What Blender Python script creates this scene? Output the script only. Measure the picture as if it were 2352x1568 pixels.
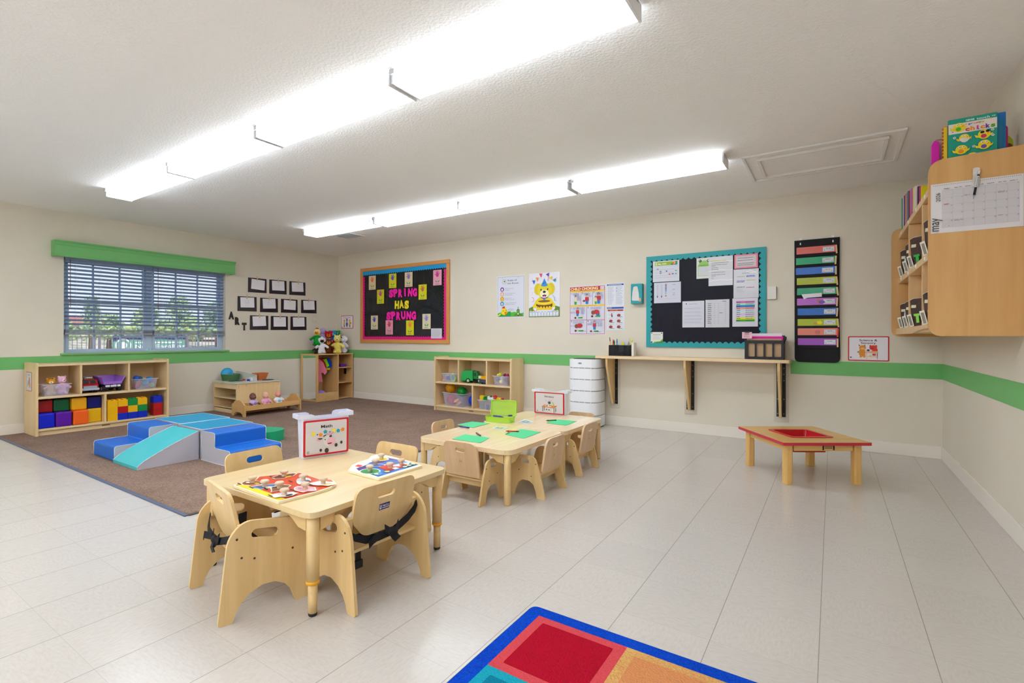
import bpy, bmesh, math, random
from mathutils import Vector, Matrix
from mathutils.geometry import tessellate_polygon
random.seed(7)
R = math.radians
for _o in list(bpy.data.objects):
    bpy.data.objects.remove(_o)
SC = bpy.context.scene
COL = SC.collection

# ------------------------------------------------------------------ camera
XL, YB, XR, ZC, YF = -6.977, 5.578, 0.762, 2.374, -3.6
yaw, roll = 0.5955, 0.0022
cam_d = bpy.data.cameras.new('camera')
cam = bpy.data.objects.new('camera', cam_d)
COL.objects.link(cam)
SC.camera = cam
cam_d.sensor_width = 36.0
cam_d.lens = 1151.448 * 36.0 / 2352.0
cam_d.shift_x = (1176 - 1132.59) / 2352.0
cam_d.shift_y = -(784 - 772.94) / 2352.0
cam_d.clip_start = 0.02
cam_d.clip_end = 300
right = Vector((math.cos(yaw), math.sin(yaw), 0))
fwd = Vector((-math.sin(yaw), math.cos(yaw), 0))
up = Vector((0, 0, 1))
rx = right * math.cos(roll) + up * math.sin(roll)
ry = up * math.cos(roll) - right * math.sin(roll)
m3 = Matrix((rx, ry, -fwd)).transposed()
cam.matrix_world = Matrix.Translation((0, 0, 1.0173)) @ m3.to_4x4()

# ------------------------------------------------------------------ world, sun, exposure
SC.view_settings.view_transform = 'Standard'
SC.view_settings.look = 'None'
SC.view_settings.exposure = 1.22
SC.view_settings.gamma = 1.0
SC.view_settings.use_curve_mapping = False
SC.cycles.max_bounces = 12
SC.cycles.diffuse_bounces = 8
SC.cycles.transparent_max_bounces = 16
LAMP = 5.6          # emission of the fluorescent lenses
w = bpy.data.worlds.new('sky_world')
SC.world = w
w.use_nodes = True
nt = w.node_tree
nt.nodes.clear()
wo = nt.nodes.new('ShaderNodeOutputWorld')
bg = nt.nodes.new('ShaderNodeBackground')
tc = nt.nodes.new('ShaderNodeTexCoord')
sx = nt.nodes.new('ShaderNodeSeparateXYZ')
rp = nt.nodes.new('ShaderNodeValToRGB')
rp.color_ramp.elements[0].position = 0.0
rp.color_ramp.elements[0].color = (0.80, 0.88, 1.0, 1)
rp.color_ramp.elements[1].position = 0.7
rp.color_ramp.elements[1].color = (0.30, 0.52, 0.95, 1)
nt.links.new(tc.outputs['Generated'], sx.inputs[0])
nt.links.new(sx.outputs['Z'], rp.inputs[0])
nt.links.new(rp.outputs[0], bg.inputs[0])
bg.inputs[1].default_value = 0.50
nt.links.new(bg.outputs[0], wo.inputs[0])
sd = bpy.data.lights.new('sun', 'SUN')
sd.energy = 1.6
sd.angle = R(2)
sd.color = (1.0, 0.95, 0.86)
so = bpy.data.objects.new('sun', sd)
so.rotation_euler = (R(20), R(38), 0)
so.location = (0, 0, 12)
COL.objects.link(so)

# ------------------------------------------------------------------ materials
def C(h, a=1.0):
    h = h.lstrip('#')
    if len(h) == 3:
        h = ''.join(c * 2 for c in h)
    o = []
    for i in (0, 2, 4):
        c = int(h[i:i + 2], 16) / 255.0
        o.append(c / 12.92 if c <= 0.04045 else ((c + 0.055) / 1.055) ** 2.4)
    return (o[0], o[1], o[2], a)

MC = {}
def M(h, rough=0.5, spec=0.4, metal=0.0, bump=0.0, bscale=60.0, coat=0.0):
    k = (h, rough, spec, metal, bump, bscale, coat)
    if k in MC:
        return MC[k]
    m = bpy.data.materials.new('paint_' + h.strip('#'))
    m.use_nodes = True
    n = m.node_tree
    b = n.nodes['Principled BSDF']
    b.inputs['Base Color'].default_value = C(h)
    b.inputs['Roughness'].default_value = rough
    b.inputs['Specular IOR Level'].default_value = spec
    b.inputs['Metallic'].default_value = metal
    b.inputs['Coat Weight'].default_value = coat
    m.diffuse_color = C(h)
    if bump > 0:
        t = n.nodes.new('ShaderNodeTexCoord')
        z = n.nodes.new('ShaderNodeTexNoise')
        z.inputs['Scale'].default_value = bscale
        z.inputs['Detail'].default_value = 3
        u = n.nodes.new('ShaderNodeBump')
        u.inputs['Strength'].default_value = bump
        u.inputs['Distance'].default_value = 0.01
        n.links.new(t.outputs['Object'], z.inputs['Vector'])
        n.links.new(z.outputs['Fac'], u.inputs['Height'])
        n.links.new(u.outputs[0], b.inputs['Normal'])
    MC[k] = m
    return m

def film(h, alpha=0.4, rough=0.25):
    """clear or tinted plastic: part see-through, part surface"""
    k = ('film', h, alpha, rough)
    if k in MC:
        return MC[k]
    m = bpy.data.materials.new('clear_plastic')
    m.use_nodes = True
    n = m.node_tree
    b = n.nodes['Principled BSDF']
    b.inputs['Base Color'].default_value = C(h)
    b.inputs['Roughness'].default_value = rough
    t = n.nodes.new('ShaderNodeBsdfTransparent')
    t.inputs[0].default_value = tuple(min(1, 0.55 + 0.5 * v) for v in C(h)[:3]) + (1,)
    x = n.nodes.new('ShaderNodeMixShader')
    x.inputs[0].default_value = alpha
    n.links.new(t.outputs[0], x.inputs[1])
    n.links.new(b.outputs[0], x.inputs[2])
    n.links.new(x.outputs[0], n.nodes['Material Output'].inputs[0])
    MC[k] = m
    return m

def wood(h1, h2, axis='z', sc=1.0, rough=0.38, coat=0.15):
    k = ('wood', h1, h2, axis, sc, rough)
    if k in MC:
        return MC[k]
    m = bpy.data.materials.new('wood_' + h1.strip('#'))
    m.use_nodes = True
    n = m.node_tree
    b = n.nodes['Principled BSDF']
    b.inputs['Roughness'].default_value = rough
    b.inputs['Specular IOR Level'].default_value = 0.4
    b.inputs['Coat Weight'].default_value = coat
    b.inputs['Coat Roughness'].default_value = 0.25
    t = n.nodes.new('ShaderNodeTexCoord')
    mp = n.nodes.new('ShaderNodeMapping')
    s = [26.0, 26.0, 26.0]
    s['xyz'.index(axis)] = 1.6
    mp.inputs['Scale'].default_value = [v * sc for v in s]
    z = n.nodes.new('ShaderNodeTexNoise')
    z.inputs['Scale'].default_value = 1.0
    z.inputs['Detail'].default_value = 5
    z.inputs['Roughness'].default_value = 0.62
    z.inputs['Distortion'].default_value = 0.6
    r = n.nodes.new('ShaderNodeValToRGB')
    r.color_ramp.elements[0].position = 0.3
    r.color_ramp.elements[0].color = C(h2)
    r.color_ramp.elements[1].position = 0.72
    r.color_ramp.elements[1].color = C(h1)
    n.links.new(t.outputs['Object'], mp.inputs[0])
    n.links.new(mp.outputs[0], z.inputs['Vector'])
    n.links.new(z.outputs['Fac'], r.inputs[0])
    n.links.new(r.outputs[0], b.inputs['Base Color'])
    m.diffuse_color = C(h1)
    MC[k] = m
    return m

# ------------------------------------------------------------------ text outlines
TXC = {}
def text_mesh(s, bold=0.0):
    k = (s, bold)
    if k in TXC:
        return TXC[k]
    cu = bpy.data.curves.new('lettering', 'FONT')
    cu.body = s
    cu.size = 1.0
    cu.resolution_u = 3
    cu.offset = bold
    cu.align_x = 'CENTER'
    ob = bpy.data.objects.new('lettering', cu)
    COL.objects.link(ob)
    me = bpy.data.meshes.new_from_object(ob.evaluated_get(bpy.context.evaluated_depsgraph_get()))
    vs = [(v.co.x, v.co.y) for v in me.vertices]
    fs = [list(p.vertices) for p in me.polygons]
    bpy.data.objects.remove(ob)
    bpy.data.curves.remove(cu)
    bpy.data.meshes.remove(me)
    x0 = min(v[0] for v in vs); x1 = max(v[0] for v in vs)
    vs = [(a - (x0 + x1) / 2, b) for a, b in vs]
    TXC[k] = (vs, fs, x1 - x0)
    return TXC[k]

# ------------------------------------------------------------------ mesh builder
def rpoly(pts, r, n=5):
    """round the corners of a closed 2d polygon; r is one radius or a list"""
    out = []
    N = len(pts)
    for i in range(N):
        p = Vector(pts[i]); a = Vector(pts[i - 1]); c = Vector(pts[(i + 1) % N])
        ri = r[i] if isinstance(r, (list, tuple)) else r
        if ri <= 0:
            out.append(tuple(p)); continue
        da = (a - p); dc = (c - p)
        la, lc = da.length, dc.length
        da.normalize(); dc.normalize()
        ang = math.acos(max(-1, min(1, da.dot(dc))))
        if ang > 3.05:
            out.append(tuple(p)); continue
        d = min(ri / math.tan(ang / 2), la * 0.49, lc * 0.49)
        s = p + da * d; e = p + dc * d
        for k in range(n + 1):
            t = k / n
            q = s * (1 - t) ** 2 + p * 2 * t * (1 - t) + e * t * t
            out.append(tuple(q))
    return out

def circ(cx, cz, rx, rz=None, n=20, a0=0, a1=360):
    rz = rx if rz is None else rz
    m = n if a1 - a0 >= 360 else n + 1
    return [(cx + rx * math.cos(R(a0 + (a1 - a0) * i / n)), cz + rz * math.sin(R(a0 + (a1 - a0) * i / n))) for i in range(m)]

def slot(cx, cz, L, H, n=6, ang=0):
    """stadium outline"""
    r = H / 2; a = L / 2 - r
    p = circ(a, 0, r, n=n, a0=-90, a1=90) + circ(-a, 0, r, n=n, a0=90, a1=270)
    ca, sa = math.cos(R(ang)), math.sin(R(ang))
    return [(cx + x * ca - z * sa, cz + x * sa + z * ca) for x, z in p]

class MB:
    def __init__(s):
        s.v = []; s.f = []; s.fm = []; s.fs = []; s.mats = []
        s.T = Matrix.Identity(4)
    def mi(s, m):
        if isinstance(m, str):
            m = M(m)
        if m not in s.mats:
            s.mats.append(m)
        return s.mats.index(m)
    def add(s, vs, fs, m, smooth=False):
        o = len(s.v); k = s.mi(m)
        for q in vs:
            s.v.append(tuple(s.T @ Vector(q)))
        for q in fs:
            s.f.append([i + o for i in q]); s.fm.append(k); s.fs.append(smooth)
        return s
    def at(s, x=0, y=0, z=0, rz=0, rx=0, ry=0, sc=1.0):
        s.T = Matrix.Translation((x, y, z)) @ Matrix.Rotation(R(rz), 4, 'Z') @ Matrix.Rotation(R(ry), 4, 'Y') @ Matrix.Rotation(R(rx), 4, 'X') @ Matrix.Scale(sc, 4)
        return s
    def box(s, x0, x1, y0, y1, z0, z1, m):
        vs = [(x, y, z) for x in (x0, x1) for y in (y0, y1) for z in (z0, z1)]
        return s.add(vs, [(0, 1, 3, 2), (4, 6, 7, 5), (0, 4, 5, 1), (2, 3, 7, 6), (0, 2, 6, 4), (1, 5, 7, 3)], m)
    def prism(s, pts, a0, a1, m, plane='XZ', holes=(), mcap=None, mtop=None):
        loops = [list(pts)] + [list(h) for h in holes]
        fl = [p for l in loops for p in l]
        n = len(fl)
        def mp(p, a):
            return {'XZ': (p[0], a, p[1]), 'YZ': (a, p[0], p[1]), 'XY': (p[0], p[1], a)}[plane]
        tri = tessellate_polygon([[Vector((p[0], p[1], 0)) for p in l] for l in loops])
        vs = [mp(p, a0) for p in fl] + [mp(p, a1) for p in fl]
        o = len(s.v)
        s.add(vs, [], m)
        def put(fs, mm):
            k = s.mi(mm)
            for q in fs:
                s.f.append([i + o for i in q]); s.fm.append(k); s.fs.append(False)
        put([list(t)[::-1] for t in tri], mcap or m)
        put([[i + n for i in t] for t in tri], mtop or mcap or m)
        b = 0
        for l in loops:
            q = len(l)
            put([(b + i, b + (i + 1) % q, b + (i + 1) % q + n, b + i + n) for i in range(q)], m)
            b += q
        return s
    def lathe(s, prof, m, c=(0, 0, 0), n=24, smooth=True, sx=1.0, sy=1.0):
        vs = []; fs = []
        for r, z in prof:
            for i in range(n):
                a = 2 * math.pi * i / n
                vs.append((c[0] + r * sx * math.cos(a), c[1] + r * sy * math.sin(a), c[2] + z))
        for j in range(len(prof) - 1):
            for i in range(n):
                k = (i + 1) % n
                fs.append((j * n + i, j * n + k, (j + 1) * n + k, (j + 1) * n + i))
        if prof[0][0] > 1e-5: fs.append(tuple(range(n))[::-1])
        if prof[-1][0] > 1e-5: fs.append(tuple(range((len(prof) - 1) * n, len(prof) * n)))
        return s.add(vs, fs, m, smooth)
    def cyl(s, p0, p1, r0, m, r1=None, n=14, smooth=True):
        r1 = r0 if r1 is None else r1
        p0 = Vector(p0); p1 = Vector(p1); d = (p1 - p0)
        q = d.to_track_quat('Z', 'Y').to_matrix()
        vs = []
        for p, r in ((p0, r0), (p1, r1)):
            for i in range(n):
                a = 2 * math.pi * i / n
                vs.append(tuple(p + q @ Vector((r * math.cos(a), r * math.sin(a), 0))))
        fs = [(i, (i + 1) % n, (i + 1) % n + n, i + n) for i in range(n)]
        s.add(vs, fs, m, smooth)
        o = len(s.v) - 2 * n
        k = s.mi(m)
        s.f.append([o + i for i in range(n)][::-1]); s.fm.append(k); s.fs.append(False)
        s.f.append([o + n + i for i in range(n)]); s.fm.append(k); s.fs.append(False)
        return s
    def tube(s, pts, r, m, n=8):
        for a, b in zip(pts[:-1], pts[1:]):
            s.cyl(a, b, r, m, n=n)
        for p in pts[1:-1]:
            s.ball(p, (r, r, r), m, 6, n)
        return s
    def ball(s, c, r, m, nv=10, nu=16, rot=None):
        if not isinstance(r, (tuple, list)):
            r = (r, r, r)
        vs = []; fs = []
        q = Matrix.Identity(3)
        if rot:
            q = (Matrix.Rotation(R(rot[2]), 3, 'Z') @ Matrix.Rotation(R(rot[1]), 3, 'Y') @ Matrix.Rotation(R(rot[0]), 3, 'X'))
        def P(a, b):
            w = q @ Vector((r[0] * math.sin(a) * math.cos(b), r[1] * math.sin(a) * math.sin(b), r[2] * math.cos(a)))
            return (c[0] + w.x, c[1] + w.y, c[2] + w.z)
        vs.append(P(0, 0))
        for j in range(1, nv):
            for i in range(nu):
                vs.append(P(math.pi * j / nv, 2 * math.pi * i / nu))
        vs.append(P(math.pi, 0))
        for i in range(nu):
            k = (i + 1) % nu
            fs.append((0, 1 + i, 1 + k))
            for j in range(nv - 2):
                a = 1 + j * nu
                fs.append((a + i, a + nu + i, a + nu + k, a + k))
            a = 1 + (nv - 2) * nu
            fs.append((a + i, len(vs) - 1, a + k))
        return s.add(vs, fs, m, True)
    def ribbon(s, pts, wv, m, th=0.0015):
        """flat strap along pts; wv = width vector"""
        wv = Vector(wv)
        vs = []; fs = []
        for i, p in enumerate(pts):
            p = Vector(p)
            a = Vector(pts[min(i + 1, len(pts) - 1)]) - Vector(pts[max(i - 1, 0)])
            nn = a.cross(wv)
            nn = nn.normalized() * th if nn.length > 1e-8 else Vector((0, 0, th))
            for sg, tg in ((-1, -1), (1, -1), (1, 1), (-1, 1)):
                vs.append(tuple(p + wv * (0.5 * sg) + nn * tg))
        for i in range(len(pts) - 1):
            a = i * 4
            for k in range(4):
                l = (k + 1) % 4
                fs.append((a + k, a + l, a + 4 + l, a + 4 + k))
        e = (len(pts) - 1) * 4
        fs += [(3, 2, 1, 0), (e, e + 1, e + 2, e + 3)]
        return s.add(vs, fs, m)
    def text(s, t, x, y, z, size, m, xs=1.0, bold=0.0, fit=None, ang=0):
        """lettering standing in the XZ plane, facing -y; x is its centre, z its base line"""
        vs, fs, w = text_mesh(t, bold)
        kx = size * xs
        if fit and w > 0:
            kx = fit / w
        ca, sa = math.cos(R(ang)), math.sin(R(ang))
        return s.add([(x + a * kx * ca - b * size * sa, y, z + a * kx * sa + b * size * ca) for a, b in vs], fs, m)
    def build(s, name, parent=None, bevel=0.0, seg=2, subsurf=0, remesh=0.0, recalc=True, loc=None, rz=None, merge=False):
        me = bpy.data.meshes.new(name)
        me.from_pydata(s.v, [], s.f)
        for m in s.mats:
            me.materials.append(m)
        me.polygons.foreach_set('material_index', s.fm)
        me.polygons.foreach_set('use_smooth', s.fs)
        if recalc:
            bm = bmesh.new(); bm.from_mesh(me)
            if merge: bmesh.ops.remove_doubles(bm, verts=bm.verts, dist=1e-5)
            bmesh.ops.recalc_face_normals(bm, faces=bm.faces)
            bm.to_mesh(me); bm.free()
        o = bpy.data.objects.new(name, me)
        COL.objects.link(o)
        if parent is not None: o.parent = parent
        if loc is not None: o.location = loc
        if rz is not None: o.rotation_euler = (0, 0, R(rz))
        if remesh:
            q = o.modifiers.new('remesh', 'REMESH'); q.mode = 'VOXEL'; q.voxel_size = remesh; q.use_smooth_shade = True
            q = o.modifiers.new('smooth', 'SMOOTH'); q.iterations = 4
        if bevel:
            q = o.modifiers.new('bevel', 'BEVEL'); q.width = bevel; q.segments = seg; q.limit_method = 'ANGLE'; q.angle_limit = R(40)
            q.harden_normals = False
        if subsurf:
            q = o.modifiers.new('subsurf', 'SUBSURF'); q.levels = subsurf; q.render_levels = subsurf
        return o

class Sheet(MB):
    """a flat printed thing: x right, z up, printed side facing -y; drawing coordinates are fractions of w and h"""
    def __init__(s, w, h, base='#f2f1f4', t=0.002, r=0.0, rough=0.45):
        super().__init__()
        s.w, s.h, s.t, s.k = w, h, t, 0
        s.prism(rpoly([(0, 0), (w, 0), (w, h), (0, h)], r, 4), -t, 0, M(base, rough), 'XZ')
    def _y(s):
        s.k += 1
        return -(s.t + 0.00012 * s.k)
    def raw(s, pts, col):
        y = s._y()
        n = len(pts)
        tri = tessellate_polygon([[Vector((p[0], p[1], 0)) for p in pts]])
        s.add([(p[0], y, p[1]) for p in pts], [list(t) for t in tri], M(col, 0.5) if isinstance(col, str) else col)
        return s
    def poly(s, pts, col): return s.raw([(a * s.w, b * s.h) for a, b in pts], col)
    def rect(s, x0, z0, x1, z1, col, r=0.0):
        return s.raw(rpoly([(x0 * s.w, z0 * s.h), (x1 * s.w, z0 * s.h), (x1 * s.w, z1 * s.h), (x0 * s.w, z1 * s.h)], r, 4), col)
    def ell(s, cx, cz, rx_, rz_, col, n=18, a0=0, a1=360):
        """radii as fractions of the width"""
        return s.raw(circ(cx * s.w, cz * s.h, rx_ * s.w, rz_ * s.w, n, a0, a1), col)
    def line(s, pts, wd, col):
        y = s._y()
        m = M(col, 0.5)
        P = [Vector((a * s.w, b * s.h)) for a, b in pts]
        for a, b in zip(P[:-1], P[1:]):
            d = b - a
            if d.length < 1e-7: continue
            d.normalize(); nn = Vector((-d.y, d.x)) * wd * 0.5
            q = [a - nn, b - nn, b + nn, a + nn]
            s.add([(p.x, y, p.y) for p in q], [(0, 1, 2, 3)], m)
        return s
    def txt(s, t, cx, cz, size, col, xs=1.0, bold=0.0, fit=None, ang=0):
        s.text(t, cx * s.w, s._y(), cz * s.h, size * s.h, M(col, 0.5), xs, bold, None if fit is None else fit * s.w, ang)
        return s
    def scribble(s, x0, x1, z0, z1, n, col='#8a8d98', th=0.35, rag=0.35):
        """blocks of writing too small to read: broken lines"""
        y = s._y(); m = M(col, 0.6)
        dz = (z1 - z0) / n
        for i in range(n):
            zc = z1 - (i + 0.5) * dz
            x = x0; xe = x1 - random.random() * rag * (x1 - x0)
            while x < xe:
                l = (0.03 + 0.05 * random.random())
                q = min(x + l, xe)
                a = [(x * s.w, (zc - dz * th / 2) * s.h), (q * s.w, (zc - dz * th / 2) * s.h), (q * s.w, (zc + dz * th / 2) * s.h), (x * s.w, (zc + dz * th / 2) * s.h)]
                s.add([(p[0], y, p[1]) for p in a], [(0, 1, 2, 3)], m)
                x = q + 0.012
        return s
    def grid(s, x0, x1, z0, z1, nx, nz, col='#aaaeb8', wd=0.0008):
        for i in range(nx + 1):
            x = x0 + (x1 - x0) * i / nx
            s.line([(x, z0), (x, z1)], wd, col)
        for i in range(nz + 1):
            z = z0 + (z1 - z0) * i / nz
            s.line([(x0, z), (x1, z)], wd, col)
        return s

# ------------------------------------------------------------------ scene bookkeeping
def tag(o, label, cat, group=None):
    o['label'] = label; o['category'] = cat
    if group: o['group'] = group
    return o
def thing(name, label, cat, loc=(0, 0, 0), rz=0, group=None):
    o = bpy.data.objects.new(name, None)
    o.empty_display_size = 0.05
    COL.objects.link(o)
    o.location = loc; o.rotation_euler = (0, 0, R(rz))
    return tag(o, label, cat, group)
def struct(o, label=None):
    o['kind'] = 'structure'
    if label: o['label'] = label
    return o
def dup(o, loc=None, rz=None, label=None, group=None, parent=None):
    c = o.copy(); COL.objects.link(c)
    if parent is not None: c.parent = parent
    if loc is not None: c.location = loc
    if rz is not None: c.rotation_euler = (0, 0, R(rz))
    if label: c['label'] = label
    if group: c['group'] = group
    for ch in [q for q in bpy.data.objects if q.parent == o]:
        dup(ch, parent=c)
    return c
def pin(mb, name, label, cat, x, z, y=None, group=None, rec=False, off=0.001):
    """put a flat sheet on the back wall"""
    o = mb.build(name, recalc=rec, loc=(x, (YB if y is None else y) - off, z))
    return tag(o, label, cat, group)
def pinL(mb, name, label, cat, y, z, x=None, group=None, off=0.001):
    o = mb.build(name, recalc=False, loc=((XL if x is None else x) + off, y, z), rz=90)
    return tag(o, label, cat, group)

# ================================================================== THE ROOM
def wall_mat():
    m = bpy.data.materials.new('wall_paint'); m.use_nodes = True
    n = m.node_tree; b = n.nodes['Principled BSDF']
    b.inputs['Roughness'].default_value = 0.6
    b.inputs['Specular IOR Level'].default_value = 0.25
    t = n.nodes.new('ShaderNodeTexCoord')
    z = n.nodes.new('ShaderNodeTexNoise'); z.inputs['Scale'].default_value = 1.4; z.inputs['Detail'].default_value = 2
    r = n.nodes.new('ShaderNodeValToRGB')
    r.color_ramp.elements[0].position = 0.3; r.color_ramp.elements[0].color = C('#d6cebf')
    r.color_ramp.elements[1].position = 0.7; r.color_ramp.elements[1].color = C('#dbd3c4')
    z2 = n.nodes.new('ShaderNodeTexNoise'); z2.inputs['Scale'].default_value = 90; z2.inputs['Detail'].default_value = 2
    u = n.nodes.new('ShaderNodeBump'); u.inputs['Strength'].default_value = 0.12; u.inputs['Distance'].default_value = 0.01
    n.links.new(t.outputs['Object'], z.inputs['Vector']); n.links.new(t.outputs['Object'], z2.inputs['Vector'])
    n.links.new(z.outputs['Fac'], r.inputs[0]); n.links.new(r.outputs[0], b.inputs['Base Color'])
    n.links.new(z2.outputs['Fac'], u.inputs['Height']); n.links.new(u.outputs[0], b.inputs['Normal'])
    return m
WALL = wall_mat()
CEIL = M('#f3f2f1', 0.85, 0.1, bump=0.35, bscale=70)
GREEN = M('#6fb56c', 0.5, 0.3)

def floor_mat():
    m = bpy.data.materials.new('vinyl_tile'); m.use_nodes = True
    n = m.node_tree; b = n.nodes['Principled BSDF']
    L = n.links.new
    def N(t, **k):
        q = n.nodes.new(t)
        for a, v in k.items(): setattr(q, a, v)
        return q
    def MA(op, a, bb=None):
        q = N('ShaderNodeMath', operation=op)
        for i, v in enumerate((a, bb)):
            if v is None: continue
            if hasattr(v, 'links'): L(v, q.inputs[i])
            else: q.inputs[i].default_value = v
        return q.outputs[0]
    t = N('ShaderNodeTexCoord'); s = N('ShaderNodeSeparateXYZ'); L(t.outputs['Object'], s.inputs[0])
    T = 0.3048
    fx = MA('DIVIDE', MA('ADD', s.outputs[0], 1.2545 + 40 * T), T)
    fy = MA('DIVIDE', MA('ADD', s.outputs[1], -1.804 + 40 * T), T)
    ix = MA('FLOOR', fx); iy = MA('FLOOR', fy)
    rx_ = MA('FRACT', fx); ry_ = MA('FRACT', fy)
    ex = MA('MINIMUM', rx_, MA('SUBTRACT', 1.0, rx_)); ey = MA('MINIMUM', ry_, MA('SUBTRACT', 1.0, ry_))
    lx = MA('LESS_THAN', ex, 0.0042); ly = MA('LESS_THAN', ey, 0.0026)
    par = MA('MODULO', MA('ADD', ix, iy), 2.0)
    # streaks run one way in one tile, the other way in the next
    m1 = N('ShaderNodeMapping'); m1.inputs['Scale'].default_value = (34, 120, 1); L(t.outputs['Object'], m1.inputs[0])
    m2 = N('ShaderNodeMapping'); m2.inputs['Scale'].default_value = (120, 34, 1); L(t.outputs['Object'], m2.inputs[0])
    n1 = N('ShaderNodeTexNoise'); n1.inputs['Scale'].default_value = 1.0; n1.inputs['Detail'].default_value = 6; n1.inputs['Roughness'].default_value = .65; L(m1.outputs[0], n1.inputs['Vector'])
    n2 = N('ShaderNodeTexNoise'); n2.inputs['Scale'].default_value = 1.0; n2.inputs['Detail'].default_value = 6; n2.inputs['Roughness'].default_value = .65; L(m2.outputs[0], n2.inputs['Vector'])
    mx = N('ShaderNodeMix', data_type='FLOAT'); L(par, mx.inputs[0]); L(n1.outputs['Fac'], mx.inputs[2]); L(n2.outputs['Fac'], mx.inputs[3])
    cr = N('ShaderNodeValToRGB'); e = cr.color_ramp.elements
    e[0].position = 0.28; e[0].color = C('#bbb2a8'); e[1].position = 0.62; e[1].color = C('#c5bfba')
    q = cr.color_ramp.elements.new(0.42); q.color = C('#c0b9b2')
    L(mx.outputs[0], cr.inputs[0])
    # tile to tile tone
    wn = N('ShaderNodeTexWhiteNoise', noise_dimensions='2D'); cv = N('ShaderNodeCombineXYZ'); L(ix, cv.inputs[0]); L(iy, cv.inputs[1]); L(cv.outputs[0], wn.inputs['Vector'])
    hs = N('ShaderNodeHueSaturation'); L(cr.outputs[0], hs.inputs['Color']); L(MA('ADD', MA('MULTIPLY', wn.outputs['Value'], 0.035), 0.982), hs.inputs['Value'])
    sm = N('ShaderNodeMix', data_type='RGBA'); sm.inputs[7].default_value = C('#8c857b')
    L(MA('MAXIMUM', MA('MULTIPLY', lx, 0.85), MA('MULTIPLY', ly, 0.32)), sm.inputs[0]); L(hs.outputs[0], sm.inputs[6])
    L(sm.outputs[2], b.inputs['Base Color'])
    n3 = N('ShaderNodeTexNoise'); n3.inputs['Scale'].default_value = 5.0; L(t.outputs['Object'], n3.inputs['Vector'])
    b.inputs['Roughness'].default_value = 0.23
    b.inputs['Specular IOR Level'].default_value = 0.55
    return m

o = MB().box(XL - .16, XR + .16, YF - .16, YB + .16, -.12, 0, floor_mat()).build('floor'); struct(o, 'beige streaked vinyl tile floor')
o = MB().box(XL - .16, XR + .16, YF - .16, YB + .16, ZC, ZC + .15, CEIL).build('ceiling'); struct(o, 'white textured ceiling')
o = MB().box(XL - .16, XR + .16, YB, YB + .16, 0, ZC, WALL).build('wall_back'); struct(o, 'beige wall with the bulletin boards')
o = MB().box(XR, XR + .16, YF, YB, 0, ZC, WALL).build('wall_right'); struct(o)
o = MB().box(XL - .16, XR + .16, YF - .16, YF, 0, ZC, WALL).build('wall_front'); struct(o)
WY0, WY1, WZ0, WZ1 = 1.908, 3.676, 0.826, 1.90
b = MB()
b.box(XL - .16, XL, YF, WY0, 0, ZC, WALL).box(XL - .16, XL, WY1, YB, 0, ZC, WALL)
b.box(XL - .16, XL, WY0, WY1, 0, WZ0, WALL).box(XL - .16, XL, WY0, WY1, WZ1, ZC, WALL)
o = b.build('wall_left'); struct(o, 'beige wall with the window')
SZ0, SZ1 = 0.668, 0.797
def trim(n, *bx):
    b = MB()
    b.box(*bx, SZ0, SZ1, GREEN)
    struct(b.build(n), 'green band painted along the wall')
trim('trim_1', XL, XL + .004, YF, YB)
trim('trim_2', XL + .004, -2.20, YB - .004, YB)
trim('trim_4', -.335, XR - .004, YB - .004, YB)
trim('trim_3', XR - .004, XR, YF, YB)
BASE = M('#e4ddd3', 0.45, 0.35)
def baseboard(n, x0, x1, y0, y1):
    b = MB(); b.box(x0, x1, y0, y1, 0.0, .105, BASE)
    struct(b.build(n, bevel=.003), 'cream vinyl baseboard')
baseboard('baseboard_left', XL, XL + .009, YF, YB)
baseboard('baseboard_back', XL + .009, XR - .009, YB - .009, YB)
baseboard('baseboard_right', XR - .009, XR, YF, YB)

# ---- the window
VIN_SHADE = M('#a9bbd2', 0.4, 0.4)  # white vinyl, with its backlit blue shade put into the base colour
GLASS = film('#ffffff', 0.06, 0.02)
wi = bpy.data.objects.new('window_1', None); COL.objects.link(wi); wi.location = (XL, 0, 0); struct(wi, 'wide double window with white vinyl sashes')
b = MB()
for x0, x1 in ((-.13, -.075),):
    b.box(x0, x1, WY0, WY0 + .035, WZ0, WZ1, VIN_SHADE).box(x0, x1, WY1 - .035, WY1, WZ0, WZ1, VIN_SHADE)
    b.box(x0, x1, WY0 + .035, WY1 - .035, WZ0, WZ0 + .014, VIN_SHADE).box(x0, x1, WY0 + .035, WY1 - .035, WZ1 - .03, WZ1, VIN_SHADE)
    b.box(x0, x1, 2.735, 2.80, WZ0 + .03, WZ1 - .03, VIN_SHADE)
b.build('window_frame', wi, bevel=.003)
for y0, y1, mu in ((WY0 + .036, 2.734, (2.205, 2.466)), (2.801, WY1 - .036, (3.086, 3.356))):
    for z0, z1, xo in ((1.385, WZ1 - .031, -.115), (WZ0 + .0145, 1.43, -.085)):
        b = MB(); t = .03
        b.box(xo - .012, xo + .012, y0, y0 + t, z0, z1, VIN_SHADE).box(xo - .012, xo + .012, y1 - t, y1, z0, z1, VIN_SHADE)
        b.box(xo - .012, xo + .012, y0 + t, y1 - t, z0, z0 + t - .004, VIN_SHADE).box(xo - .012, xo + .012, y0 + t, y1 - t, z1 - t - .01, z1, VIN_SHADE)
        for q in mu: b.box(xo - .008, xo + .008, q - .009, q + .009, z0 + t - .004, z1 - t - .01, VIN_SHADE)
        f = b.build('sash', wi)
        MB().box(xo - .002, xo + .001, y0 + t, y1 - t, z0 + t - .004, z1 - t - .01, GLASS).build('pane', f)
b = MB().box(-.075, .03, WY0 - .03, WY1 + .045, WZ0 - .022, WZ0 - .001, GREEN)
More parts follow.
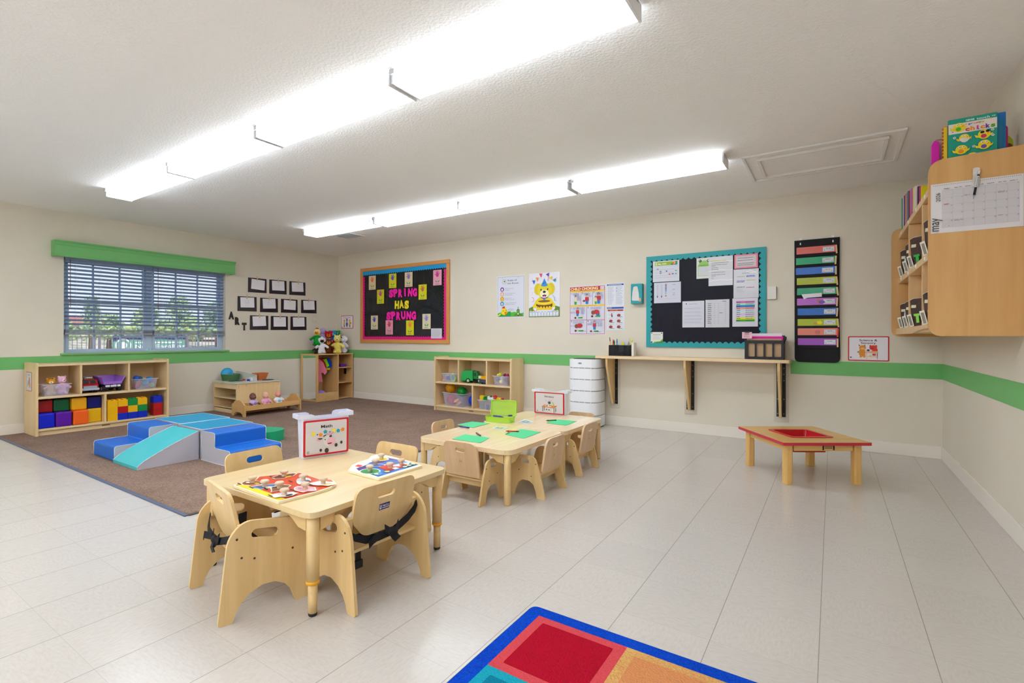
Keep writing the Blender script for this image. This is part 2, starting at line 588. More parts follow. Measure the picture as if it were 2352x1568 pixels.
b.build('window_sill', wi, bevel=.006)
b = MB().box(-.075, -.001, WY0 - .001, WY0 + .004, WZ0, WZ1, WALL)

def blind(y0, y1, label):
    t = thing('window_blind', label, 'blind', (XL - .034, y0, 0))
    W = y1 - y0
    BL = M('#8fa5c2', 0.45, 0.3)  # white blind; the blue shade at the window is mixed into this colour
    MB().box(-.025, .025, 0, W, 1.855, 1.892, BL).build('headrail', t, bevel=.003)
    b = MB()
    for i in range(17):
        z = 1.84 - i * .0432
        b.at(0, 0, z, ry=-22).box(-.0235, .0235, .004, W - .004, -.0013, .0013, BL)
    b.build('slats', t)
    b = MB()
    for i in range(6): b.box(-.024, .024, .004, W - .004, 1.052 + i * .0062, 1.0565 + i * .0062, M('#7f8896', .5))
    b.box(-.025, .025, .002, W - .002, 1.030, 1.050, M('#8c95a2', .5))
    b.build('bottom_rail', t, bevel=.0015)
    b = MB()
    for q in (.12, .38, .63, .88):
        for xx in (-.026, .026): b.cyl((xx, q * W, 1.04), (xx, q * W, 1.86), .0009, '#d8dde0', n=5)
    b.build('ladder_cord', t)
    b = MB().cyl((.034, .045, 1.86), (.034, .047, 1.335), .0028, '#6d4a30', n=6)
    b.build('tilt_wand', t)
    return t
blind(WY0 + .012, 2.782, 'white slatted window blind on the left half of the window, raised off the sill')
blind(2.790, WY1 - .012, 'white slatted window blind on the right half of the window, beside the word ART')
# valance
t = thing('window_valance', 'green wooden cornice valance mounted over the window', 'valance', (XL, 1.80, 0))
pr = [(.0, 2.045), (.125, 2.045), (.128, 2.03), (.118, 2.022), (.112, 2.0), (.106, 1.99), (.102, 1.94), (.104, 1.90), (.112, 1.88), (.112, 1.872), (.09, 1.872), (.09, 2.03), (.0, 2.03)]
VG = M('#6fb56c', 0.42, 0.4)
b = MB().prism(pr, .0, 1.955, VG, 'XZ')
b.T = Matrix.Identity(4)
b.build('face_board', t)
for y in (.0, 1.94):
    MB().prism([(.0, 2.03), (.09, 2.03), (.09, 1.872), (.0, 1.872)], y, y + .015, VG, 'XZ').build('end_board', t)

# ---- ceiling hatch and vent
t = thing('attic_hatch', 'white framed attic access hatch in the ceiling', 'hatch', (0, 0, ZC))
WT = M('#e8e7e5', 0.5, 0.3)
def frame2(x0, x1, y0, y1, wd, h, m):
    b = MB()
    b.box(x0, x1, y0, y0 + wd, -h, 0, m).box(x0, x1, y1 - wd, y1, -h, 0, m)
    b.box(x0, x0 + wd, y0 + wd, y1 - wd, -h, 0, m).box(x1 - wd, x1, y0 + wd, y1 - wd, -h, 0, m)
    return b
frame2(-.575, .40, 4.17, 4.88, .022, .016, WT).build('outer_trim', t, bevel=.004)
frame2(-.482, .315, 4.27, 4.79, .022, .022, WT).build('inner_trim', t, bevel=.005)
MB().box(-.46, .293, 4.292, 4.768, -.004, 0, CEIL).build('hatch_panel', t)
t = thing('ceiling_vent', 'white louvred ceiling vent beyond the left end of the far lights', 'vent', (-5.40, 4.49, ZC))
frame2(-.18, .18, -.15, .15, .035, .010, WT).build('vent_frame', t, bevel=.003)
b = MB()
for i in range(8):
    b.at(0, -.10 + i * .0285, -.008, rx=35).box(-.145, .145, -.011, .011, -.0008, .0008, WT)
b.T = Matrix.Identity(4)
b.box(-.145, .145, -.115, .115, -.001, -.0004, '#55575c')
b.build('louvres', t)

# ---- fluorescent fixtures
def lens_mat(k=1.0):
    m = bpy.data.materials.new('lit_lens'); m.use_nodes = True
    n = m.node_tree; b = n.nodes['Principled BSDF']
    t = n.nodes.new('ShaderNodeTexCoord'); s = n.nodes.new('ShaderNodeSeparateXYZ')
    n.links.new(t.outputs['Object'], s.inputs[0])
    a = n.nodes.new('ShaderNodeMath'); a.operation = 'ABSOLUTE'; n.links.new(s.outputs['Y'], a.inputs[0])
    r = n.nodes.new('ShaderNodeMapRange'); r.inputs[1].default_value = 0; r.inputs[2].default_value = .05
    r.inputs[3].default_value = LAMP * .86 * k; r.inputs[4].default_value = LAMP * 1.1 * k
    n.links.new(a.outputs[0], r.inputs[0])
    b.inputs['Base Color'].default_value = (.9, .9, .9, 1)
    b.inputs['Emission Color'].default_value = (0.845, 0.925, 1.0, 1)
    n.links.new(r.outputs[0], b.inputs['Emission Strength'])
    return m
LENS = lens_mat()
LENS_SIDE = lens_mat(.65)
LENS_UP = lens_mat(.42)
FIX = []
HOUS = M('#e6e8ec', 0.4, 0.4)
def fixture(x, y, label, group, first=None):
    if first: return dup(first, (x, y, ZC), 0, label, group)
    t = thing('fluorescent_light', label, 'light', (x, y, ZC), 0, group)
    FIX.append(t)
    W = 1.216
    MB().prism([(-.060, 0), (.060, 0), (.066, -.020), (-.066, -.020)], -W / 2, W / 2, HOUS, 'YZ').build('housing', t)
    prof = [(-.068, -.0205), (.068, -.0205), (.100, -.040), (.104, -.062), (.092, -.074), (-.092, -.074), (-.104, -.062), (-.100, -.040)]
    MB().prism([(-.104, -.062), (.104, -.062), (.092, -.074), (-.092, -.074)][::-1], -W / 2 + .012, W / 2 - .012, LENS, 'YZ').build('lens', t)
    MB().prism([(-.100, -.0401), (.100, -.0401), (.104, -.0618), (-.104, -.0618)], -W / 2 + .012, W / 2 - .012, LENS_SIDE, 'YZ').build('lens_side', t)
    MB().prism([(-.068, -.0205), (.068, -.0205), (.100, -.0399), (-.100, -.0399)], -W / 2 + .012, W / 2 - .012, LENS_UP, 'YZ').build('lens_top', t)
    for sx_ in (-1, 1):
        MB().box(sx_ * W / 2 - (.012 if sx_ > 0 else 0), sx_ * W / 2 + (0 if sx_ > 0 else .012), -.1045, .1045, -.0748, -.004, HOUS).build('end_cap', t, bevel=.002)
    MB().box(-W / 2 - .001, -W / 2 + .03, -.118, -.104, -.03, -.006, '#b9bcc2').build('latch', t)
    return t
xs = [-4.94, -3.715, -2.485, -1.255]
nm = ['leftmost', 'second from the left', 'third from the left', 'rightmost']
f0 = None
for i, x in enumerate(xs):
    q = fixture(x, 1.925, 'lit fluorescent ceiling fixture in the near row, ' + nm[i] + ' of its four', 'near row of ceiling lights', f0)
    f0 = f0 or q
for i, x in enumerate([-4.955, -3.73, -2.515, -1.27]):
    fixture(x, (4.02, 4.075, 4.075, 4.075)[i], 'lit fluorescent ceiling fixture in the far row, ' + nm[i] + ' of its four', 'far row of ceiling lights', f0)
LENS_FILL = lens_mat(.75)
LENS_FILL_REAR = lens_mat(2.4)
for j, yy in enumerate((-.35, -2.45)):  # two unseen rows added as fill light, strength set apart from visible rows
    fb = None
    for i, x in enumerate(xs + [-.03]):
        fixture(x, yy, 'added unseen fluorescent fill light in the ' + ('row over the camera' if j == 0 else 'rearmost row') + ', ' + (nm + ['nearest the right wall'])[i].replace('rightmost', 'fourth from the left'), 'added fill lights behind the camera', fb)
        if fb is None:
            fb = FIX[-1]
            for q in fb.children:
                if q.name.startswith('lens.') or q.name == 'lens': q.data.materials[0] = LENS_FILL if j == 0 else LENS_FILL_REAR

# ================================================================== OUTSIDE
o = MB().prism([(-200, -90), (-7.3, -90), (-7.3, 120), (-200, 120)], -.55, -.35, M('#c9b8a2', .9, .1, bump=.5, bscale=3), 'XY').build('ground'); struct(o, 'dry ground outside')
b = MB()
rows = 14; cols = 40
vs = []; fs = []
for i in range(rows):
    for j in range(cols):
        x = -24 - i * 5; y = -30 + j * 3.2
        vs.append((x, y, -.5 + min(i, 7) * .22 + .35 * math.sin(j * .7 + i) * (i / rows) + random.random() * .12))
for i in range(rows - 1):
    for j in range(cols - 1):
        a = i * cols + j
        fs.append((a, a + 1, a + cols + 1, a + cols))
def hill_mat():
    m = bpy.data.materials.new('dry_hill'); m.use_nodes = True
    n = m.node_tree; b_ = n.nodes['Principled BSDF']; b_.inputs['Roughness'].default_value = .95
    t = n.nodes.new('ShaderNodeTexCoord'); z = n.nodes.new('ShaderNodeTexNoise'); z.inputs['Scale'].default_value = .9; z.inputs['Detail'].default_value = 6
    r = n.nodes.new('ShaderNodeValToRGB'); r.color_ramp.elements[0].position = .42; r.color_ramp.elements[0].color = C('#8d9270')
    r.color_ramp.elements[1].position = .55; r.color_ramp.elements[1].color = C('#d6c3ae')
    n.links.new(t.outputs['Object'], z.inputs['Vector']); n.links.new(z.outputs['Fac'], r.inputs[0]); n.links.new(r.outputs[0], b_.inputs['Base Color'])
    return m
b.add(vs, fs, hill_mat()); o = b.build('hillside'); struct(o, 'dry scrubby slope beyond the fence')
t = thing('railing_fence', 'dark metal picket fence seen outside below the blinds', 'fence', (-20, 0, -.4))
b = MB()
for i in range(90): b.box(-.008, .008, 1.0 + i * .12, 1.016 + i * .12, .05, 1.37, '#6f6b78')
b.build('pickets', t)
MB().box(-.015, .015, 1.0, 11.8, 1.36, 1.40, '#6f6b78').build('rail', t)
MB().box(-.015, .015, 1.0, 11.8, .10, .14, '#6f6b78').build('rail', t)
for y in (1.0, 3.7, 6.4, 9.1, 11.8): MB().box(-.03, .03, y - .03, y + .03, 0, 1.42, '#6f6b78').build('post', t)
s = Sheet(2.36, .56, '#6fae9f', .01)
s.poly([(0, 1), (0, .62), (.1, .66), (.25, .78), (.4, .70), (.6, .84), (.8, .7), (.9, .8), (1, .7), (1, 1)], '#3f5f8c')
s.ell(.13, .40, .10, .10, '#f0f4f6', 20); s.ell(.13, .40, .08, .08, '#6fae9f', 20); s.ell(.13, .40, .05, .05, '#f0f4f6', 12)
s.scribble(.28, .95, .50, .62, 1, '#f4f6f8', .7, .1)
s.txt('Now Enrolling', .62, .20, .33, '#f4f6f8', bold=.02, fit=.68)
o = s.build('banner', recalc=False, loc=(-20.06, 6.78, .47), rz=90); tag(o, 'green and blue Now Enrolling banner hung behind the metal fence outside', 'banner')

LEAF = [M('#a6bc8c', .9, .1, bump=.8, bscale=6), M('#bfd094', .9, .1, bump=.8, bscale=6), M('#8fa692', .9, .1, bump=.8, bscale=6)]
def tree(x, y, z, h, r, k, label):
    t = thing('tree', label, 'tree', (x, y, z), 0, 'trees beyond the fence')
    MB().cyl((0, 0, 0), (0, 0, h * .6), .16, '#6a5646', .08, 8).build('trunk', t)
    b = MB()
    for i in range(90):
        a = random.random() * 6.28; u = random.random(); q = r * (random.random() ** .5) * (1.05 - .75 * u)
        rr = r * (.08 + .09 * random.random())
        b.ball((q * math.cos(a), q * math.sin(a), h * (.28 + .66 * u)), (rr, rr, rr * .9), LEAF[(k + (i % 4 == 0)) % 3], 6, 8)
    for i in range(1100):
        a = random.random() * 6.28; u = random.random(); q = r * 1.15 * (random.random() ** .4) * (1.05 - .75 * u)
        c = Vector((q * math.cos(a), q * math.sin(a), h * (.26 + .74 * u))); e = .05 + .07 * random.random()
        b.add([tuple(c + Vector([random.uniform(-e, e) for _ in range(3)])) for _ in range(3)], [(0, 1, 2)], LEAF[(k + i) % 3])
    b.build('crown', t, recalc=False)
tree(-34, 15.0, 0.2, 3.3, 1.25, 1, 'bright green bushy tree in the right half of the window')
tree(-33, 12.9, 0.2, 2.5, 1.3, 1, 'pale green tree behind the window mullion')
tree(-36, 18.4, 0.2, 3.2, 1.5, 2, 'grey green tree at the right edge of the window')
tree(-38, 16.9, 0.2, 2.2, 1.2, 0, 'low green tree between the bushy tree and the grey one')
tree(-31, 9.6, 0.2, 2.8, .55, 2, 'slim dark tree in the left half of the window')
tree(-36, 12.0, 0.2, 2.1, 1.1, 0, 'low spreading tree in the middle of the left sash')
tree(-35, 9.3, 0.3, 1.9, 1.0, 1, 'low distant tree at the left edge of the window')
def house(x, y, z, w_, h_, label):
    t = thing('house', label, 'house', (x, y, z))
    MB().box(-3, 0, 0, w_, 0, h_, M('#d9c9bd', .8)).build('wall', t)
    MB().prism([(-3.4, h_), (.4, h_), (-1.5, h_ + .7)], -.3, w_ + .3, M('#b9776a', .8), 'XZ').build('roof', t)
    for k in range(3): MB().box(.005, .03, w_ * (.15 + .3 * k), w_ * (.15 + .3 * k) + .6, h_ * .35, h_ * .8, '#7b8b98').build('window', t)
house(-48, 21.6, .8, 5, .6, 'low house with a red roof outside the right of the window')
house(-55, 13.0, .8, 6, 1.2, 'distant pale house behind the trees in the left sash')

# ================================================================== CARPET AND RUG
def carpet_mat(h1, h2, sc=90, bump=.9):
    m = bpy.data.materials.new('carpet_pile'); m.use_nodes = True
    n = m.node_tree; b_ = n.nodes['Principled BSDF']; b_.inputs['Roughness'].default_value = .95; b_.inputs['Specular IOR Level'].default_value = .05
    t = n.nodes.new('ShaderNodeTexCoord'); z = n.nodes.new('ShaderNodeTexNoise'); z.inputs['Scale'].default_value = sc; z.inputs['Detail'].default_value = 4
    z2 = n.nodes.new('ShaderNodeTexNoise'); z2.inputs['Scale'].default_value = 4; z2.inputs['Detail'].default_value = 3
    mm = n.nodes.new('ShaderNodeMath'); mm.operation = 'MULTIPLY_ADD'; mm.inputs[1].default_value = .35
    r = n.nodes.new('ShaderNodeValToRGB'); r.color_ramp.elements[0].position = .45; r.color_ramp.elements[0].color = C(h2)
    r.color_ramp.elements[1].position = .85; r.color_ramp.elements[1].color = C(h1)
    u = n.nodes.new('ShaderNodeBump'); u.inputs['Strength'].default_value = bump; u.inputs['Distance'].default_value = .01
    n.links.new(t.outputs['Object'], z.inputs['Vector']); n.links.new(t.outputs['Object'], z2.inputs['Vector'])
    n.links.new(z2.outputs['Fac'], mm.inputs[0]); n.links.new(z.outputs['Fac'], mm.inputs[2])
    n.links.new(mm.outputs[0], r.inputs[0]); n.links.new(r.outputs[0], b_.inputs['Base Color'])
    n.links.new(z.outputs['Fac'], u.inputs['Height']); n.links.new(u.outputs[0], b_.inputs['Normal'])
    return m
CPT = carpet_mat('#9a8176', '#74604f')
cx1 = -3.03
sl = (3.870 - 4.466) / (-3.03 + 6.62)
ya = 4.466 + sl * (XL + .012 + 6.62)
t = thing('floor_carpet', 'brown carpet in the play corner, the large front piece under the foam blocks', 'carpet')
MB().prism([(XL + .012, 1.385), (cx1, 1.385), (cx1, 3.866), (XL + .012, ya)], 0.0005, .007, CPT, 'XY').build('pile', t)
b = MB().box(XL + .012, cx1 + .012, 1.362, 1.3845, .0005, .006, '#59617a').box(cx1 + .0005, cx1 + .022, 1.3845, 3.86, .0005, .006, '#4b4640')
b.build('edge_strip', t)
t = thing('floor_carpet', 'brown carpet in the play corner, the rear piece along the back wall', 'carpet')
MB().prism([(XL + .012, ya + .006), (cx1, 3.874), (cx1, YB - .012), (XL + .012, YB - .012)], 0.0005, .0065, CPT, 'XY').build('pile', t)
MB().box(cx1 + .0005, cx1 + .022, 3.87, YB - .012, .0005, .006, '#4b4640').build('edge_strip', t)

# patchwork rug
t = thing('area_rug', 'colourful patchwork rug of red, orange and teal squares with a blue border', 'rug', (-.933, 1.65, 0))
BLUE = carpet_mat('#0f4fd0', '#0a3aae', 160)
NC, NR, cs, bw = 4, 6, .3265, .056
W, H = NC * cs + 2 * bw, NR * cs + 2 * bw
b = MB().prism(rpoly([(0, -H), (W, -H), (W, 0), (0, 0)], .03, 5), .0004, .006, '#4a4038', 'XY')
b.build('binding', t)
b = MB().prism(rpoly([(.005, -H + .005), (W - .005, -H + .005), (W - .005, -.005), (.005, -.005)], .028, 5), .006, .010, BLUE, 'XY')
b.build('border', t)
pal = [[('#b3122b', '#d94f57'), ('#d9905e', '#dcb46a'), ('#2a9a4c', '#6fc47c'), ('#1f4fc0', '#5f8fe0')],
       [('#12809c', '#1fa5bd'), ('#7a3fa0', '#a274c4'), ('#b3122b', '#d94f57'), ('#d9905e', '#dcb46a')]]
for j in range(NR):
    for i in range(NC):
        c1, c2 = pal[j % 2][(i + (j // 2)) % 4]
        x0 = bw + i * cs; y1 = -bw - j * cs
        e = .034; z = .0102
        b = MB().prism([(x0, y1 - cs), (x0 + cs, y1 - cs), (x0 + cs, y1), (x0, y1)], .0100, z, carpet_mat(c2, c1 if i % 2 else c2, 160, .9), 'XY')
        b.prism(rpoly([(x0 + e, y1 - cs + e), (x0 + cs - e, y1 - cs + e), (x0 + cs - e, y1 - e), (x0 + e, y1 - e)], .006, 2), z, z + .0006, carpet_mat(c1, c1, 160, .9), 'XY')
        b.build('square', t)

# ================================================================== FURNITURE
PLY = wood('#e3c590', '#d3b078', 'z', .6)
PLYX = wood('#e3c590', '#d3b078', 'x', .6)
MAPLE = wood('#e6cfa2', '#d9bd8c', 'y', .5, .28, .3)
BEECH = wood('#dfbf98', '#cfa97f', 'z', .5)
BIRCH = wood('#e8d0a6', '#dcc092', 'x', .35, .4)
BIRCHZ = wood('#e8cfa2', '#d9ba86', 'z', .35, .4)
BLACK = M('#141318', .6, .3, bump=.3, bscale=200)
SCREW = M('#4a463f', .35, .6, .6)

def cyl_leg(t, x, y, z1, r, adj):
    b = MB()
    if adj:
        b.lathe([(r, .128), (r, .282), (r * .985, .283), (r, .285), (r, z1)], PLY, (x, y, 0), 24)
        l = b.build('leg', t)
        MB().lathe([(r * .9, .116), (r * 1.07, .118), (r * 1.07, .128), (r * .9, .130)], M('#e9a516', .4), (x, y, 0), 24).build('collar', l)
        MB().lathe([(r * .72, .012), (r * .74, .08), (r * .70, .082), (r * .74, .085), (r * .74, .118)], PLY, (x, y, 0), 20).build('leg_extension', l)
        MB().lathe([(r * .62, 0), (r * .70, .004), (r * .70, .013)], '#1d1b1c', (x, y, 0), 18).build('foot_cap', l)
    else:
        b.lathe([(r * .9, 0), (r, .006), (r, z1 - .085), (r * .985, z1 - .084), (r, z1 - .082), (r, z1)], PLY, (x, y, 0), 24)
        l = b.build('leg', t)
    return l

def play_table(name, label, x0, x1, y0, y1, z, adj, th, mt, legs, r=.034, rc=.06):
    t = thing(name, label, 'table', (x0, y0, 0))
    W, D = x1 - x0, y1 - y0
    MB().prism(rpoly([(0, 0), (W, 0), (W, D), (0, D)], rc, 7), z - th, z, mt, 'XY').build('tabletop', t, bevel=.004 if adj else .009, seg=3)
    for (fx, fy) in legs:
        x = r + .014 if fx == 0 else W - r - .014
        y = r + .014 if fy == 0 else D - r - .014
        cyl_leg(t, x, y, z - th - .0005, r, adj)
        sx_ = 1 if fx == 0 else -1; sy_ = 1 if fy == 0 else -1
        g = [(0, 0), (.135, 0), (.12, -.012), (.08, -.026), (.045, -.05), (0, -.055)]
        b = MB()
        b.at(x, y, z - th - .0006, rz=0 if sx_ > 0 else 180).prism([(p[0] + r * .9, p[1]) for p in g], -.016, .016, PLYX, 'XZ')
        b.at(x, y, z - th - .0006, rz=90 if sy_ > 0 else -90).prism([(p[0] + r * .9, p[1]) for p in g], -.016, .016, PLYX, 'XZ')
        b.build('corner_bracket', t)
    return t
LG = [(0, 0), (1, 0), (0, 1), (1, 1)]
ZT, ZW = .385, .335
play_table('play_table', 'square wooden table holding the two knob puzzles and the Math bin', -2.318, -1.533, 1.110, 1.878, ZT, True, .022, MAPLE, LG, .023, .05)
TT2 = wood('#efd9b4', '#e0c394', 'y', .4, .2, .5)
play_table('writing_table', 'low wooden table with green papers, nearer one of the pair with the Writing bin', -2.335, -1.592, 2.525, 3.262, ZW, False, .03, TT2, LG, .0215, .075)
play_table('writing_table', 'low wooden table carrying the Writing bin and green pencil box, farther one of the pair', -2.335, -1.592, 3.268, 4.005, ZW, False, .03, TT2, LG, .0215, .075)

# ---- chairs
def side_strap():
    out = [(0, 0), (.05, 0), (.058, .028), (.075, .058), (.105, .085), (.15, .103), (.195, .10), (.232, .08), (.256, .05), (.27, .012), (.275, 0), (.345, 0), (.322, .235), (.285, .322), (.085, .352), (.032, .30)]
    rr = [.012, .012, .03, .03, .03, .03, .03, .03, .02, .008, .005, .008, .10, .09, .09, .12]
    return rpoly(out, rr, 5)
def strap_chair(label, loc, rz):
    t = thing('toddler_chair', label, 'chair', loc, rz, 'strap chairs at the square table')
    hw, th = .186, .0125
    hole = slot(.160, .292, .098, .034, ang=-9)
    for sx_ in (-1, 1):
        x = sx_ * hw
        q = MB().prism(side_strap(), x - th / 2, x + th / 2, PLY, 'YZ', [hole]).build('side_panel', t, bevel=.003)
        b = MB()
        for (y, z) in ((.062, .292), (.078, .222), (.122, .208), (.262, .206)):
            b.cyl((x + sx_ * (th / 2), y, z), (x + sx_ * (th / 2 + .0012), y, z), .0042, SCREW, n=10)
        b.build('screw', q)
    x = hw - th / 2 - .0005
    MB().box(-x, x, .085, .315, .190, .203, PLYX).build('seat', t, bevel=.003)
    b = MB()
    bp = rpoly([(-.085, 0), (.085, 0), (.150, .075), (.150, .125), (.148, .21), (-.148, .21), (-.150, .125), (-.150, .075)], [.07, .07, .06, .05, .075, .075, .05, .06], 6)
    b.at(0, .098, .238, rx=12)
    b.prism(bp, -.006, .006, PLY, 'XZ', [slot(0, .162, .088, .030)])
    bk = b.build('backrest', t, bevel=.003)
    for sx_ in (-1, 1):
        MB().box(sx_ * .150, sx_ * x, .075, .10, .285, .330, PLY).build('backrest_block', t)
    # black belt: round the back, with a knot and loose tails
    b = MB()
    b.ribbon([(-.178, .075, .285), (-.15, .062, .262), (-.11, .052, .243), (-.05, .05, .236), (.02, .048, .240), (.06, .05, .252), (.11, .055, .268), (.155, .064, .29), (.178, .075, .31)], (0, .006, .028), BLACK)
    b.ribbon([(-.02, .044, .262), (.0, .036, .246), (.03, .036, .24), (.05, .044, .262)], (0, .004, .034), BLACK)
    b.ribbon([(.01, .038, .245), (.018, .028, .225), (.034, .03, .208)], (.03, 0, .012), BLACK)
    b.ribbon([(-.04, .045, .244), (-.09, .03, .24), (-.105, .034, .226)], (0, .004, .026), BLACK)
    b.ball((.008, .04, .246), (.02, .012, .016), BLACK, 6, 10)
    b.ribbon([(-.09, .12, .186), (-.09, .12, .17), (-.092, .118, .14)], (.024, 0, 0), BLACK)
    b.box(-.108, -.074, .112, .124, .112, .142, '#0c0c0e')
    b.build('strap', t)
    b = MB()
    b.ribbon([(-.176, .20, .262), (-.15, .19, .225), (-.09, .17, .212), (0, .165, .210), (.09, .17, .212), (.15, .19, .225), (.176, .20, .262)], (0, .034, .004), BLACK)
    b.box(-.03, .03, .15, .19, .213, .222, '#0c0c0e')
    b.build('lap_belt', t)
    return t, bk
cA, bkA = strap_chair('strap chair at the near left side of the square table, side panel facing the camera', (-1.957, .945, 0), -11.5)
cB, bkB = strap_chair('strap chair with a small blue maker label on its back', (-1.412, 1.412, 0), 86)
cC = dup(cA, (-2.487, 1.425, 0), -90, 'strap chair on the side of the square table facing the foam steps')
cD = dup(cA, (-1.930, 1.995, 0), 180, 'strap chair on the far side of the square table, behind the house puzzle')
s = Sheet(.052, .026, '#231a6a', .0006)
s.rect(.05, .15, .23, .85, '#e9e6f0'); s.rect(.1, .3, .17, .85, '#231a6a'); s.txt('NaCry', .62, .5, .42, '#e9e6f0', fit=.6, bold=.02); s.scribble(.3, .96, .15, .4, 1, '#e9e6f0', .5, .0)
q = s.build('maker_label', cB, recalc=False)
q.matrix_local = Matrix.Translation((0, .098, .238)) @ Matrix.Rotation(R(12), 4, 'X') @ Matrix.Translation((-.028, -.0066, .094))

def side_block():
    out = [(0, 0), (.060, 0), (.068, .04), (.085, .085), (.115, .104), (.165, .106), (.195, .085), (.215, .04), (.225, 0), (.285, 0), (.262, .14), (.225, .262), (.075, .262), (.035, .14)]
    return rpoly(out, [.006, .006, .02, .03, .03, .03, .03, .02, .005, .006, .05, .055, .055, .05], 5)
def block_chair(label, loc, rz):
    t = thing('toddler_chair', label, 'chair', loc, rz, 'wooden chairs at the writing tables')
    hw, th = .150, .0125
    for sx_ in (-1, 1):
        x = sx_ * hw
        q = MB().prism(side_block(), x - th / 2, x + th / 2, PLY, 'YZ', [slot(.150, .226, .066, .026)]).build('side_panel', t, bevel=.003)
        b = MB()
        for (y, z) in ((.068, .215), (.10, .135), (.19, .165)):
            b.cyl((x + sx_ * (th / 2), y, z), (x + sx_ * (th / 2 + .0012), y, z), .0036, SCREW, n=8)
        b.build('screw', q)
    x = hw - th / 2 - .0005
    MB().box(-x, x, .05, .25, .135, .148, PLYX).build('seat', t, bevel=.003)
    MB().box(-x, x, .08, .092, .095, .1345, PLYX).build('seat_rail', t, bevel=.002)
    b = MB(); b.at(0, .040, .160, rx=9)
    b.prism(rpoly([(-.130, 0), (.130, 0), (.130, .215), (-.130, .215)], [.012, .012, .055, .055], 6), -.007, .007, BEECH, 'XZ', [slot(0, .165, .072, .028)])
    bk = b.build('backrest', t, bevel=.005)
    b = MB()
    b.text('PA', .0, 0, 0, .024, '#94734f', xs=.8, bold=.0)
    q = b.build('burnt_mark', t, recalc=False)
    q.matrix_local = Matrix.Translation((0, .040, .160)) @ Matrix.Rotation(R(9), 4, 'X') @ Matrix.Translation((0, -.0074, .085))
    return t
k1 = block_chair('wooden chair seen from behind at the near end of the writing tables', (-1.893, 2.425, 0), 0)
dup(k1, (-1.478, 2.918, 0), 90, 'wooden chair on the right side of the nearer writing table')
dup(k1, (-1.50, 3.535, 0), 90, 'wooden chair on the right side of the farther writing table')
dup(k1, (-2.50, 2.985, 0), -90, 'wooden chair on the carpet side of the writing tables, behind the purple crayon')
k5 = dup(k1, (-1.88, 4.215, 0), 180, 'wooden chair tucked in at the far end of the writing tables, mostly hidden')

k5.scale = (1, 1, .9)
# ---- open storage shelves
def shelf_unit(label, loc, rz, W, H, D, up, lo, group=None):
    """front faces local -y at y=0, back at y=D"""
    t = thing('storage_shelf', label, 'shelf', loc, rz)
    th = .022; zm = .40; zb = .076
    for x in (0, W - th):
        q = MB().prism(rpoly([(0, 0), (D, 0), (D, H + .008), (0, H + .008)], [.004, .004, .02, .02], 4), x, x + th, BIRCHZ, 'YZ').build('side_panel', t, bevel=.003)
        b = MB(); xx = x + th if x > 0 else x; dx = .0008 if x > 0 else -.0008
        for z in (.07, .39, H - .03):
            for y in (.06, D - .05): b.cyl((xx, y, z), (xx + dx, y, z), .0045, '#a88a5c', n=8)
        b.build('screw', q)
    a, c = th + .0004, W - th - .0004
    MB().box(a, c, .006, D - .012, H - .03, H - .008, BIRCH).build('top_panel', t, bevel=.003)
    MB().box(a, c, .006, D - .012, zm - .024, zm, BIRCH).build('shelf', t, bevel=.003)
    MB().box(a, c, .006, D - .012, zb - .022, zb, BIRCH).build('shelf', t, bevel=.003)
    q = MB().box(a, c, .028, .046, .002, zb - .0225, BIRCH).build('toe_rail', t)
    s_ = Sheet(.075, .014, '#b89a6a', .0006); s_.scribble(.02, .98, .1, .9, 1, '#5c4a30', .8, .0); l = s_.build('maker_mark', q, recalc=False); l.location = (W * .46, .0275, .03)
    MB().box(a, c, D - .011, D, .03, H - .008, BIRCH).build('back_panel', t)
    for x in up: MB().box(x, x + .020, .008, D - .0125, zm + .0004, H - .0304, BIRCHZ).build('divider', t, bevel=.002)
    for x in lo: MB().box(x, x + .020, .008, D - .0125, zb + .0004, zm - .0244, BIRCHZ).build('divider', t, bevel=.002)
    return t
SL = (-6.590, 1.582, 0)   # left shelf: local x runs along world +y
shelf_unit('low wooden storage shelf under the window holding foam cubes, bricks and toy trucks', SL, 90, 1.215, .735, .372, (.360, .797), (.575,))
SB = (-4.550, 5.268, 0)
shelf_unit('low wooden storage shelf on the back wall holding balls and a green toy truck', SB, 0, 1.255, .735, .296, (.405, .862), (.638,))
def on_left(y, z, d):   # a point in front of the left shelf's front plane, d deep into it
    return (SL[0] - d, y, z)

# ---- foam climber
FB = M('#1266c6', .42, .4, bump=.08, bscale=9)
FT = M('#0a90bc', .42, .4, bump=.1, bscale=9)
FA = M('#45b5bd', .42, .4, bump=.1, bscale=9)
FG = M('#b4b2bc', .45, .4, bump=.1, bscale=9)
FGR = M('#15a878', .42, .4, bump=.06, bscale=9)
Z0 = .0078
def foam_step(label, loc, rz, W, D, z1, z2, sd):
    """high part at local y 0..sd, low part sd..D; W wide"""
    t = thing('foam_steps', label, 'foam block', loc, rz, None)
    pr_ = rpoly([(0, 0), (D, 0), (D, z1), (sd, z1), (sd, z2), (0, z2)], [.008, .012, .022, .012, .022, .012], 4)
    MB().prism(pr_, 0, W, FB, 'YZ', mcap=FG).build('cushion', t, bevel=.006, seg=2)
    for x in (-.0012, W + .0012):
        pts = [(x, p[0], p[1]) for p in pr_] + [(x, pr_[0][0], pr_[0][1])]
        MB().tube(pts, .0028, '#c9c8d0', 5).build('piping', t)
    return t
foam_step("blue two step foam block with grey sides, nearest the square table", (-4.272, 2.486, Z0), -90, .43, .44, .120, .237, .215)
foam_step('blue two step foam block at the left of the foam ramp', (-4.772, 2.088, Z0), 180, .425, .462, .120, .237, .215)
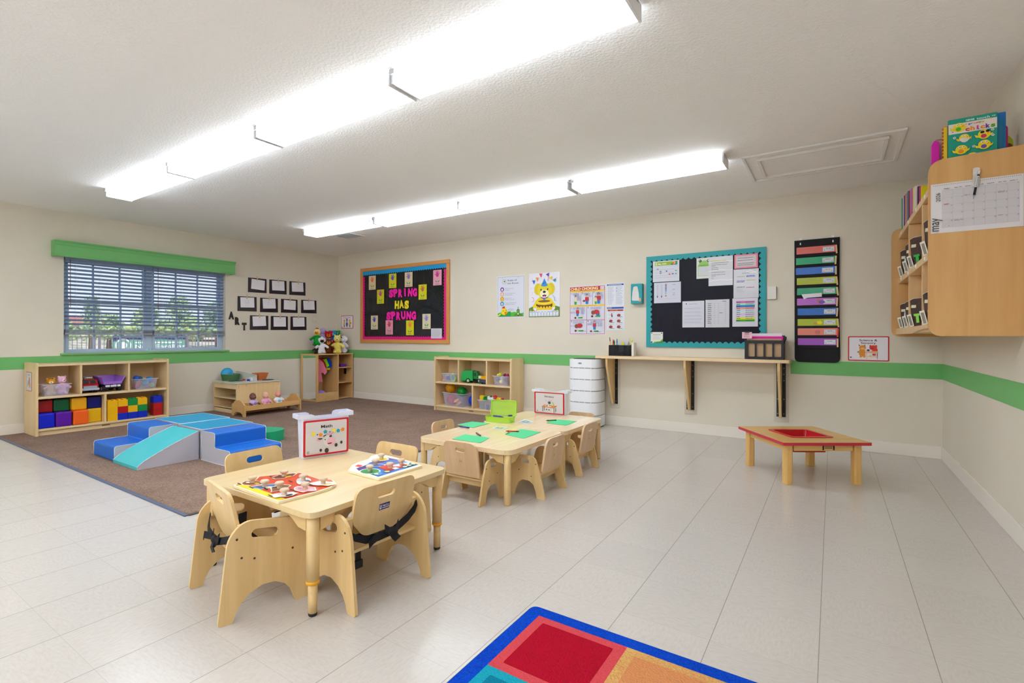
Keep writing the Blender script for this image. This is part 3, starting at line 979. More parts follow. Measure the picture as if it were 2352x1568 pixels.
def foam_flat(label, x0, x1, y0, y1):
    t = thing('foam_platform', label, 'foam block', (x0, y0, Z0))
    W, D = x1 - x0, y1 - y0
    b = MB().prism(rpoly([(0, 0), (W, 0), (W, D), (0, D)], .015, 3), 0, .240, FG, 'XY', mcap=FT)
    b.build('cushion', t, bevel=.010, seg=3)
    b = MB(); P4 = rpoly([(0, 0), (W, 0), (W, D), (0, D)], .015, 3)
    b.tube([(p[0], p[1], .2395) for p in P4] + [(P4[0][0], P4[0][1], .2395)], .0030, '#c9c8d0', 5)
    b.build('piping', t)
foam_flat('turquoise topped foam platform beside the blue steps, right one of the two', -4.716, -4.282, 2.070, 2.505)
foam_flat('turquoise topped foam platform at the back left, nearest the window shelf', -5.232, -4.724, 2.100, 2.535)
t = thing('foam_ramp', 'aqua foam ramp with wrinkled grey sides in front of the platforms', 'foam block', (-4.753, 1.612, Z0))
n = 14; vs = []; fs = []
W, D = .440, .444
for i in range(n + 1):
    for j in range(n + 1):
        u = i / n; v = j / n
        z = .035 + .195 * v + .012 * math.sin(v * math.pi) - .014 * math.exp(-((u - .5) ** 2) / .05 - ((v - .62) ** 2) / .02) + .006 * math.sin(9 * u + 7 * v) * v * (1 - v) * 2.2 - (.012 * max(0, (.12 - v) / .12)) 
        vs.append((W * u, D * v, z))
for i in range(n):
    for j in range(n):
        a = i * (n + 1) + j
        fs.append((a, a + n + 1, a + n + 2, a + 1))
b = MB().add(vs, fs, FA, True)
b.add([(0, 0, .0), (W, 0, 0), (W, 0, .024), (0, 0, .024)], [(0, 1, 2, 3)], FA)
b.build('ramp_surface', t, merge=True)
b = MB()
for x, sg in ((0, -1), (W, 1)):
    m_ = 14; vs = []; fs = []
    for j in range(m_ + 1):
        v = j / m_; zt = .034 + .195 * v + .012 * math.sin(v * math.pi) - (.012 * max(0, (.12 - v) / .12)) 
        for k in range(5):
            w_ = k / 4
            vs.append((x + sg * (.004 * math.sin(5.5 * w_ * 3.1 + v * 6) * (w_ * (1 - w_) * 4) * v), D * v, zt * w_))
    for j in range(m_):
        for k in range(4):
            a = j * 5 + k; fs.append((a, a + 1, a + 6, a + 5))
    b.add(vs, fs, FG, True)
b.add([(0, D, 0), (W, D, 0), (W, D, .228), (0, D, .228)], [(0, 1, 2, 3)], FG)
b.add([(0, 0, 0), (W, 0, 0), (W, D, 0), (0, D, 0)], [(0, 1, 2, 3)], FG)
b.build('side_cover', t)
for x in (.0, W): MB().tube([(x, D * v / 10, .035 + .195 * v / 10 + .012 * math.sin(v * math.pi / 10) - (.012 if v == 0 else 0)) for v in range(11)], .0028, '#d0d0d8', 5).build('piping', t)
t = MB().prism(rpoly([(-.165, -.145), (.165, -.145), (.165, .145), (-.165, .145)], .14, 10), 0, .100, FGR, 'XY').build('foam_cushion', bevel=.012, seg=3, loc=(-4.575, 2.80, Z0), rz=15)
tag(t, 'round edged green foam cushion on the carpet behind the blue steps', 'cushion')

# ---- play kitchen
kx0, kx1, ky0, ky1 = XL + .03, -6.372, 3.500, 4.120
t = thing('play_kitchen', 'wooden play kitchen cabinet with a pale countertop in the play corner', 'play kitchen', (kx0, ky0, Z0))
W, D, H = kx1 - kx0, ky1 - ky0, .412 - Z0
MB().box(W - .018, W, 0, D, .0, H - .016, BIRCHZ).build('side_panel', t, bevel=.002)
MB().box(0, .018, 0, D, .0, H - .016, BIRCHZ).build('side_panel', t, bevel=.002)
MB().box(.0185, W - .0185, D - .012, D, 0, H - .016, BIRCH).build('back_panel', t)
for z0, z1 in ((0, .05), (.062, .075), (.185, .200), (.318, H - .016)):
    if z0 == .318 or z0 == 0: MB().box(.0185, W - .0185, .004, .018, z0, z1, BIRCH).build('front_rail', t, bevel=.002)
    else: MB().box(.0185, W - .0185, .004, D - .0125, z0, z1, BIRCH).build('shelf', t, bevel=.002)
b = MB()
for y, z in ((.03, .36), (.03, .34), (.13, .36), (D - .03, .36), (D - .03, .34)): b.cyl((W, y, z), (W + .001, y, z), .004, SCREW, n=8)
b.build('screw', t)
CT = M('#c9cbc0', .35, .4)
MB().prism(rpoly([(-.004, -.012), (W + .012, -.012), (W + .012, D), (-.004, D)], .02, 4), H - .0155, H, CT, 'XY').build('countertop', t, bevel=.003)
b = MB().prism(rpoly([(.02, 0), (W - .06, 0), (W - .06, .085), (.10, .115), (.02, .115)], [0, 0, .02, .03, .02], 5), .30, .314, M('#d4d8d0', .4), 'XZ'); b.T = Matrix.Identity(4)
q = b.build('splash_divider', t, bevel=.004); q.location = (0, 0, H + .0003)
q = MB().lathe([(.085, 0), (.09, .003), (.08, .004), (.07, .001), (0, .001)], M('#9a9fa3', .25, .5, .8), (0, 0, 0), 24, sx=1.1).build('sink_basin', t); q.location = (.30, .14, H + .0003)
q = MB().lathe([(.0, .0), (.016, .0), (.014, .02), (0, .024)], M('#c21f24', .4), (0, 0, 0), 12).build('tap_knob', t); q.location = (.30, .255, H + .0003)
q = MB().lathe([(.0, .0), (.018, .0), (.016, .022), (0, .026)], M('#2222b4', .4), (0, 0, 0), 12).build('tap_knob', t); q.location = (.41, .255, H + .0003)
q = MB().prism(rpoly([(-.035, 0), (.04, 0), (.04, .04), (-.03, .045)], .015, 4), 0, .012, M('#e9eaf0', .4), 'XZ').build('tap_spout', t); q.location = (.40, .283, H + .0003)
q = MB().lathe([(.0, 0), (.075, 0), (.075, .005), (.0, .005)], M('#2b2b2f', .4), (0, 0, 0), 20).build('burner', t); q.location = (W - .1, .50, H + .0003)

# baskets on the kitchen
def weave(n_, r0, r1, h, m, sx_=1.25):
    pr_ = []
    for i in range(n_):
        u = i / n_; r = r0 + (r1 - r0) * u
        pr_ += [(r - .002, h * u), (r + .003, h * (u + .5 / n_)), (r - .002, h * (u + 1 / n_))]
    pr_ += [(r1 - .006, h), (r0 - .006, .006), (0, .006)]
    return MB().lathe([(0, 0)] + pr_, m, (0, 0, 0), 28, sx=sx_)
kz = .412 + .0012
o = weave(8, .082, .096, .088, M('#51794c', .7)).build('woven_basket', loc=(XL + .165, 3.66, kz), rz=70)
tag(o, 'dark green woven oval basket holding blue plates on the play kitchen', 'basket')
def plate(r, m, loc, rot, label):
    o = MB().lathe([(0, 0), (r * .7, .001), (r, .012), (r, .015), (r * .68, .004), (0, .0035)], m, (0, 0, 0), 28).build('toy_plate')
    o.location = loc; o.rotation_euler = rot
    return tag(o, label, 'plate')
plate(.076, M('#1597cc', .3), (XL + .125, 3.635, kz + .093), (R(66), 0, R(52)), 'light blue toy plate standing in the green basket')
plate(.042, M('#0b6cab', .3), (XL + .165, 3.675, kz + .062), (R(64), 0, R(50)), 'small dark blue toy plate in front of the larger one in the green basket')
b = MB()
n_ = 7; m_ = M('#c9703c', .7)
for i in range(n_):
    u = i / n_; a = .060 + .028 * u; c_ = .050 + .024 * u; z = .095 * u
    b.prism(rpoly([(-a, -c_), (a, -c_), (a, c_), (-a, c_)], .012, 3), z, z + .0125, m_, 'XY', [rpoly([(-a + .006, -c_ + .006), (a - .006, -c_ + .006), (a - .006, c_ - .006), (-a + .006, c_ - .006)], .01, 3)] if i else [])
o = b.build('woven_basket', bevel=.004, loc=(kx1 - .21, 3.95, kz), rz=100)
tag(o, 'orange woven square basket behind the divider on the play kitchen', 'basket')

# ---- doll bed with three dolls
t = thing('doll_bed', 'wooden doll bed with arched ends holding three baby dolls', 'doll bed', (-6.345, 3.425, Z0))
BW = wood('#d9b177', '#c99a5c', 'y', .8)
W, D = .30, .80
for i, (y, hh) in enumerate(((0, .205), (D - .018, .215))):
    out = [(0, 0), (.045, 0), (.06, .03), (.10, .052), (W - .10, .052), (W - .06, .03), (W - .045, 0), (W, 0), (W, .148), (W - .035, .158), (W - .075, hh - .012), (W / 2, hh), (.075, hh - .012), (.035, .158), (0, .148)]
    MB().prism(rpoly(out, [.004, .004, .02, .02, .02, .02, .004, .004, .012, .01, .03, .04, .03, .01, .012], 4), y, y + .018, BW, 'XZ').build('headboard' if i == 0 else 'footboard', t, bevel=.004)
for x in (.004, W - .020): MB().box(x, x + .016, .0185, D - .0185, .075, .135, BW).build('side_rail', t, bevel=.003)
MB().box(.0205, W - .0205, .0185, D - .0185, .078, .088, BW).build('bed_base', t)
def doll(label, y, skin, cloth, motif, yawd, lean):
    t = thing('baby_doll', label, 'doll', (-6.163, y, .0978), 90 + yawd)
    b = MB()   # body: faces local -y
    SK = M(skin, .5)
    b.ball((0, .0, .052), (.042, .034, .055), SK); b.ball((0, .0, .030), (.046, .036, .032), SK)
    b.ball((0, .004, .105), (.018, .018, .03), SK)
    b.ball((0, .004, .145), (.040, .041, .045), SK, 12, 18); b.ball((0, -.026, .132), (.028, .016, .024), SK)
    for sx_ in (-1, 1):
        b.cyl((sx_ * .036, 0, .085), (sx_ * .066, -.020, .058), .0145, SK, .012)
        b.cyl((sx_ * .066, -.020, .058), (sx_ * .060, -.050, .046), .012, SK, .0095); b.ball((sx_ * .060, -.056, .044), (.012, .012, .011), SK)
        b.cyl((sx_ * .026, -.01, .022), (sx_ * .042, -.07, .018), .019, SK, .013); b.ball((sx_ * .043, -.078, .022), (.013, .014, .018), SK)
        b.ball((sx_ * .040, .006, .143), (.007, .010, .013), SK)
    b.ball((0, -.043, .140), (.006, .006, .006), SK)
    b.build('body', t, remesh=.0045)
    b = MB()
    for sx_ in (-1, 1):
        b.ball((sx_ * .014, -.0385, .150), (.005, .003, .004), '#fbfbfb', 6, 8); b.ball((sx_ * .014, -.0415, .150), (.003, .0016, .003), '#2a2530', 6, 8)
    b.ball((0, -.0425, .124), (.009, .0025, .0035), '#c4525a', 6, 10)
    b.build('face', t)
    b = MB(); CL = M(cloth, .8)
    b.ball((0, .0, .058), (.047, .039, .054), CL); b.ball((0, 0, .030), (.051, .041, .031), CL)
    for sx_ in (-1, 1):
        b.cyl((sx_ * .030, 0, .088), (sx_ * .062, -.016, .062), .020, CL, .0175)
        b.cyl((sx_ * .026, -.005, .022), (sx_ * .036, -.045, .020), .023, CL, .018)
    q = b.build('romper', t, remesh=.0045)
    MB().ball((0, -.0375, .060), (.022, .008, .018), motif, 8, 12).build('motif', q)
    t.rotation_euler = (0, 0, R(90 + yawd))
    return t
doll('brown skinned baby doll in a lilac outfit, leftmost in the doll bed', 3.600, '#6b4236', '#cbb3dc', '#a487cf', 14, 0)
doll('baby doll in a pink romper, middle of the three in the doll bed', 3.775, '#e0b096', '#e8a9c8', '#e594bd', 0, 0)
doll('rosy baby doll in a white and blue outfit, rightmost in the doll bed', 3.955, '#e09a86', '#dfe6ea', '#86c9e0', -8, 0)

# ---- dress up unit with mirror
t = thing('dress_up_cabinet', 'wooden dress up cabinet with a mirror on its side, in the room corner', 'cabinet', (XL + .03, 4.842, Z0))
DW = wood('#d8b27c', '#c99e64', 'z', .5); DWX = wood('#d8b27c', '#c99e64', 'x', .5)
W, D, H = .405, .700, .735   # W along x (depth), D along y (its front faces +x)
b = frame2(0, W, 0, H, .028, .020, DW)
for q_ in range(len(b.v)): x_, y_, z_ = b.v[q_]; b.v[q_] = (x_, -z_, y_)
b.T = Matrix.Identity(4)
b.build('mirror_frame', t, bevel=.002)
MB().box(.0285, W - .0285, .014, .018, .0285, H - .0285, M('#f2f4f4', .03, .5, 1.0)).build('mirror', t)
MB().box(0, W, .0205, .030, 0, H, DW).build('side_panel', t)
MB().box(0, W, D - .018, D, 0, H - .019, DW).build('side_panel', t, bevel=.002)
MB().box(0, W + .004, .0305, D + .004, H - .018, H, DWX).build('top_panel', t, bevel=.002)
MB().box(0, .010, .0305, D - .0185, 0, H - .0185, DW).build('back_panel', t)
dvy = .400
MB().box(.0105, W - .002, dvy, dvy + .016, 0, H - .0185, DW).build('divider', t, bevel=.002)
MB().box(W - .016, W, .0305, dvy - .0005, 0, .130, DWX).build('kick_board', t, bevel=.002)
MB().box(.0105, W - .0165, .0305, dvy - .0005, .100, .112, DWX).build('shelf', t)
for z in (.010, .260, .500): MB().box(.0105, W - .002, dvy + .0165, D - .0185, z, z + .014, DWX).build('shelf', t, bevel=.002)
MB().cyl((W * .55, .031, H - .05), (W * .55, dvy - .001, H - .05), .008, DW, n=10).build('clothes_rail', t)
MB().box(.205, .262, D - .0215, D - .0183, .385, .475, '#17161a').build('cable_cutout', t)
dx0, dy0 = XL + .03, 4.842

# ---- air purifier
t = thing('air_purifier', 'tall white banded air purifier between the back shelf and the wall ledge', 'air purifier', (-2.335, 5.378, .0008), 2)
WP = M('#e9eaee', .3, .5, coat=.3)
a = .182; shp = lambda q, r: rpoly([(-q, -q + .01), (q, -q + .01), (q, q - .01), (-q, q - .01)], r, 8)
MB().prism(shp(a - .012, .11), 0, .012, '#2a2b30', 'XY').build('base', t)
MB().prism(shp(a - .010, .11), .0125, .758, M('#a9acb8', .5), 'XY').build('core', t)
zs = [.014, .138, .284, .413, .540, .668, .772]
for i in range(6):
    b = MB().prism(shp(a, .12), zs[i] + (.004 if i else 0), zs[i + 1] - .006, WP, 'XY')
    b.build('band', t, bevel=.006, seg=3)
b = MB()
for i in range(1, 6):
    for k in range(4):
        q = [(-.1, -a + .004), (-.03, -a + .004), (.04, -a + .004), (.11, -a + .004)][k]
        b.box(q[0] - .004, q[0] + .004, q[1], q[1] + .01, zs[i] - .007, zs[i] + .005, WP)
b.build('rib', t)
MB().prism(shp(a - .04, .09), .7665, .770, '#26282c', 'XY').build('top_vent', t)
b = MB().ball((0, 0, 0), (.022, .001, .009), '#6d7288', 8, 18); q = b.build('badge', t); q.location = (-.02, -a + .0095, .720)
MB().text('airdog', 0, 0, 0, .010, '#d9dbe6').build('badge_lettering', q, recalc=False).location = (0, -.0014, -.003)
# ---- wall ledge on brackets
LW = wood('#e9cfa9', '#dcbb8e', 'x', .4, .35)
t = thing('wall_ledge', 'long wooden ledge fixed to the back wall on three plywood brackets', 'ledge', (0, 0, 0))
b = MB(); b.prism(rpoly([(-2.215, 5.312), (-.320, 5.312), (-.320, YB - .0005), (-2.215, YB - .0005)], [.01, .035, .0, .0], 5), .778, .808, LW, 'XY')
b.build('board', t, bevel=.003)
LY = wood('#e3c590', '#d3b078', 'z', .5)
for x in (-2.085, -1.250, -.415):
    out = rpoly([(5.325, .7775), (YB - .014, .7775), (YB - .014, .252), (5.515, .252), (5.325, .70)], [.004, 0, 0, .01, .06], 5)
    q = MB().prism(out, x - .011, x + .011, LY, 'YZ').build('bracket', t, bevel=.003)
    MB().box(x - .058, x + .068, YB - .005, YB - .0005, .200, .777, M('#c9c1b1', .6)).build('backing_plate', q, bevel=.002)
    for sx_ in (-1, 1):
        b = MB().box(x + sx_ * .012 if sx_ > 0 else x - .036, x + .042 if sx_ > 0 else x - .012, YB - .0125, YB - .0055, .250, .770, '#131215')
        r_ = b.build('metal_angle', q)
        b = MB()
        for z in (.28, .42, .60, .66, .72): b.cyl((x + sx_ * .026, YB - .0125, z), (x + sx_ * .026, YB - .015, z), .0045, M('#9da0a6', .3, .5, .9), n=8)
        b.build('bolt', r_)

# ---- sensory table
t = thing('sensory_table', 'low square wooden table with red edging and a sunken red tub', 'table', (-.203, 4.372, .0), 34.5)
SW = wood('#e3b873', '#c89a50', 'x', 1.6, .32); SL_ = wood('#e6bd78', '#d8a95e', 'z', .5)
h1, h2 = .304, .316
tb = .142
hole = [(-tb, -tb), (tb, -tb), (tb, tb), (-tb, tb)]
MB().prism(rpoly([(-h1, -h2), (h1, -h2), (h1, h2), (-h1, h2)], .012, 3), .2785, .300, M('#c22b41', .35), 'XY', [hole], mcap=SW).build('tabletop', t, bevel=.003)
for sx_ in (-1, 1):
    for sy_ in (-1, 1):
        x, y = sx_ * .240, sy_ * .250; e = .026
        q = MB().prism([(x - e, y - e + .008), (x - e + .008, y - e), (x + e - .008, y - e), (x + e, y - e + .008), (x + e, y + e - .008), (x + e - .008, y + e), (x - e + .008, y + e), (x - e, y + e - .008)], .0, .278, SL_, 'XY')
        q.build('leg', t, bevel=.003)
for sy_ in (-1, 1):
    MB().box(-.205, .205, sy_ * .258 - .009, sy_ * .258 + .009, .232, .278, wood('#e6bd78', '#d8a95e', 'x', .5)).build('apron', t, bevel=.002)
for sx_ in (-1, 1):
    MB().box(sx_ * .246 - .009, sx_ * .246 + .009, -.218, .218, .232, .278, wood('#e6bd78', '#d8a95e', 'y', .5)).build('apron', t, bevel=.002)
RT = M('#c3121f', .28, .5, coat=.3)
b = MB()
fl = rpoly([(-tb - .012, -tb - .012), (tb + .012, -tb - .012), (tb + .012, tb + .012), (-tb - .012, tb + .012)], .02, 5)
ho = rpoly([(-tb + .014, -tb + .014), (tb - .014, -tb + .014), (tb - .014, tb - .014), (-tb + .014, tb - .014)], .02, 5)
b.prism(fl, .3005, .3065, RT, 'XY', [ho])
b.build('tub_rim', t, bevel=.002)
b = MB()
def ring(q, z): return [(p[0], p[1], z) for p in rpoly([(-q, -q), (q, -q), (q, q), (-q, q)], .02, 5)]
lo = [ring(tb - .008, .300), ring(tb - .022, .195), ring(tb - .026, .195), ring(tb - .013, .300)]
b.prism(rpoly([(-tb + .02, -tb + .02), (tb - .02, -tb + .02), (tb - .02, tb - .02), (-tb + .02, tb - .02)], .02, 5), .190, .195, RT, 'XY')
n = len(lo[0]); vs = [p for l in lo for p in l]; fs = []
for j in range(3):
    for i in range(n): fs.append((j * n + i, j * n + (i + 1) % n, (j + 1) * n + (i + 1) % n, (j + 1) * n + i))
b.add(vs, fs, RT); b.build('tub', t)
b = MB(); b.box(-.042, -.032, -.2678, -.2672, .238, .270, '#16130f').box(.032, .042, -.2678, -.2672, .238, .270, '#16130f')
b.text('community', 0, -.2676, .249, .016, '#16130f', fit=.056, bold=.03); b.prism([(-.032, .262), (.032, .262), (.028, .266), (-.028, .266)], -.2678, -.2672, '#16130f', 'XZ')
q = b.build('maker_mark', t, recalc=False); q.location = (.035, 0, 0)

# ---- wall hung cubby cabinet
CW = wood('#dcb074', '#c99555', 'z', .28, .35); CWL = wood('#e6c493', '#d9b27e', 'z', .4, .4)
t = thing('wall_cubby', 'wall hung wooden cubby cabinet with rounded end panels, above right', 'cabinet', (0, 0, 0))
xw = XR - .0006
def endp(y0, y1):
    return MB().prism(rpoly([(.410, 1.025), (xw, 1.025), (xw, 1.946), (.410, 1.930)], [.062, 0, 0, .068], 8), y0, y1, CW, 'XZ').build('end_panel', t, bevel=.003)
endp(3.420, 3.440); endp(5.400, 5.420)
xf = .458
MB().box(xw - .010, xw, 3.4405, 5.3995, 1.05, 1.90, CWL).build('back_panel', t)
for z0, z1 in ((1.050, 1.092), (1.470, 1.512), (1.845, 1.885)):
    q = MB().box(xf, xw - .0105, 3.4405, 5.3995, z0, z1, CWL).build('shelf', t, bevel=.002)
    if z0 > 1.1:
        for y in (5.21, 4.76, 4.34, 3.95, 3.6):
            MB().ball((xf - .001, y, (z0 + z1) / 2), (.004, .013, .013), '#f1f0ee', 8, 12).build('button', q)
b = MB().prism([(5.3995, 1.092), (3.4405, 1.092), (3.4405, 1.066), (3.85, 1.070), (4.1, 1.064), (4.4, 1.044), (5.3995, 1.044)], xf - .016, xf - .0005, CWL, 'YZ')
b.build('front_rail', t, bevel=.002)
for y in (4.752, 4.085):
    for z0, z1 in ((1.0925, 1.4695), (1.5125, 1.8445)): MB().box(xf + .002, xw - .0105, y, y + .016, z0, z1, CWL).build('divider', t, bevel=.002)

# ================================================================== THINGS ON THE SHELVES
def loft(rings, m, mb, smooth=False):
    n = len(rings[0]); vs = [p for l in rings for p in l]; fs = []
    for j in range(len(rings) - 1):
        for i in range(n): fs.append((j * n + i, j * n + (i + 1) % n, (j + 1) * n + (i + 1) % n, (j + 1) * n + i))
    return mb.add(vs, fs, m, smooth)
def rr(w_, d_, z, r=.02, n=4):
    return [(p[0], p[1], z) for p in rpoly([(-w_ / 2, -d_ / 2), (w_ / 2, -d_ / 2), (w_ / 2, d_ / 2), (-w_ / 2, d_ / 2)], r, n)]
def tub(label, loc, rz, w_, d_, h_, hx='#e4e4f2', al=.20, group='clear plastic toy tubs', name='plastic_tub'):
    t = thing(name, label, 'tub', loc, rz, group)
    m = film(hx, al, .2)
    b = MB(); k = .86
    loft([rr(w_ * k, d_ * k, .0), rr(w_, d_, h_), rr(w_ - .004, d_ - .004, h_), rr(w_ * k - .004, d_ * k - .004, .003)], m, b)
    b.prism([p[:2] for p in rr(w_ * k, d_ * k, 0)], 0, .003, m, 'XY')
    b.build('tub_body', t)
    b = MB(); b.prism([p[:2] for p in rr(w_ + .018, d_ + .018, 0)], h_ - .004, h_ + .001, film('#eceaf4', .5, .2), 'XY', [[p[:2] for p in rr(w_ - .003, d_ - .003, 0)]])
    b.build('rim', t)
    return t
def solo(mb, name, label, cat, loc=(0, 0, 0), rz=0, group=None, **k):
    o = mb.build(name, loc=loc, rz=rz, **k)
    return tag(o, label, cat, group)

# soft cubes
def cube(hx, y, z, d, label, w_=.132, h_=.150):
    b = MB().box(-w_ / 2, w_ / 2, 0, .138, 0, h_, M(hx, .38, .4))
    solo(b, 'soft_cube', label, 'foam cube', (SL[0] - d, y, z), 90, 'soft vinyl cubes on the left shelf', bevel=.014, seg=3)
zb_, zm_ = .0772, .4012
cube('#0a1fc4', 1.673, zb_, .012, 'royal blue soft cube at the left end of the bottom row')
cube('#5b12a0', 1.811, zb_, .012, 'purple soft cube between the blue and orange cubes')
cube('#f2641c', 1.953, zb_, .004, 'orange soft cube in the front of the bottom row')
cube('#e6b812', 2.088, zb_, .075, 'yellow soft cube behind the orange cube, below the navy one')
cube('#9c1216', 1.674, zb_ + .1512, .085, 'dark red soft cube at the left end of the upper row', h_=.126)
cube('#0c5a34', 1.811, zb_ + .1512, .085, 'dark green soft cube in the upper row', h_=.126)
cube('#e0a416', 1.950, zb_ + .1512, .050, 'mustard yellow soft cube in the upper row over the orange one', h_=.128)
cube('#0d1170', 2.088, zb_ + .1512, .075, 'navy soft cube at the right end of the upper row', h_=.126)
# giant bricks
def brick(hx, y, z, d, h_, label):
    w_ = .094; m = M(hx, .32, .45)
    b = MB().box(-w_ / 2, w_ / 2, 0, w_, 0, h_, m)
    for ix in (-1, 1):
        for iy in (.25, .75):
            b.lathe([(.0165, 0), (.0165, .010), (.0105, .010), (.0105, .002)], m, (ix * w_ / 4, w_ * iy, h_), 14, smooth=False)
    solo(b, 'toy_brick', label, 'toy brick', (SL[0] - d, y, z), 90, 'giant plastic bricks on the left shelf')
Y_, R_, B_, G_ = '#eeb511', '#b3141a', '#0a2cc0', '#0d8a40'
stacks = [(2.236, [(Y_, 'yellow'), (Y_, 'yellow'), (Y_, 'yellow')]), (2.333, [(B_, 'blue'), (R_, 'red'), (Y_, 'yellow')]),
          (2.430, [(B_, 'blue'), (Y_, 'yellow'), (G_, 'green')]), (2.527, [(B_, 'blue'), (G_, 'green'), (Y_, 'yellow')]),
          (2.700, [(R_, 'red'), (R_, 'red'), (B_, 'blue')])]
pos = ['bottom', 'middle', 'top']
sn = ['leftmost all yellow stack', 'second stack from the left', 'third stack from the left', 'fourth stack from the left', 'separate right hand stack']
for k, (y, cc) in enumerate(stacks):
    for j, (hx, nm_) in enumerate(cc):
        brick(hx, y, zb_ + j * .0742, .016 if k < 4 else .05, .0735, '%s giant toy brick, %s of the %s' % (nm_, pos[j], sn[k]))

# plush builder: faces local -y, stands on z=0
def plush(name, label, loc, rz, H, body, head, belly=None, ear='round', muz=None, nose='#1a1718', extra=None, group='plush animals', comb=None, cat='plush toy', hs=1.0):
    t = thing(name, label, cat, loc, rz, group)
    k = H / .26
    hr = .052 * k * hs
    hz_ = H - hr * 1.0
    bz = hz_ - hr * .7
    b = MB(); BM = M(body, .95, .1, bump=.5, bscale=220)
    b.ball((0, 0, bz * .46), (.050 * k, .042 * k, bz * .50 + .01), BM, 12, 18)
    b.ball((0, 0, bz * .24), (.058 * k, .050 * k, bz * .24), BM, 10, 18)
    for s_ in (-1, 1):
        b.cyl((s_ * .03 * k, -.005, bz * .82), (s_ * .082 * k, -.03 * k, bz * .60), .020 * k, BM, .019 * k); b.ball((s_ * .084 * k, -.032 * k, bz * .58), .021 * k, BM)
        b.ball((s_ * .036 * k, -.035 * k, .020 * k), (.024 * k, .034 * k, .020 * k), BM)
    b.build('body', t, remesh=.005 * k)
    b = MB(); HM = M(head, .95, .1, bump=.5, bscale=220)
    b.ball((0, 0, hz_), (hr, hr * .92, hr), HM, 12, 18)
    for s_ in (-1, 1):
        if ear == 'round': b.ball((s_ * hr * .75, 0, hz_ + hr * .80), (hr * .33, hr * .2, hr * .33), HM)
        elif ear == 'point': b.ball((s_ * hr * .62, 0, hz_ + hr * .90), (hr * .22, hr * .16, hr * .45), HM, rot=(0, s_ * 18, 0))
        elif ear == 'flop': b.ball((s_ * hr * .98, 0, hz_ + hr * .05), (hr * .24, hr * .34, hr * .55), HM, rot=(0, -s_ * 12, 0))
    if muz: b.ball((0, -hr * .75, hz_ - hr * .22), (hr * .55, hr * .55, hr * .42), HM)
    b.build('head', t, remesh=.005 * k)
    b = MB()
    if muz: b.ball((0, -hr * .86, hz_ - hr * .25), (hr * .56, hr * .52, hr * .42), M(muz, .9, .1), 10, 16)
    if muz: b.ball((0, -hr * 1.38, hz_ - hr * .12), (hr * .16, hr * .10, hr * .12), nose, 6, 10)
    for s_ in (-1, 1):
        b.ball((s_ * hr * .36, -hr * .84, hz_ + hr * .24), (hr * .13, hr * .10, hr * .15), '#f4f4f4', 6, 10)
        b.ball((s_ * hr * .36, -hr * .93, hz_ + hr * .24), (hr * .08, hr * .06, hr * .10), '#17141a', 6, 8)
    b.build('face', t)
    if belly: MB().ball((0, -.028 * k, bz * .42), (.034 * k, .030 * k, bz * .34), M(belly, .9, .1), 10, 14).build('belly', t)
    if comb:
        b = MB()
        for q in (-.5, 0, .5): b.ball((q * hr * .5, 0, hz_ + hr * 1.08 - abs(q) * hr * .2), (hr * .22, hr * .12, hr * .3), comb)
        b.build('comb', t)
    if extra: extra(t, k, hr, hz_, bz)
    return t

# left shelf top row
tub('frosted tub with a tiger and a pink plush on the left shelf', (SL[0] - .085, 1.755, zm_), 90, .225, .15, .118)
def stripes(t, k, hr, hz_, bz):
    b = MB()
    for q in (-.5, 0, .5): b.ball((q * hr * .8, -hr * .2, hz_ + hr * .8), (hr * .10, hr * .6, hr * .22), '#2a1c12', 6, 10)
    b.build('stripe', t)
plush('plush_tiger', 'orange striped tiger plush peeking out of the frosted tub', (SL[0] - .085, 1.722, zm_ + .004), 80, .175, '#d9b487', '#e89a1c', ear='round', muz='#f2e2c4', extra=stripes, group=None)
plush('plush_piglet', 'pale pink plush leaning out of the frosted tub beside the tiger', (SL[0] - .09, 1.812, zm_ + .004), 100, .190, '#eab6d4', '#eebbd6', ear='round', muz='#f2c8de', group=None)
MBt = lambda: MB()
# fire truck: front faces local -y
def wheels(t, pts, r, wd, hub='#c9cdd2', tread='#161518'):
    for (x, y) in pts:
        q = MB().cyl((x - wd / 2, y, r), (x + wd / 2, y, r), r, tread, n=18).build('wheel', t, bevel=.003)
        sgn = 1 if x > 0 else -1
        MB().cyl((x + sgn * wd / 2, y, r), (x + sgn * (wd / 2 + .002), y, r), r * .52, hub, n=14).build('hub', q)
t = thing('toy_fire_truck', 'red toy fire truck with grey bumper and white ladder on the left shelf', 'toy truck', (SL[0] - .035, 2.040, zm_), 90)
RD = M('#a8141f', .3, .5)
b = MB(); b.prism(rpoly([(0, .03), (.26, .03), (.26, .125), (.12, .125), (.105, .140), (.045, .140), (.02, .095), (0, .085)], [.01, .01, .01, .005, .01, .02, .02, .012], 4), -.072, .072, RD, 'YZ')
b.build('body', t, bevel=.006)
b = MB(); b.prism([(-.003, .078), (.001, .080), (.043, .139), (.040, .141)], -.055, -.006, '#161214', 'YZ').prism([(.0175, .094), (.021, .094), (.0425, .134), (.039, .136)], .006, .055, '#161214', 'YZ')
b = MB()
for x0, x1 in ((-.056, -.006), (.006, .056)): b.prism([(.019, .098), (.024, .096), (.044, .130), (.039, .134)], x0, x1, '#161214', 'YZ')
b.build('windshield', t)
MB().box(-.078, .078, -.012, .004, .028, .052, M('#a9b3c4', .35)).build('bumper', t, bevel=.004)
MB().box(-.060, .060, -.004, .001, .053, .075, M('#9aa6ba', .35)).build('grille', t, bevel=.003)
b = MB()
for x in (-.02, .02): b.box(x - .004, x + .004, .03, .25, .160, .168, '#dfe2e2')
for k in range(8): b.box(-.02, .02, .045 + k * .027, .051 + k * .027, .160, .166, '#dfe2e2')
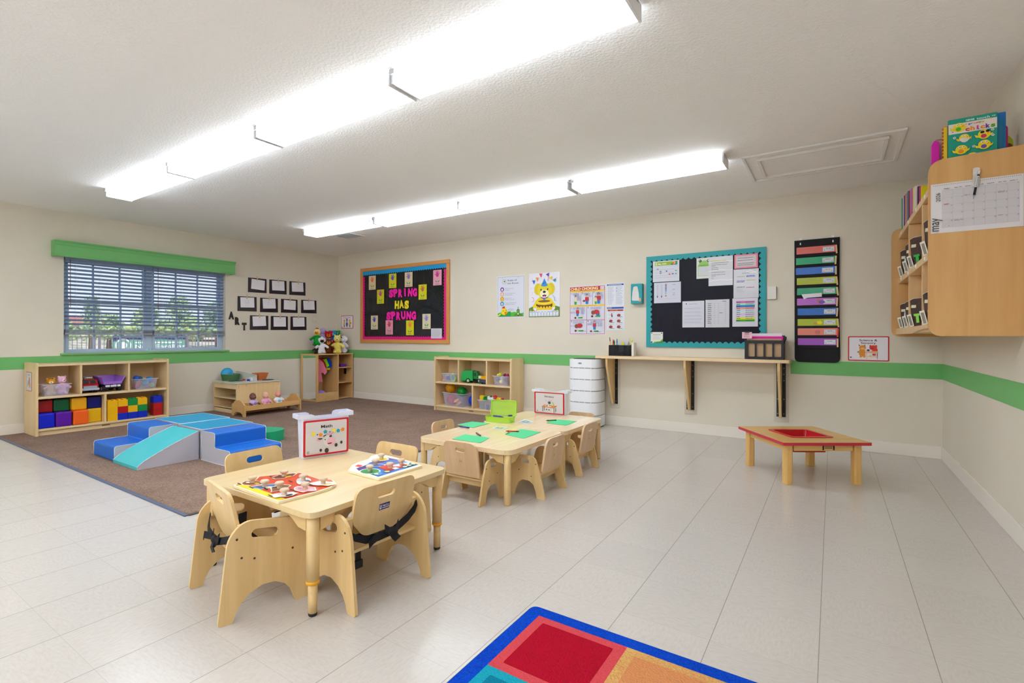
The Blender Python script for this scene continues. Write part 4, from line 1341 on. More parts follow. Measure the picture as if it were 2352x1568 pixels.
b.box(-.018, .018, .12, .16, .1255, .160, '#c6c9cc')
b.build('ladder', t)
wheels(t, [(-.062, .05), (.062, .05), (-.062, .21), (.062, .21)], .028, .028)
# dump truck, its tipper end faces local -y
t = thing('toy_dump_truck', 'purple toy dump truck with white tail panel on the left shelf', 'toy truck', (SL[0] - .045, 2.245, zm_), 96)
PU = M('#9b68cf', .35, .5)
vs = [(-.088, 0, .085), (.088, 0, .085), (.088, .16, .085), (-.088, .16, .085), (-.112, -.025, .160), (.112, -.025, .160), (.112, .185, .172), (-.112, .185, .172)]
th_ = .006
vi = [(x * .94, .006 + y * .94, z + (.006 if z < .1 else .0)) for x, y, z in vs]
b = MB()
fs = [(0, 1, 2, 3), (2, 6, 7, 3), (1, 5, 6, 2), (0, 3, 7, 4), (11, 10, 9, 8), (11, 15, 14, 10), (10, 14, 13, 9), (12, 15, 11, 8), (4, 7, 15, 12), (7, 6, 14, 15), (6, 5, 13, 14), (0, 8, 9, 1), (0, 4, 12, 8), (1, 9, 13, 5)]
b.add(vs + vi, fs, PU); b.box(-.088, .088, -.004, .004, .080, .110, PU)
b.build('tipper', t)
MB().prism(rpoly([(.19, .04), (.27, .04), (.27, .10), (.245, .15), (.19, .15)], .01, 3), -.06, .06, PU, 'YZ').build('cab', t, bevel=.004)
MB().box(-.055, .055, .0, .25, .036, .062, '#1c1a20').build('chassis', t)
b = MB()
for x0, x1 in ((-.072, -.030), (-.022, .034), (.042, .074)): b.box(x0, x1, -.012, .0, .050, .072, '#d9dbe6')
b.build('tail_panel', t, bevel=.003)
wheels(t, [(-.075, .035), (.075, .035), (-.075, .205), (.075, .205)], .034, .034, '#d59aa8')
tub('clear tub of blue balls and cups at the right of the left shelf', (SL[0] - .10, 2.570, zm_), 90, .235, .16, .118)
def cup(hx, loc, rot, r, label, group='toy cups in the left shelf tub'):
    b = MB().lathe([(r * .72, 0), (r, r * 1.5), (r * .92, r * 1.5), (r * .66, .003), (0, .003)], M(hx, .35), (0, 0, 0), 20)
    o = b.build('toy_cup', loc=loc); o.rotation_euler = rot
    tag(o, label, 'cup', group)
yb = SL[0] - .10
cup('#3ca6c2', (yb + .018, 2.560, zm_ + .062), (0, R(70), 0), .036, 'light blue toy cup facing out of the clear tub')
cup('#82b83a', (yb + .012, 2.640, zm_ + .032), (0, R(75), 0), .024, 'small lime toy cup low in the clear tub')
cup('#dd7a36', (yb - .04, 2.535, zm_ + .045), (0, R(60), R(20)), .040, 'orange toy cup behind the light blue cup')
for (hx, y, z, r, d, lb) in (('#0c4fb8', 2.495, .122, .034, .0, 'dark blue toy ball at the left of the clear tub'), ('#0b5a72', 2.545, .118, .026, -.03, 'teal toy ball in the middle of the clear tub'), ('#1b8ad0', 2.630, .098, .038, -.005, 'bright blue toy ball at the right of the clear tub'), ('#d0606e', 2.50, .038, .034, .0, 'coral toy ball at the bottom of the clear tub')):
    solo(MB().ball((0, 0, 0), r, M(hx, .4), 12, 18), 'toy_ball', lb, 'ball', (yb + d, y, zm_ + z), 0, 'toy balls in the left shelf tub')
# picture card on the shelf side
s = Sheet(.175, .195, '#b9343c', .0015)
s.rect(.03, .03, .97, .97, '#ccccd8'); s.txt('Blocks', .5, .82, .09, '#3c3c44', bold=.02, fit=.34)
for (cx_, cz_, a_, c_) in ((.62, .60, .13, '#d98a4a'), (.60, .42, .10, '#8a6fb8'), (.70, .30, .13, '#e0a02c'), (.40, .48, .10, '#9aa6b8'), (.36, .34, .08, '#b98a86')): s.ell(cx_, cz_, a_, a_ * 1.2, c_)
o = s.build('area_sign', recalc=False, loc=(SL[0] - .295, SL[1] - .0005, .452)); tag(o, 'small red bordered picture card taped to the end of the left shelf', 'sign')

# ---------------- back shelf
BY = SB[1]
def spiky(hx, loc, r, label, n_=140, group='balls on the back shelf', spike=.09):
    b = MB().ball((0, 0, 0), r, M(hx, .4), 14, 22)
    for i in range(n_):
        z = 1 - 2 * (i + .5) / n_; a = i * 2.399963; q = math.sqrt(1 - z * z)
        d = Vector((q * math.cos(a), q * math.sin(a), z))
        b.cyl(tuple(d * r * .97), tuple(d * r * (1 + spike)), r * .055, M(hx, .4), r * .02, 5)
    return solo(b, 'textured_ball', label, 'ball', loc, 0, group)
tub('large clear tub of balls at the bottom left of the back shelf', (-4.235, BY + .125, zb_), -8, .40, .20, .175)
spiky('#e0a012', (-4.380, BY + .155, zb_ + .228), .070, 'yellow knobbly ball on top of the ball tub')
spiky('#0e9a34', (-4.190, BY + .165, zb_ + .185), .066, 'green spiky ball in the right of the ball tub')
spiky('#c9364e', (-4.330, BY + .115, zb_ + .076), .068, 'red knobbly ball inside the ball tub', spike=.05)
spiky('#1233c4', (-3.985, BY + .165, zb_ + .080), .077, 'blue ball on the shelf right of the ball tub', spike=.02)
b = MB()
vs = []; nv, nu, r = 16, 24, .050
for j in range(nv + 1):
    for i in range(nu): vs.append((r * math.sin(math.pi * j / nv) * math.cos(2 * math.pi * i / nu), r * math.sin(math.pi * j / nv) * math.sin(2 * math.pi * i / nu), r * math.cos(math.pi * j / nv)))
for j in range(nv):
    hx = ['#df5f86', '#e8d54a'][(j // 3) % 2]
    b.add([vs[j * nu + i] for i in range(nu)] + [vs[(j + 1) * nu + i] for i in range(nu)], [(i, (i + 1) % nu, nu + (i + 1) % nu, nu + i) for i in range(nu)], M(hx, .45), True)
o = b.build('striped_ball', loc=(-4.200, BY + .075, zb_ + .055)); o.rotation_euler = (R(18), R(-28), 0); tag(o, 'pink and yellow striped ball at the front of the ball tub', 'ball')
# top row
tub('clear tub of flat shape toys at the top left of the back shelf', (-4.335, BY + .095, zm_), 0, .235, .13, .112)
sh = [('#e58a4a', -4.42, .03, .05, .018, 'orange'), ('#e0683a', -4.40, .07, .055, .014, 'red orange'), ('#33509e', -4.345, .045, .05, .05, 'navy'), ('#9cc860', -4.41, .095, .05, .014, 'lime')]
for hx, x, z, a_, h2_, nm_ in sh:
    solo(MB().prism(rpoly([(-a_ / 1.6, 0), (a_ / 1.6, 0), (a_ / 1.6, h2_), (-a_ / 1.6, h2_)], .006, 3), -.012, .012, M(hx, .4), 'XZ'), 'shape_block', '%s shape toy in the top left tub of the back shelf' % nm_, 'toy', (x, BY + .06, zm_ + z - .018), 0, 'shape toys in the top left tub', bevel=.002)
b = MB().prism(rpoly([(-.052, .055), (-.02, .0), (.03, .0), (.055, .05), (.01, .115), (-.03, .11)], .02, 4), -.006, .006, M('#a6d65a', .4), 'XZ', [rpoly([(-.034, .055), (-.012, .018), (.024, .018), (.038, .05), (.004, .09), (-.02, .09)], .012, 3)])
b.prism(rpoly([(-.03, .055), (-.01, .022), (.022, .022), (.034, .05), (.003, .084), (-.018, .084)], .01, 3), -.003, .003, M('#3b86c4', .4), 'XZ')
solo(b, 'shape_tray', 'lime and blue triangular toy in the top left tub of the back shelf', 'toy', (-4.262, BY + .055, zm_ + .005), 0, None, bevel=.002)
t = thing('toy_garbage_truck', 'green toy garbage truck with lime hubs on the back shelf', 'toy truck', (-4.125, BY + .095, zm_), 16)
GN = M('#0ea04a', .28, .5)
# local: length along +x, width along y
b = MB().prism(rpoly([(0, .030), (.165, .030), (.165, .165), (.04, .165), (.0, .125)], [.012, .006, .012, .045, .03], 5), -.062, .062, GN, 'XZ'); b.build('hopper', t, bevel=.008, seg=3)
b = MB().prism([(.168, .055), (.235, .055), (.235, .10), (.215, .155), (.168, .158)], -.055, .055, M('#0f7d36', .35), 'XZ'); b.build('cab', t, bevel=.006)
b = MB().box(.178, .212, -.0565, .0565, .095, .140, '#0b3a20').box(-.001, .0, 0, 0, 0, 0, GN); b.build('side_window', t)
MB().prism([(.238, .03), (.30, .03), (.30, .06), (.275, .095), (.238, .10)], -.05, .05, M('#cfe0a8', .4), 'XZ').build('bonnet', t, bevel=.006)
MB().box(.02, .30, -.045, .045, .022, .032, '#15151a').build('chassis', t)
for (x, y) in ((.10, -.052), (.10, .052), (.262, -.052), (.262, .052)):
    q = MB().cyl((x, y - .016, .032), (x, y + .016, .032), .032, '#141316', n=18).build('wheel', t, bevel=.003)
    sg = -1 if y < 0 else 1
    MB().cyl((x, y + sg * .016, .032), (x, y + sg * .019, .032), .018, '#9cd684', n=14).build('hub', q)
t = thing('toy_loader', 'yellow and grey toy digger partly behind the right divider of the back shelf', 'toy truck', (-3.760, BY + .055, zm_), 0)
MB().prism(rpoly([(-.050, .035), (.045, .035), (.045, .09), (.02, .105), (-.035, .10), (-.050, .07)], .01, 3), .01, .14, M('#eda512', .35), 'XZ').build('body', t, bevel=.005)
MB().box(-.012, .032, .05, .11, .105, .145, M('#e98f16', .35)).build('cab', t, bevel=.004)
MB().prism(rpoly([(-.060, .018), (.050, .018), (.050, .058), (-.052, .062)], .01, 3), -.018, .012, M('#34405c', .4), 'XZ').build('bucket', t, bevel=.005)
wheels(t, [(-.045, .035), (.045, .035), (-.045, .115), (.045, .115)], .022, .018, '#2c2c30')
tub('clear tub of small figures at the top right of the back shelf', (-3.480, BY + .095, zm_), 0, .225, .13, .116)
for hx, x, z, r, y, nm_ in (('#cfd41c', -3.515, .125, .026, .08, 'lime green'), ('#e3d9a8', -3.555, .118, .020, .10, 'cream'), ('#7a1c3e', -3.455, .122, .022, .10, 'maroon'), ('#9a2054', -3.410, .118, .026, .09, 'magenta'), ('#3f6fb4', -3.535, .065, .024, .06, 'blue'), ('#e8e0a0', -3.480, .040, .030, .055, 'pale yellow'), ('#dfe0e8', -3.475, .085, .018, .055, 'white'), ('#a8507a', -3.415, .070, .030, .07, 'mauve'), ('#e07090', -3.480, .014, .016, .06, 'pink')):
    b = MB().ball((0, 0, 0), (r, r * .8, r * .9), M(hx, .45), 10, 14).ball((r * .5, -r * .3, r * .5), r * .5, M(hx, .45), 8, 10)
    solo(b, 'toy_figure', nm_ + ' toy figure in the top right tub of the back shelf', 'toy', (x, BY + y, zm_ + z + .006), 0, 'small figures in the top right tub')
tub('clear tub of mixed toys at the bottom right of the back shelf', (-3.655, BY + .085, zb_), 0, .34, .14, .122)
b = MB().prism(rpoly([(-.045, 0), (.04, 0), (.05, .06), (-.04, .07)], .008, 3), -.02, .02, M('#e8c012', .4), 'XZ'); solo(b, 'toy_block', 'yellow toy sticking up at the left of the mixed toy tub', 'toy', (-3.775, BY + .08, zb_ + .105), 0, 'mixed toys in the bottom right tub', bevel=.003)
b = MB()
for k in range(3): b.prism([(-.06 + k * .035, .0), (-.035 + k * .035, .0), (-.02 + k * .035, .05), (-.045 + k * .035, .05)], -.012, .012, M('#1c8a2a', .4), 'XZ')
b.prism([(-.065, -.004), (.05, .012), (.07, .06), (.06, .066), (.04, .02), (-.065, .006)], -.014, .014, M('#1c8a2a', .4), 'XZ')
o = solo(b, 'toy_rake', 'green toy on top of the mixed toy tub', 'toy', (-3.700, BY + .055, zb_ + .118), 0, 'mixed toys in the bottom right tub', bevel=.002)
spiky('#c41830', (-3.585, BY + .075, zb_ + .150), .036, 'small red spiky ball on the mixed toy tub', 90, 'mixed toys in the bottom right tub', .12)
b = MB().cyl((-.045, 0, 0), (.02, 0, -.004), .019, '#ecc116', n=16).cyl((.02, 0, -.004), (.042, 0, -.005), .020, '#c81e6a', n=16)
solo(b, 'toy_torch', 'yellow and pink tube toy at the right of the mixed toy tub', 'toy', (-3.505, BY + .07, zb_ + .148), 0, 'mixed toys in the bottom right tub')
b = MB().ball((0, 0, 0), (.05, .03, .022), '#d5d9e6', 8, 12).ball((-.03, 0, .015), .02, '#d5d9e6').ball((.03, 0, .008), .018, '#d5d9e6'); solo(b, 'toy_cloud', 'pale grey toy on the rim of the mixed toy tub', 'toy', (-3.625, BY + .030, zb_ + .142), 0, 'mixed toys in the bottom right tub')
b = MB().cyl((0, 0, .0), (0, 0, .05), .022, '#3a4ea0', n=14).cyl((-.07, 0, .0), (-.07, 0, .06), .018, '#3f9a6a', n=14); solo(b, 'toy_pieces', 'blue and green pieces inside the mixed toy tub', 'toy', (-3.70, BY + .07, zb_ + .006), 0, 'mixed toys in the bottom right tub')

# ---------------- plush pile on the dress up cabinet
zt_ = Z0 + .735 + .0012
def PL_(u_y, d): return (XL + d, u_y, zt_)
PG = 'plush animals on the dress up cabinet'
def two(c1, c2):
    def f(t, k, hr, hz_, bz):
        b = MB(); b.ball((0, -hr * .25, hz_ + hr * .35), (hr * .5, hr * .8, hr * .72), M(c1, .9, .1), 8, 14); b.build('face_patch', t)
    return f
def wings(t, k, hr, hz_, bz):
    b = MB(); b.ball((.03, .0, bz * .2), (.07 * k, .03, .045 * k), M('#e6d65a', .9)); b.build('skirt', t)
plush('plush_rooster', 'plush rooster with green body, yellow head and red comb, leftmost in the plush pile', (XL + .25, 4.985, zt_ + .125), 40, .265, '#178a2c', '#efe08a', belly='#1c9a34', muz='#e8851c', comb='#c41c22', ear='none', extra=wings, group=PG)
plush('plush_mole', 'dark brown plush under the rooster at the left of the pile', (XL + .25, 4.975, zt_), 35, .15, '#3a2a28', '#3f2d2a', ear='round', muz='#5a4038', group=PG)
plush('plush_bird', 'lilac round headed plush at the top of the pile behind the rooster', (XL + .09, 5.215, zt_), 50, .41, '#b49ad8', '#b9a0de', ear='none', group=PG, hs=.62)
plush('plush_lion', 'red and orange plush in the middle of the plush pile', (XL + .17, 5.265, zt_), 50, .355, '#b3161c', '#cc1a1c', muz='#e58a1c', ear='round', group=PG, hs=.85)
plush('plush_badger', 'white plush with a black nose patch, between the rooster and the brown bear', (XL + .31, 5.025, zt_), 60, .265, '#e4e2ea', '#e9e8f0', ear='flop', muz='#1b1a1e', group=PG, extra=two('#e9e8f0', 0))
plush('plush_bear', 'brown plush bear with an orange muzzle at the front of the pile', (XL + .355, 5.120, zt_), 55, .23, '#5c2e14', '#6a3618', ear='round', muz='#e0912a', group=PG, hs=1.15)
plush('plush_elephant', 'bright blue plush with pink ears at the upper right of the pile', (XL + .11, 5.385, zt_), 48, .37, '#2a86d8', '#3a98e4', ear='round', muz='#8fc4ea', group=PG, hs=.72)
plush('plush_frog', 'green and yellow plush at the far right top of the pile', (XL + .10, 5.485, zt_), 45, .37, '#d9a51c', '#2a9a3c', ear='round', muz='#3a9ad0', group=PG, hs=.72)
plush('plush_dog', 'pale yellow plush dog at the front of the pile, right of the brown bear', (XL + .355, 5.290, zt_), 48, .29, '#ecd96a', '#f0df7a', ear='point', muz='#f2e48c', group=PG)
plush('plush_dog', 'white plush dog with a black eye patch at the right end of the pile', (XL + .325, 5.440, zt_), 20, .285, '#dddbe6', '#e6e4ee', ear='flop', muz='#eceaf2', group=PG, extra=lambda t, k, hr, hz_, bz: MB().ball((-hr * .4, -hr * .62, hz_ + hr * .28), (hr * .42, hr * .36, hr * .4), '#17151a', 8, 12).build('eye_patch', t))

# garments in the dress up cabinet (rail runs along y at x = dx0 + .22)
gx = dx0 + .223; gz = Z0 + .735 - .05
def garment(name, label, hx, y, rz, out, th_=.030, extra=None, z0=0.0):
    t = thing(name, label, 'dress up clothes', (gx, y, gz), rz, 'dress up clothes on the rail')
    m = M(hx, .85, .15, bump=.6, bscale=28)
    MB().prism(rpoly(out, .014, 4), -th_ / 2, th_ / 2, m, 'XZ').build('cloth', t, bevel=.010, seg=3)
    b = MB().tube([(0, 0, -.012), (.010, 0, .006), (.0, 0, .016), (-.010, 0, .006)], .0016, '#c9ccd0', 6).cyl((0, 0, -.012), (0, 0, -.035), .0016, '#c9ccd0')
    b.build('hanger_hook', t)
    if extra: extra(t)
garment('dress_up_robe', 'long pink dress up robe hanging at the left of the dress up cabinet', '#e8809a', 4.985, 50, [(-.03, -.03), (.03, -.03), (.09, -.09), (.150, -.235), (.115, -.290), (.085, -.24), (.06, -.26), (.085, -.40), (.04, -.38), (.0, -.50), (-.07, -.47), (-.08, -.25), (-.075, -.08)], .06)
garment('dress_up_vest', 'red dress up vest hanging behind the pink robe', '#a4131a', 5.045, 50, [(-.03, -.03), (.03, -.03), (.07, -.09), (.095, -.17), (.07, -.21), (-.07, -.20), (-.07, -.08)], .03)
garment('dress_up_suit', 'lime green dress up suit with a white patch on the rail', '#86d81e', 5.11, 50, [(-.035, -.025), (-.015, -.045), (.015, -.045), (.035, -.025), (.06, -.09), (.085, -.15), (.05, -.165), (.045, -.225), (.0, -.21), (-.055, -.21), (-.085, -.15), (-.06, -.09)], .04,
        lambda t: MB().ball((-.01, -.022, -.115), (.028, .006, .022), '#dfe8c8', 8, 12).build('patch', t))
garment('dress_up_cape', 'blue and yellow dress up cape at the right of the rail', '#1446b4', 5.175, 45, [(-.02, -.03), (.03, -.03), (.065, -.08), (.07, -.16), (.04, -.19), (-.04, -.19), (-.05, -.09)], .03,
        lambda t: MB().box(-.035, .045, -.02, -.0155, -.215, -.18, '#e6b81c').build('hem', t, bevel=.004))
b = MB().prism(rpoly([(-.085, 0), (.085, 0), (.05, .03), (.0, .055), (-.04, .06), (-.085, .03)], .02, 4), -.06, .06, M('#9a86d8', .8, .1, bump=.5, bscale=40), 'XZ')
solo(b, 'folded_cloth', 'lilac folded cloth at the bottom of the dress up cabinet', 'cloth', (dx0 + .25, 5.00, Z0 + .1135), 90, None, bevel=.012, seg=3)
b = MB().prism(rpoly([(-.065, 0), (.065, 0), (.058, .045), (-.058, .045)], .012, 4), -.04, .04, M('#5a1494', .4), 'XZ')
solo(b, 'toy_purse', 'purple toy purse on the top shelf of the dress up cabinet', 'toy', (dx0 + .325, 5.385, Z0 + .5152), 90, None, bevel=.006)
solo(MB().ball((0, 0, .04), (.05, .05, .042), M('#3c1450', .5), 10, 16), 'toy_hat', 'dark purple toy low in the dress up cabinet', 'toy', (dx0 + .23, 5.30, Z0 + .0262), 0, None)

# ================================================================== THINGS ON THE TABLES
def knob(t, x, y, z, s_=1.0):
    b = MB().lathe([(.0, 0), (.0085 * s_, 0), (.0075 * s_, .006), (.0072 * s_, .013), (.0125 * s_, .017), (.0142 * s_, .023), (.011 * s_, .028), (.004 * s_, .030), (0, .030)], wood('#dcc5ac', '#d0b498', 'z', 2.0), (x, y, z), 18)
    return b.build('knob', t)
PE = M('#efe3c2', .4)
zp = ZT + .0008
def puzzle(label, pts, inner, patches, knobs, base):
    t = thing('knob_puzzle', label, 'puzzle', (0, 0, zp))
    MB().prism(rpoly(pts, .012, 4), 0, .010, PE, 'XY').build('board', t, bevel=.002)
    b = MB(); k = 0
    def fl(P_, col, k):
        tri = tessellate_polygon([[Vector((p[0], p[1], 0)) for p in P_]])
        b.add([(p[0], p[1], .0101 + k * .00012) for p in P_], [list(q) for q in tri], M(col, .3, .5))
    fl(rpoly(inner, .010, 4), base, 0)
    for i, (P_, col) in enumerate(patches): fl(P_, col, 1 + i)
    b.build('printed_face', t, recalc=False)
    for (x, y) in knobs: knob(t, x, y, .0104, 1.3)
    return t
def inset(pts, d):
    cx_ = sum(p[0] for p in pts) / len(pts); cy_ = sum(p[1] for p in pts) / len(pts)
    return [(cx_ + (p[0] - cx_) * (1 - d), cy_ + (p[1] - cy_) * (1 - d)) for p in pts]
P1 = [(-2.074,1.123), (-1.725,1.108), (-1.706,1.269), (-1.711,1.336), (-1.737,1.385), (-1.791,1.410), (-1.859,1.387), (-2.011,1.402), (-2.055,1.354), (-2.110,1.256), (-2.076,1.222)]
K1 = [(-2.034,1.187), (-1.942,1.186), (-2.012,1.321), (-1.870,1.207), (-1.882,1.326), (-1.771,1.257), (-1.770,1.343), (-1.770,1.163)]
def E_(x, y, a, b_, ang=0, n=16):
    ca, sa = math.cos(R(ang)), math.sin(R(ang))
    return [(x + a * math.cos(t_) * ca - b_ * math.sin(t_) * sa, y + a * math.cos(t_) * sa + b_ * math.sin(t_) * ca) for t_ in [2 * math.pi * i / n for i in range(n)]]
def blob(x, y, a, b_, ang, sd):
    rnd = random.Random(sd); ca, sa = math.cos(R(ang)), math.sin(R(ang)); o_ = []
    for i in range(14):
        t_ = 2 * math.pi * i / 14; k = .78 + .4 * rnd.random()
        u, v = a * k * math.cos(t_), b_ * k * math.sin(t_)
        o_.append((x + u * ca - v * sa, y + u * sa + v * ca))
    return o_
I1 = inset(P1, .045)
A0, B0 = Vector(I1[0]), Vector(I1[1])
dd = (B0 - A0).normalized(); nn_ = Vector((-dd.y, dd.x)) * .030
pt = [([tuple(A0 + dd * .012), tuple(B0 - dd * .004), tuple(B0 + nn_ * .9 - dd * .002), tuple(A0 + nn_ + dd * .012)], '#f2dc14')]
pcs = ['#8c4a2a', '#2f7fc4', '#7a3422', '#8a5a34', '#e6e4ea', '#e8a8b4', '#e9e8ee', '#eceaf0']
for i, (x, y) in enumerate(K1):
    pt += [(blob(x, y, .054, .034, 20 + 31 * i, i), '#f0e8d2'), (blob(x, y, .048, .029, 20 + 31 * i, i), pcs[i]), (blob(x + .022, y + .006, .016, .011, 40 * i, i + 9), ['#e8c23a', '#f0dcc0', '#f0c81c', '#f2efe2', '#5a6472', '#f0bcc8', '#f0d020', '#2a2420'][i]), (blob(x - .022, y - .008, .012, .008, 70 * i, i + 19), ['#f2efe2', '#b2462c', '#241c18', '#241c18', '#c9ccd4', '#c97a8c', '#d9dce4', '#d0d2da'][i])]
    pt.append(([(x - .05, y - .040), (x - .015, y - .044), (x - .015, y - .038), (x - .05, y - .034)], '#1c1a1c'))
puzzle('red farm animal knob puzzle with eight wooden knobs at the near end of the table', P1, I1, pt, K1, '#d84a26')
P2 = [(-1.857,1.545), (-1.807,1.543), (-1.746,1.541), (-1.642,1.537), (-1.636,1.812), (-1.769,1.843), (-1.892,1.859), (-1.941,1.860), (-1.991,1.849), (-1.988,1.804), (-1.950,1.752), (-1.945,1.690), (-1.923,1.623)]
K2 = [(-1.765,1.595), (-1.827,1.686), (-1.890,1.784), (-1.725,1.682), (-1.730,1.763)]
I2 = inset(P2, .06)
g2 = lambda *a: a
pt = [([(-1.825,1.576), (-1.666,1.554), (-1.662,1.813), (-1.858,1.826), (-1.889,1.708)], '#2f74c8'),
      ([(-1.856,1.592), (-1.806,1.570), (-1.848,1.800), (-1.781,1.825), (-1.890,1.826)], '#4a2f86'),
      ([(-1.892,1.615), (-1.861,1.617), (-1.872,1.649), (-1.905,1.646)], '#d8382a'),
      (E_(K2[0][0], K2[0][1], .052, .046), '#f2f2ee'), (E_(K2[0][0], K2[0][1], .045, .040), '#1c9440'),
      (E_(K2[2][0], K2[2][1], .040, .036), '#f2f2ee'), (E_(K2[2][0], K2[2][1], .032, .030), '#f0d818'),
      (blob(K2[1][0], K2[1][1], .055, .028, 30, 3), '#eef0f4'), (blob(K2[1][0], K2[1][1], .048, .022, 30, 3), '#2e6cc0'),
      ([(-1.789,1.667), (-1.695,1.638), (-1.685,1.738), (-1.780,1.763)], '#d83a26'),
      ([(-1.721,1.685), (-1.687,1.680), (-1.687,1.708), (-1.721,1.714)], '#eef0f4'),
      (blob(K2[4][0] , K2[4][1], .046, .026, 80, 6), '#eef0f4'), (blob(K2[4][0] + .012, K2[4][1], .022, .014, 80, 7), '#dd5a34'),
      ([(-1.672,1.558), (-1.674,1.591), (-1.719,1.612), (-1.712,1.574)], '#3f9ad8')]
for q in ((-1.705,1.578), (-1.692,1.632), (-1.684,1.739), (-1.685,1.768), (-1.685,1.798)):
    pt += [(E_(q[0], q[1], .016, .014, n=10), '#2f9a50'), (E_(q[0], q[1], .012, .011, n=8), '#f2efe0'), (E_(q[0], q[1], .007, .006, n=8), '#f0cf1c')]
puzzle('house shaped knob puzzle with five wooden knobs beside the Math bin', P2, I2, pt, K2, '#f1efe8')

# bins with signs
def star(cx_, cz_, r, rot=90, n=5, k=.52):
    return [(cx_ + (r if i % 2 == 0 else r * k) * math.cos(R(rot + i * 180 / n)), cz_ + (r if i % 2 == 0 else r * k) * math.sin(R(rot + i * 180 / n))) for i in range(2 * n)]
def file_bin(label, loc, rz, L_, D_, H_, hx, al):
    t = thing('file_bin', label, 'bin', loc, rz)
    m = film(hx, al, .3)
    def rect(l, d, z, off=0): return [(p[0] + l * 0, p[1] + D_ / 2, z) for p in rr(l, d, z, .012, 3)]
    b = MB()
    loft([rect(L_ * .95, D_ * .88, 0), rect(L_, D_, H_ - .022), rect(L_ - .005, D_ - .005, H_ - .022), rect(L_ * .95 - .005, D_ * .88 - .005, .003)], m, b)
    b.prism([p[:2] for p in rect(L_ * .95, D_ * .88, 0)], 0, .003, m, 'XY')
    b.build('bin_body', t)
    for sx_ in (-1, 1):
        b = MB()
        xa = sx_ * (L_ / 2 + .022); xb = sx_ * (L_ / 2 - .065); xc = sx_ * (L_ / 2 - .045)
        lo_, hi_ = H_ - .0225, H_
        for y in (-.004, D_ - .001): b.prism([(xb, lo_), (xa, lo_), (xa, hi_), (xc, hi_), (xb + sx_ * .004, hi_ - .006)], y, y + .005, m, 'XZ')
        b.box(min(xa, xa - sx_ * .005), max(xa, xa - sx_ * .005), .0011, D_ - .0011, lo_, hi_, m)
        b.box(min(sx_ * L_ / 2, xa), max(sx_ * L_ / 2, xa), 0.0011, D_ - .0011, lo_ , lo_ + .004, m)
        b.build('handle', t)
    return t
def red_sign(w_, h_):
    s = Sheet(w_, h_, '#c4202a', .0025, .008)
    s.rect(.045, .05, .955, .95, '#e8d6d8', .006); s.rect(.055, .062, .945, .938, '#cfcbd0', .006)
    s.ell(.10, .115, .030, .030, '#4a4a4e'); s.ell(.10, .115, .024, .024, '#cfcbd0'); s.ell(.10, .115, .010, .012, '#4a4a4e')
    s.rect(.06, .070, .38, .076, '#77767c')
    return s
mb_ = file_bin('frosted white bin labelled Math on the square table', (-2.2085, 1.694, ZT + .001), 71.5, .250, .085, .228, '#e9ebf8', .66)
s = red_sign(.238, .186)
s.txt('Math', .5, .765, .115, '#35333a', bold=.018, fit=.25)
for (cx_, cz_, hx) in ((.21, .62, '#e6d91c'), (.37, .575, '#ee8a1e'), (.47, .65, '#1f9db4'), (.66, .655, '#e6d91c'), (.76, .64, '#1f9db4'), (.86, .66, '#ee8a1e')):
    s.raw(rpoly(star(cx_ * s.w, cz_ * s.h, .0135, 95, 5, .58), .003, 2), hx)
s.rect(.278, .585, .312, .600, '#3a3836'); s.rect(.290, .570, .300, .615, '#3a3836'); s.rect(.548, .640, .59, .650, '#3a3836'); s.rect(.548, .615, .59, .625, '#3a3836')
s.ell(.545, .39, .115, .125, '#d9d5d9'); s.ell(.60, .36, .095, .095, '#e3b0c4'); s.ell(.33, .45, .05, .035, '#dba0b8'); s.poly([(.29, .49), (.40, .48), (.41, .45), (.34, .445)], '#35302f')
s.poly([(.42, .54), (.50, .58), (.48, .54), (.43, .51)], '#35302f'); s.poly([(.55, .52), (.60, .55), (.625, .49), (.57, .48)], '#35302f'); s.line([(.50, .585), (.56, .565), (.62, .575), (.645, .63)], .006, '#d99ab8')
s.ell(.465, .43, .012, .014, '#35302f'); s.poly([(.51, .32), (.62, .33), (.60, .295), (.54, .29)], '#6a2a34')
for q in ((.37, .145, .03), (.50, .12, .048), (.71, .24, .036), (.83, .30, .030)): s.ell(q[0], q[1], q[2], q[2] * 1.2, '#3b3634', 7)
q = s.build('sign_plate', mb_, recalc=False); q.location = (-.119, -.0012, .010); q['label'] = 'red bordered Math sign with stars and a cow'
q.rotation_euler = (R(1.2), 0, 0)
wb_ = file_bin('clear bin labelled Writing on the farther writing table', (-2.050, 3.905, ZW + .001), 3, .300, .085, .218, '#eef2f8', .5)
s = red_sign(.285, .188)
s.txt('Writing', .5, .76, .115, '#35333a', bold=.018, fit=.33)
s.line([(.36, .63), (.41, .585)], .007, '#dba6c8'); s.line([(.48, .65), (.54, .63), (.60, .635)], .007, '#dba6c8'); s.line([(.60, .64), (.615, .70)], .005, '#dba6c8')
s.ell(.51, .52, .048, .044, '#44454a', 10); s.ell(.445, .565, .009, .009, '#44454a', 8); s.ell(.555, .60, .009, .009, '#44454a', 8)
s.line([(.60, .53), (.64, .53), (.655, .40)], .008, '#8cc822')
s.poly([(.25, .33), (.34, .42), (.78, .40), (.68, .29)], '#d98a52'); s.poly([(.25, .33), (.68, .29), (.68, .275), (.25, .315)], '#a45a34'); s.poly([(.38, .40), (.55, .40), (.57, .33), (.40, .33)], '#e8dcc0'); s.ell(.43, .37, .022, .02, '#6a4226', 8); s.ell(.53, .38, .018, .016, '#3a3434', 8); s.poly([(.66, .34), (.70, .36), (.76, .40), (.70, .33)], '#b04a34')
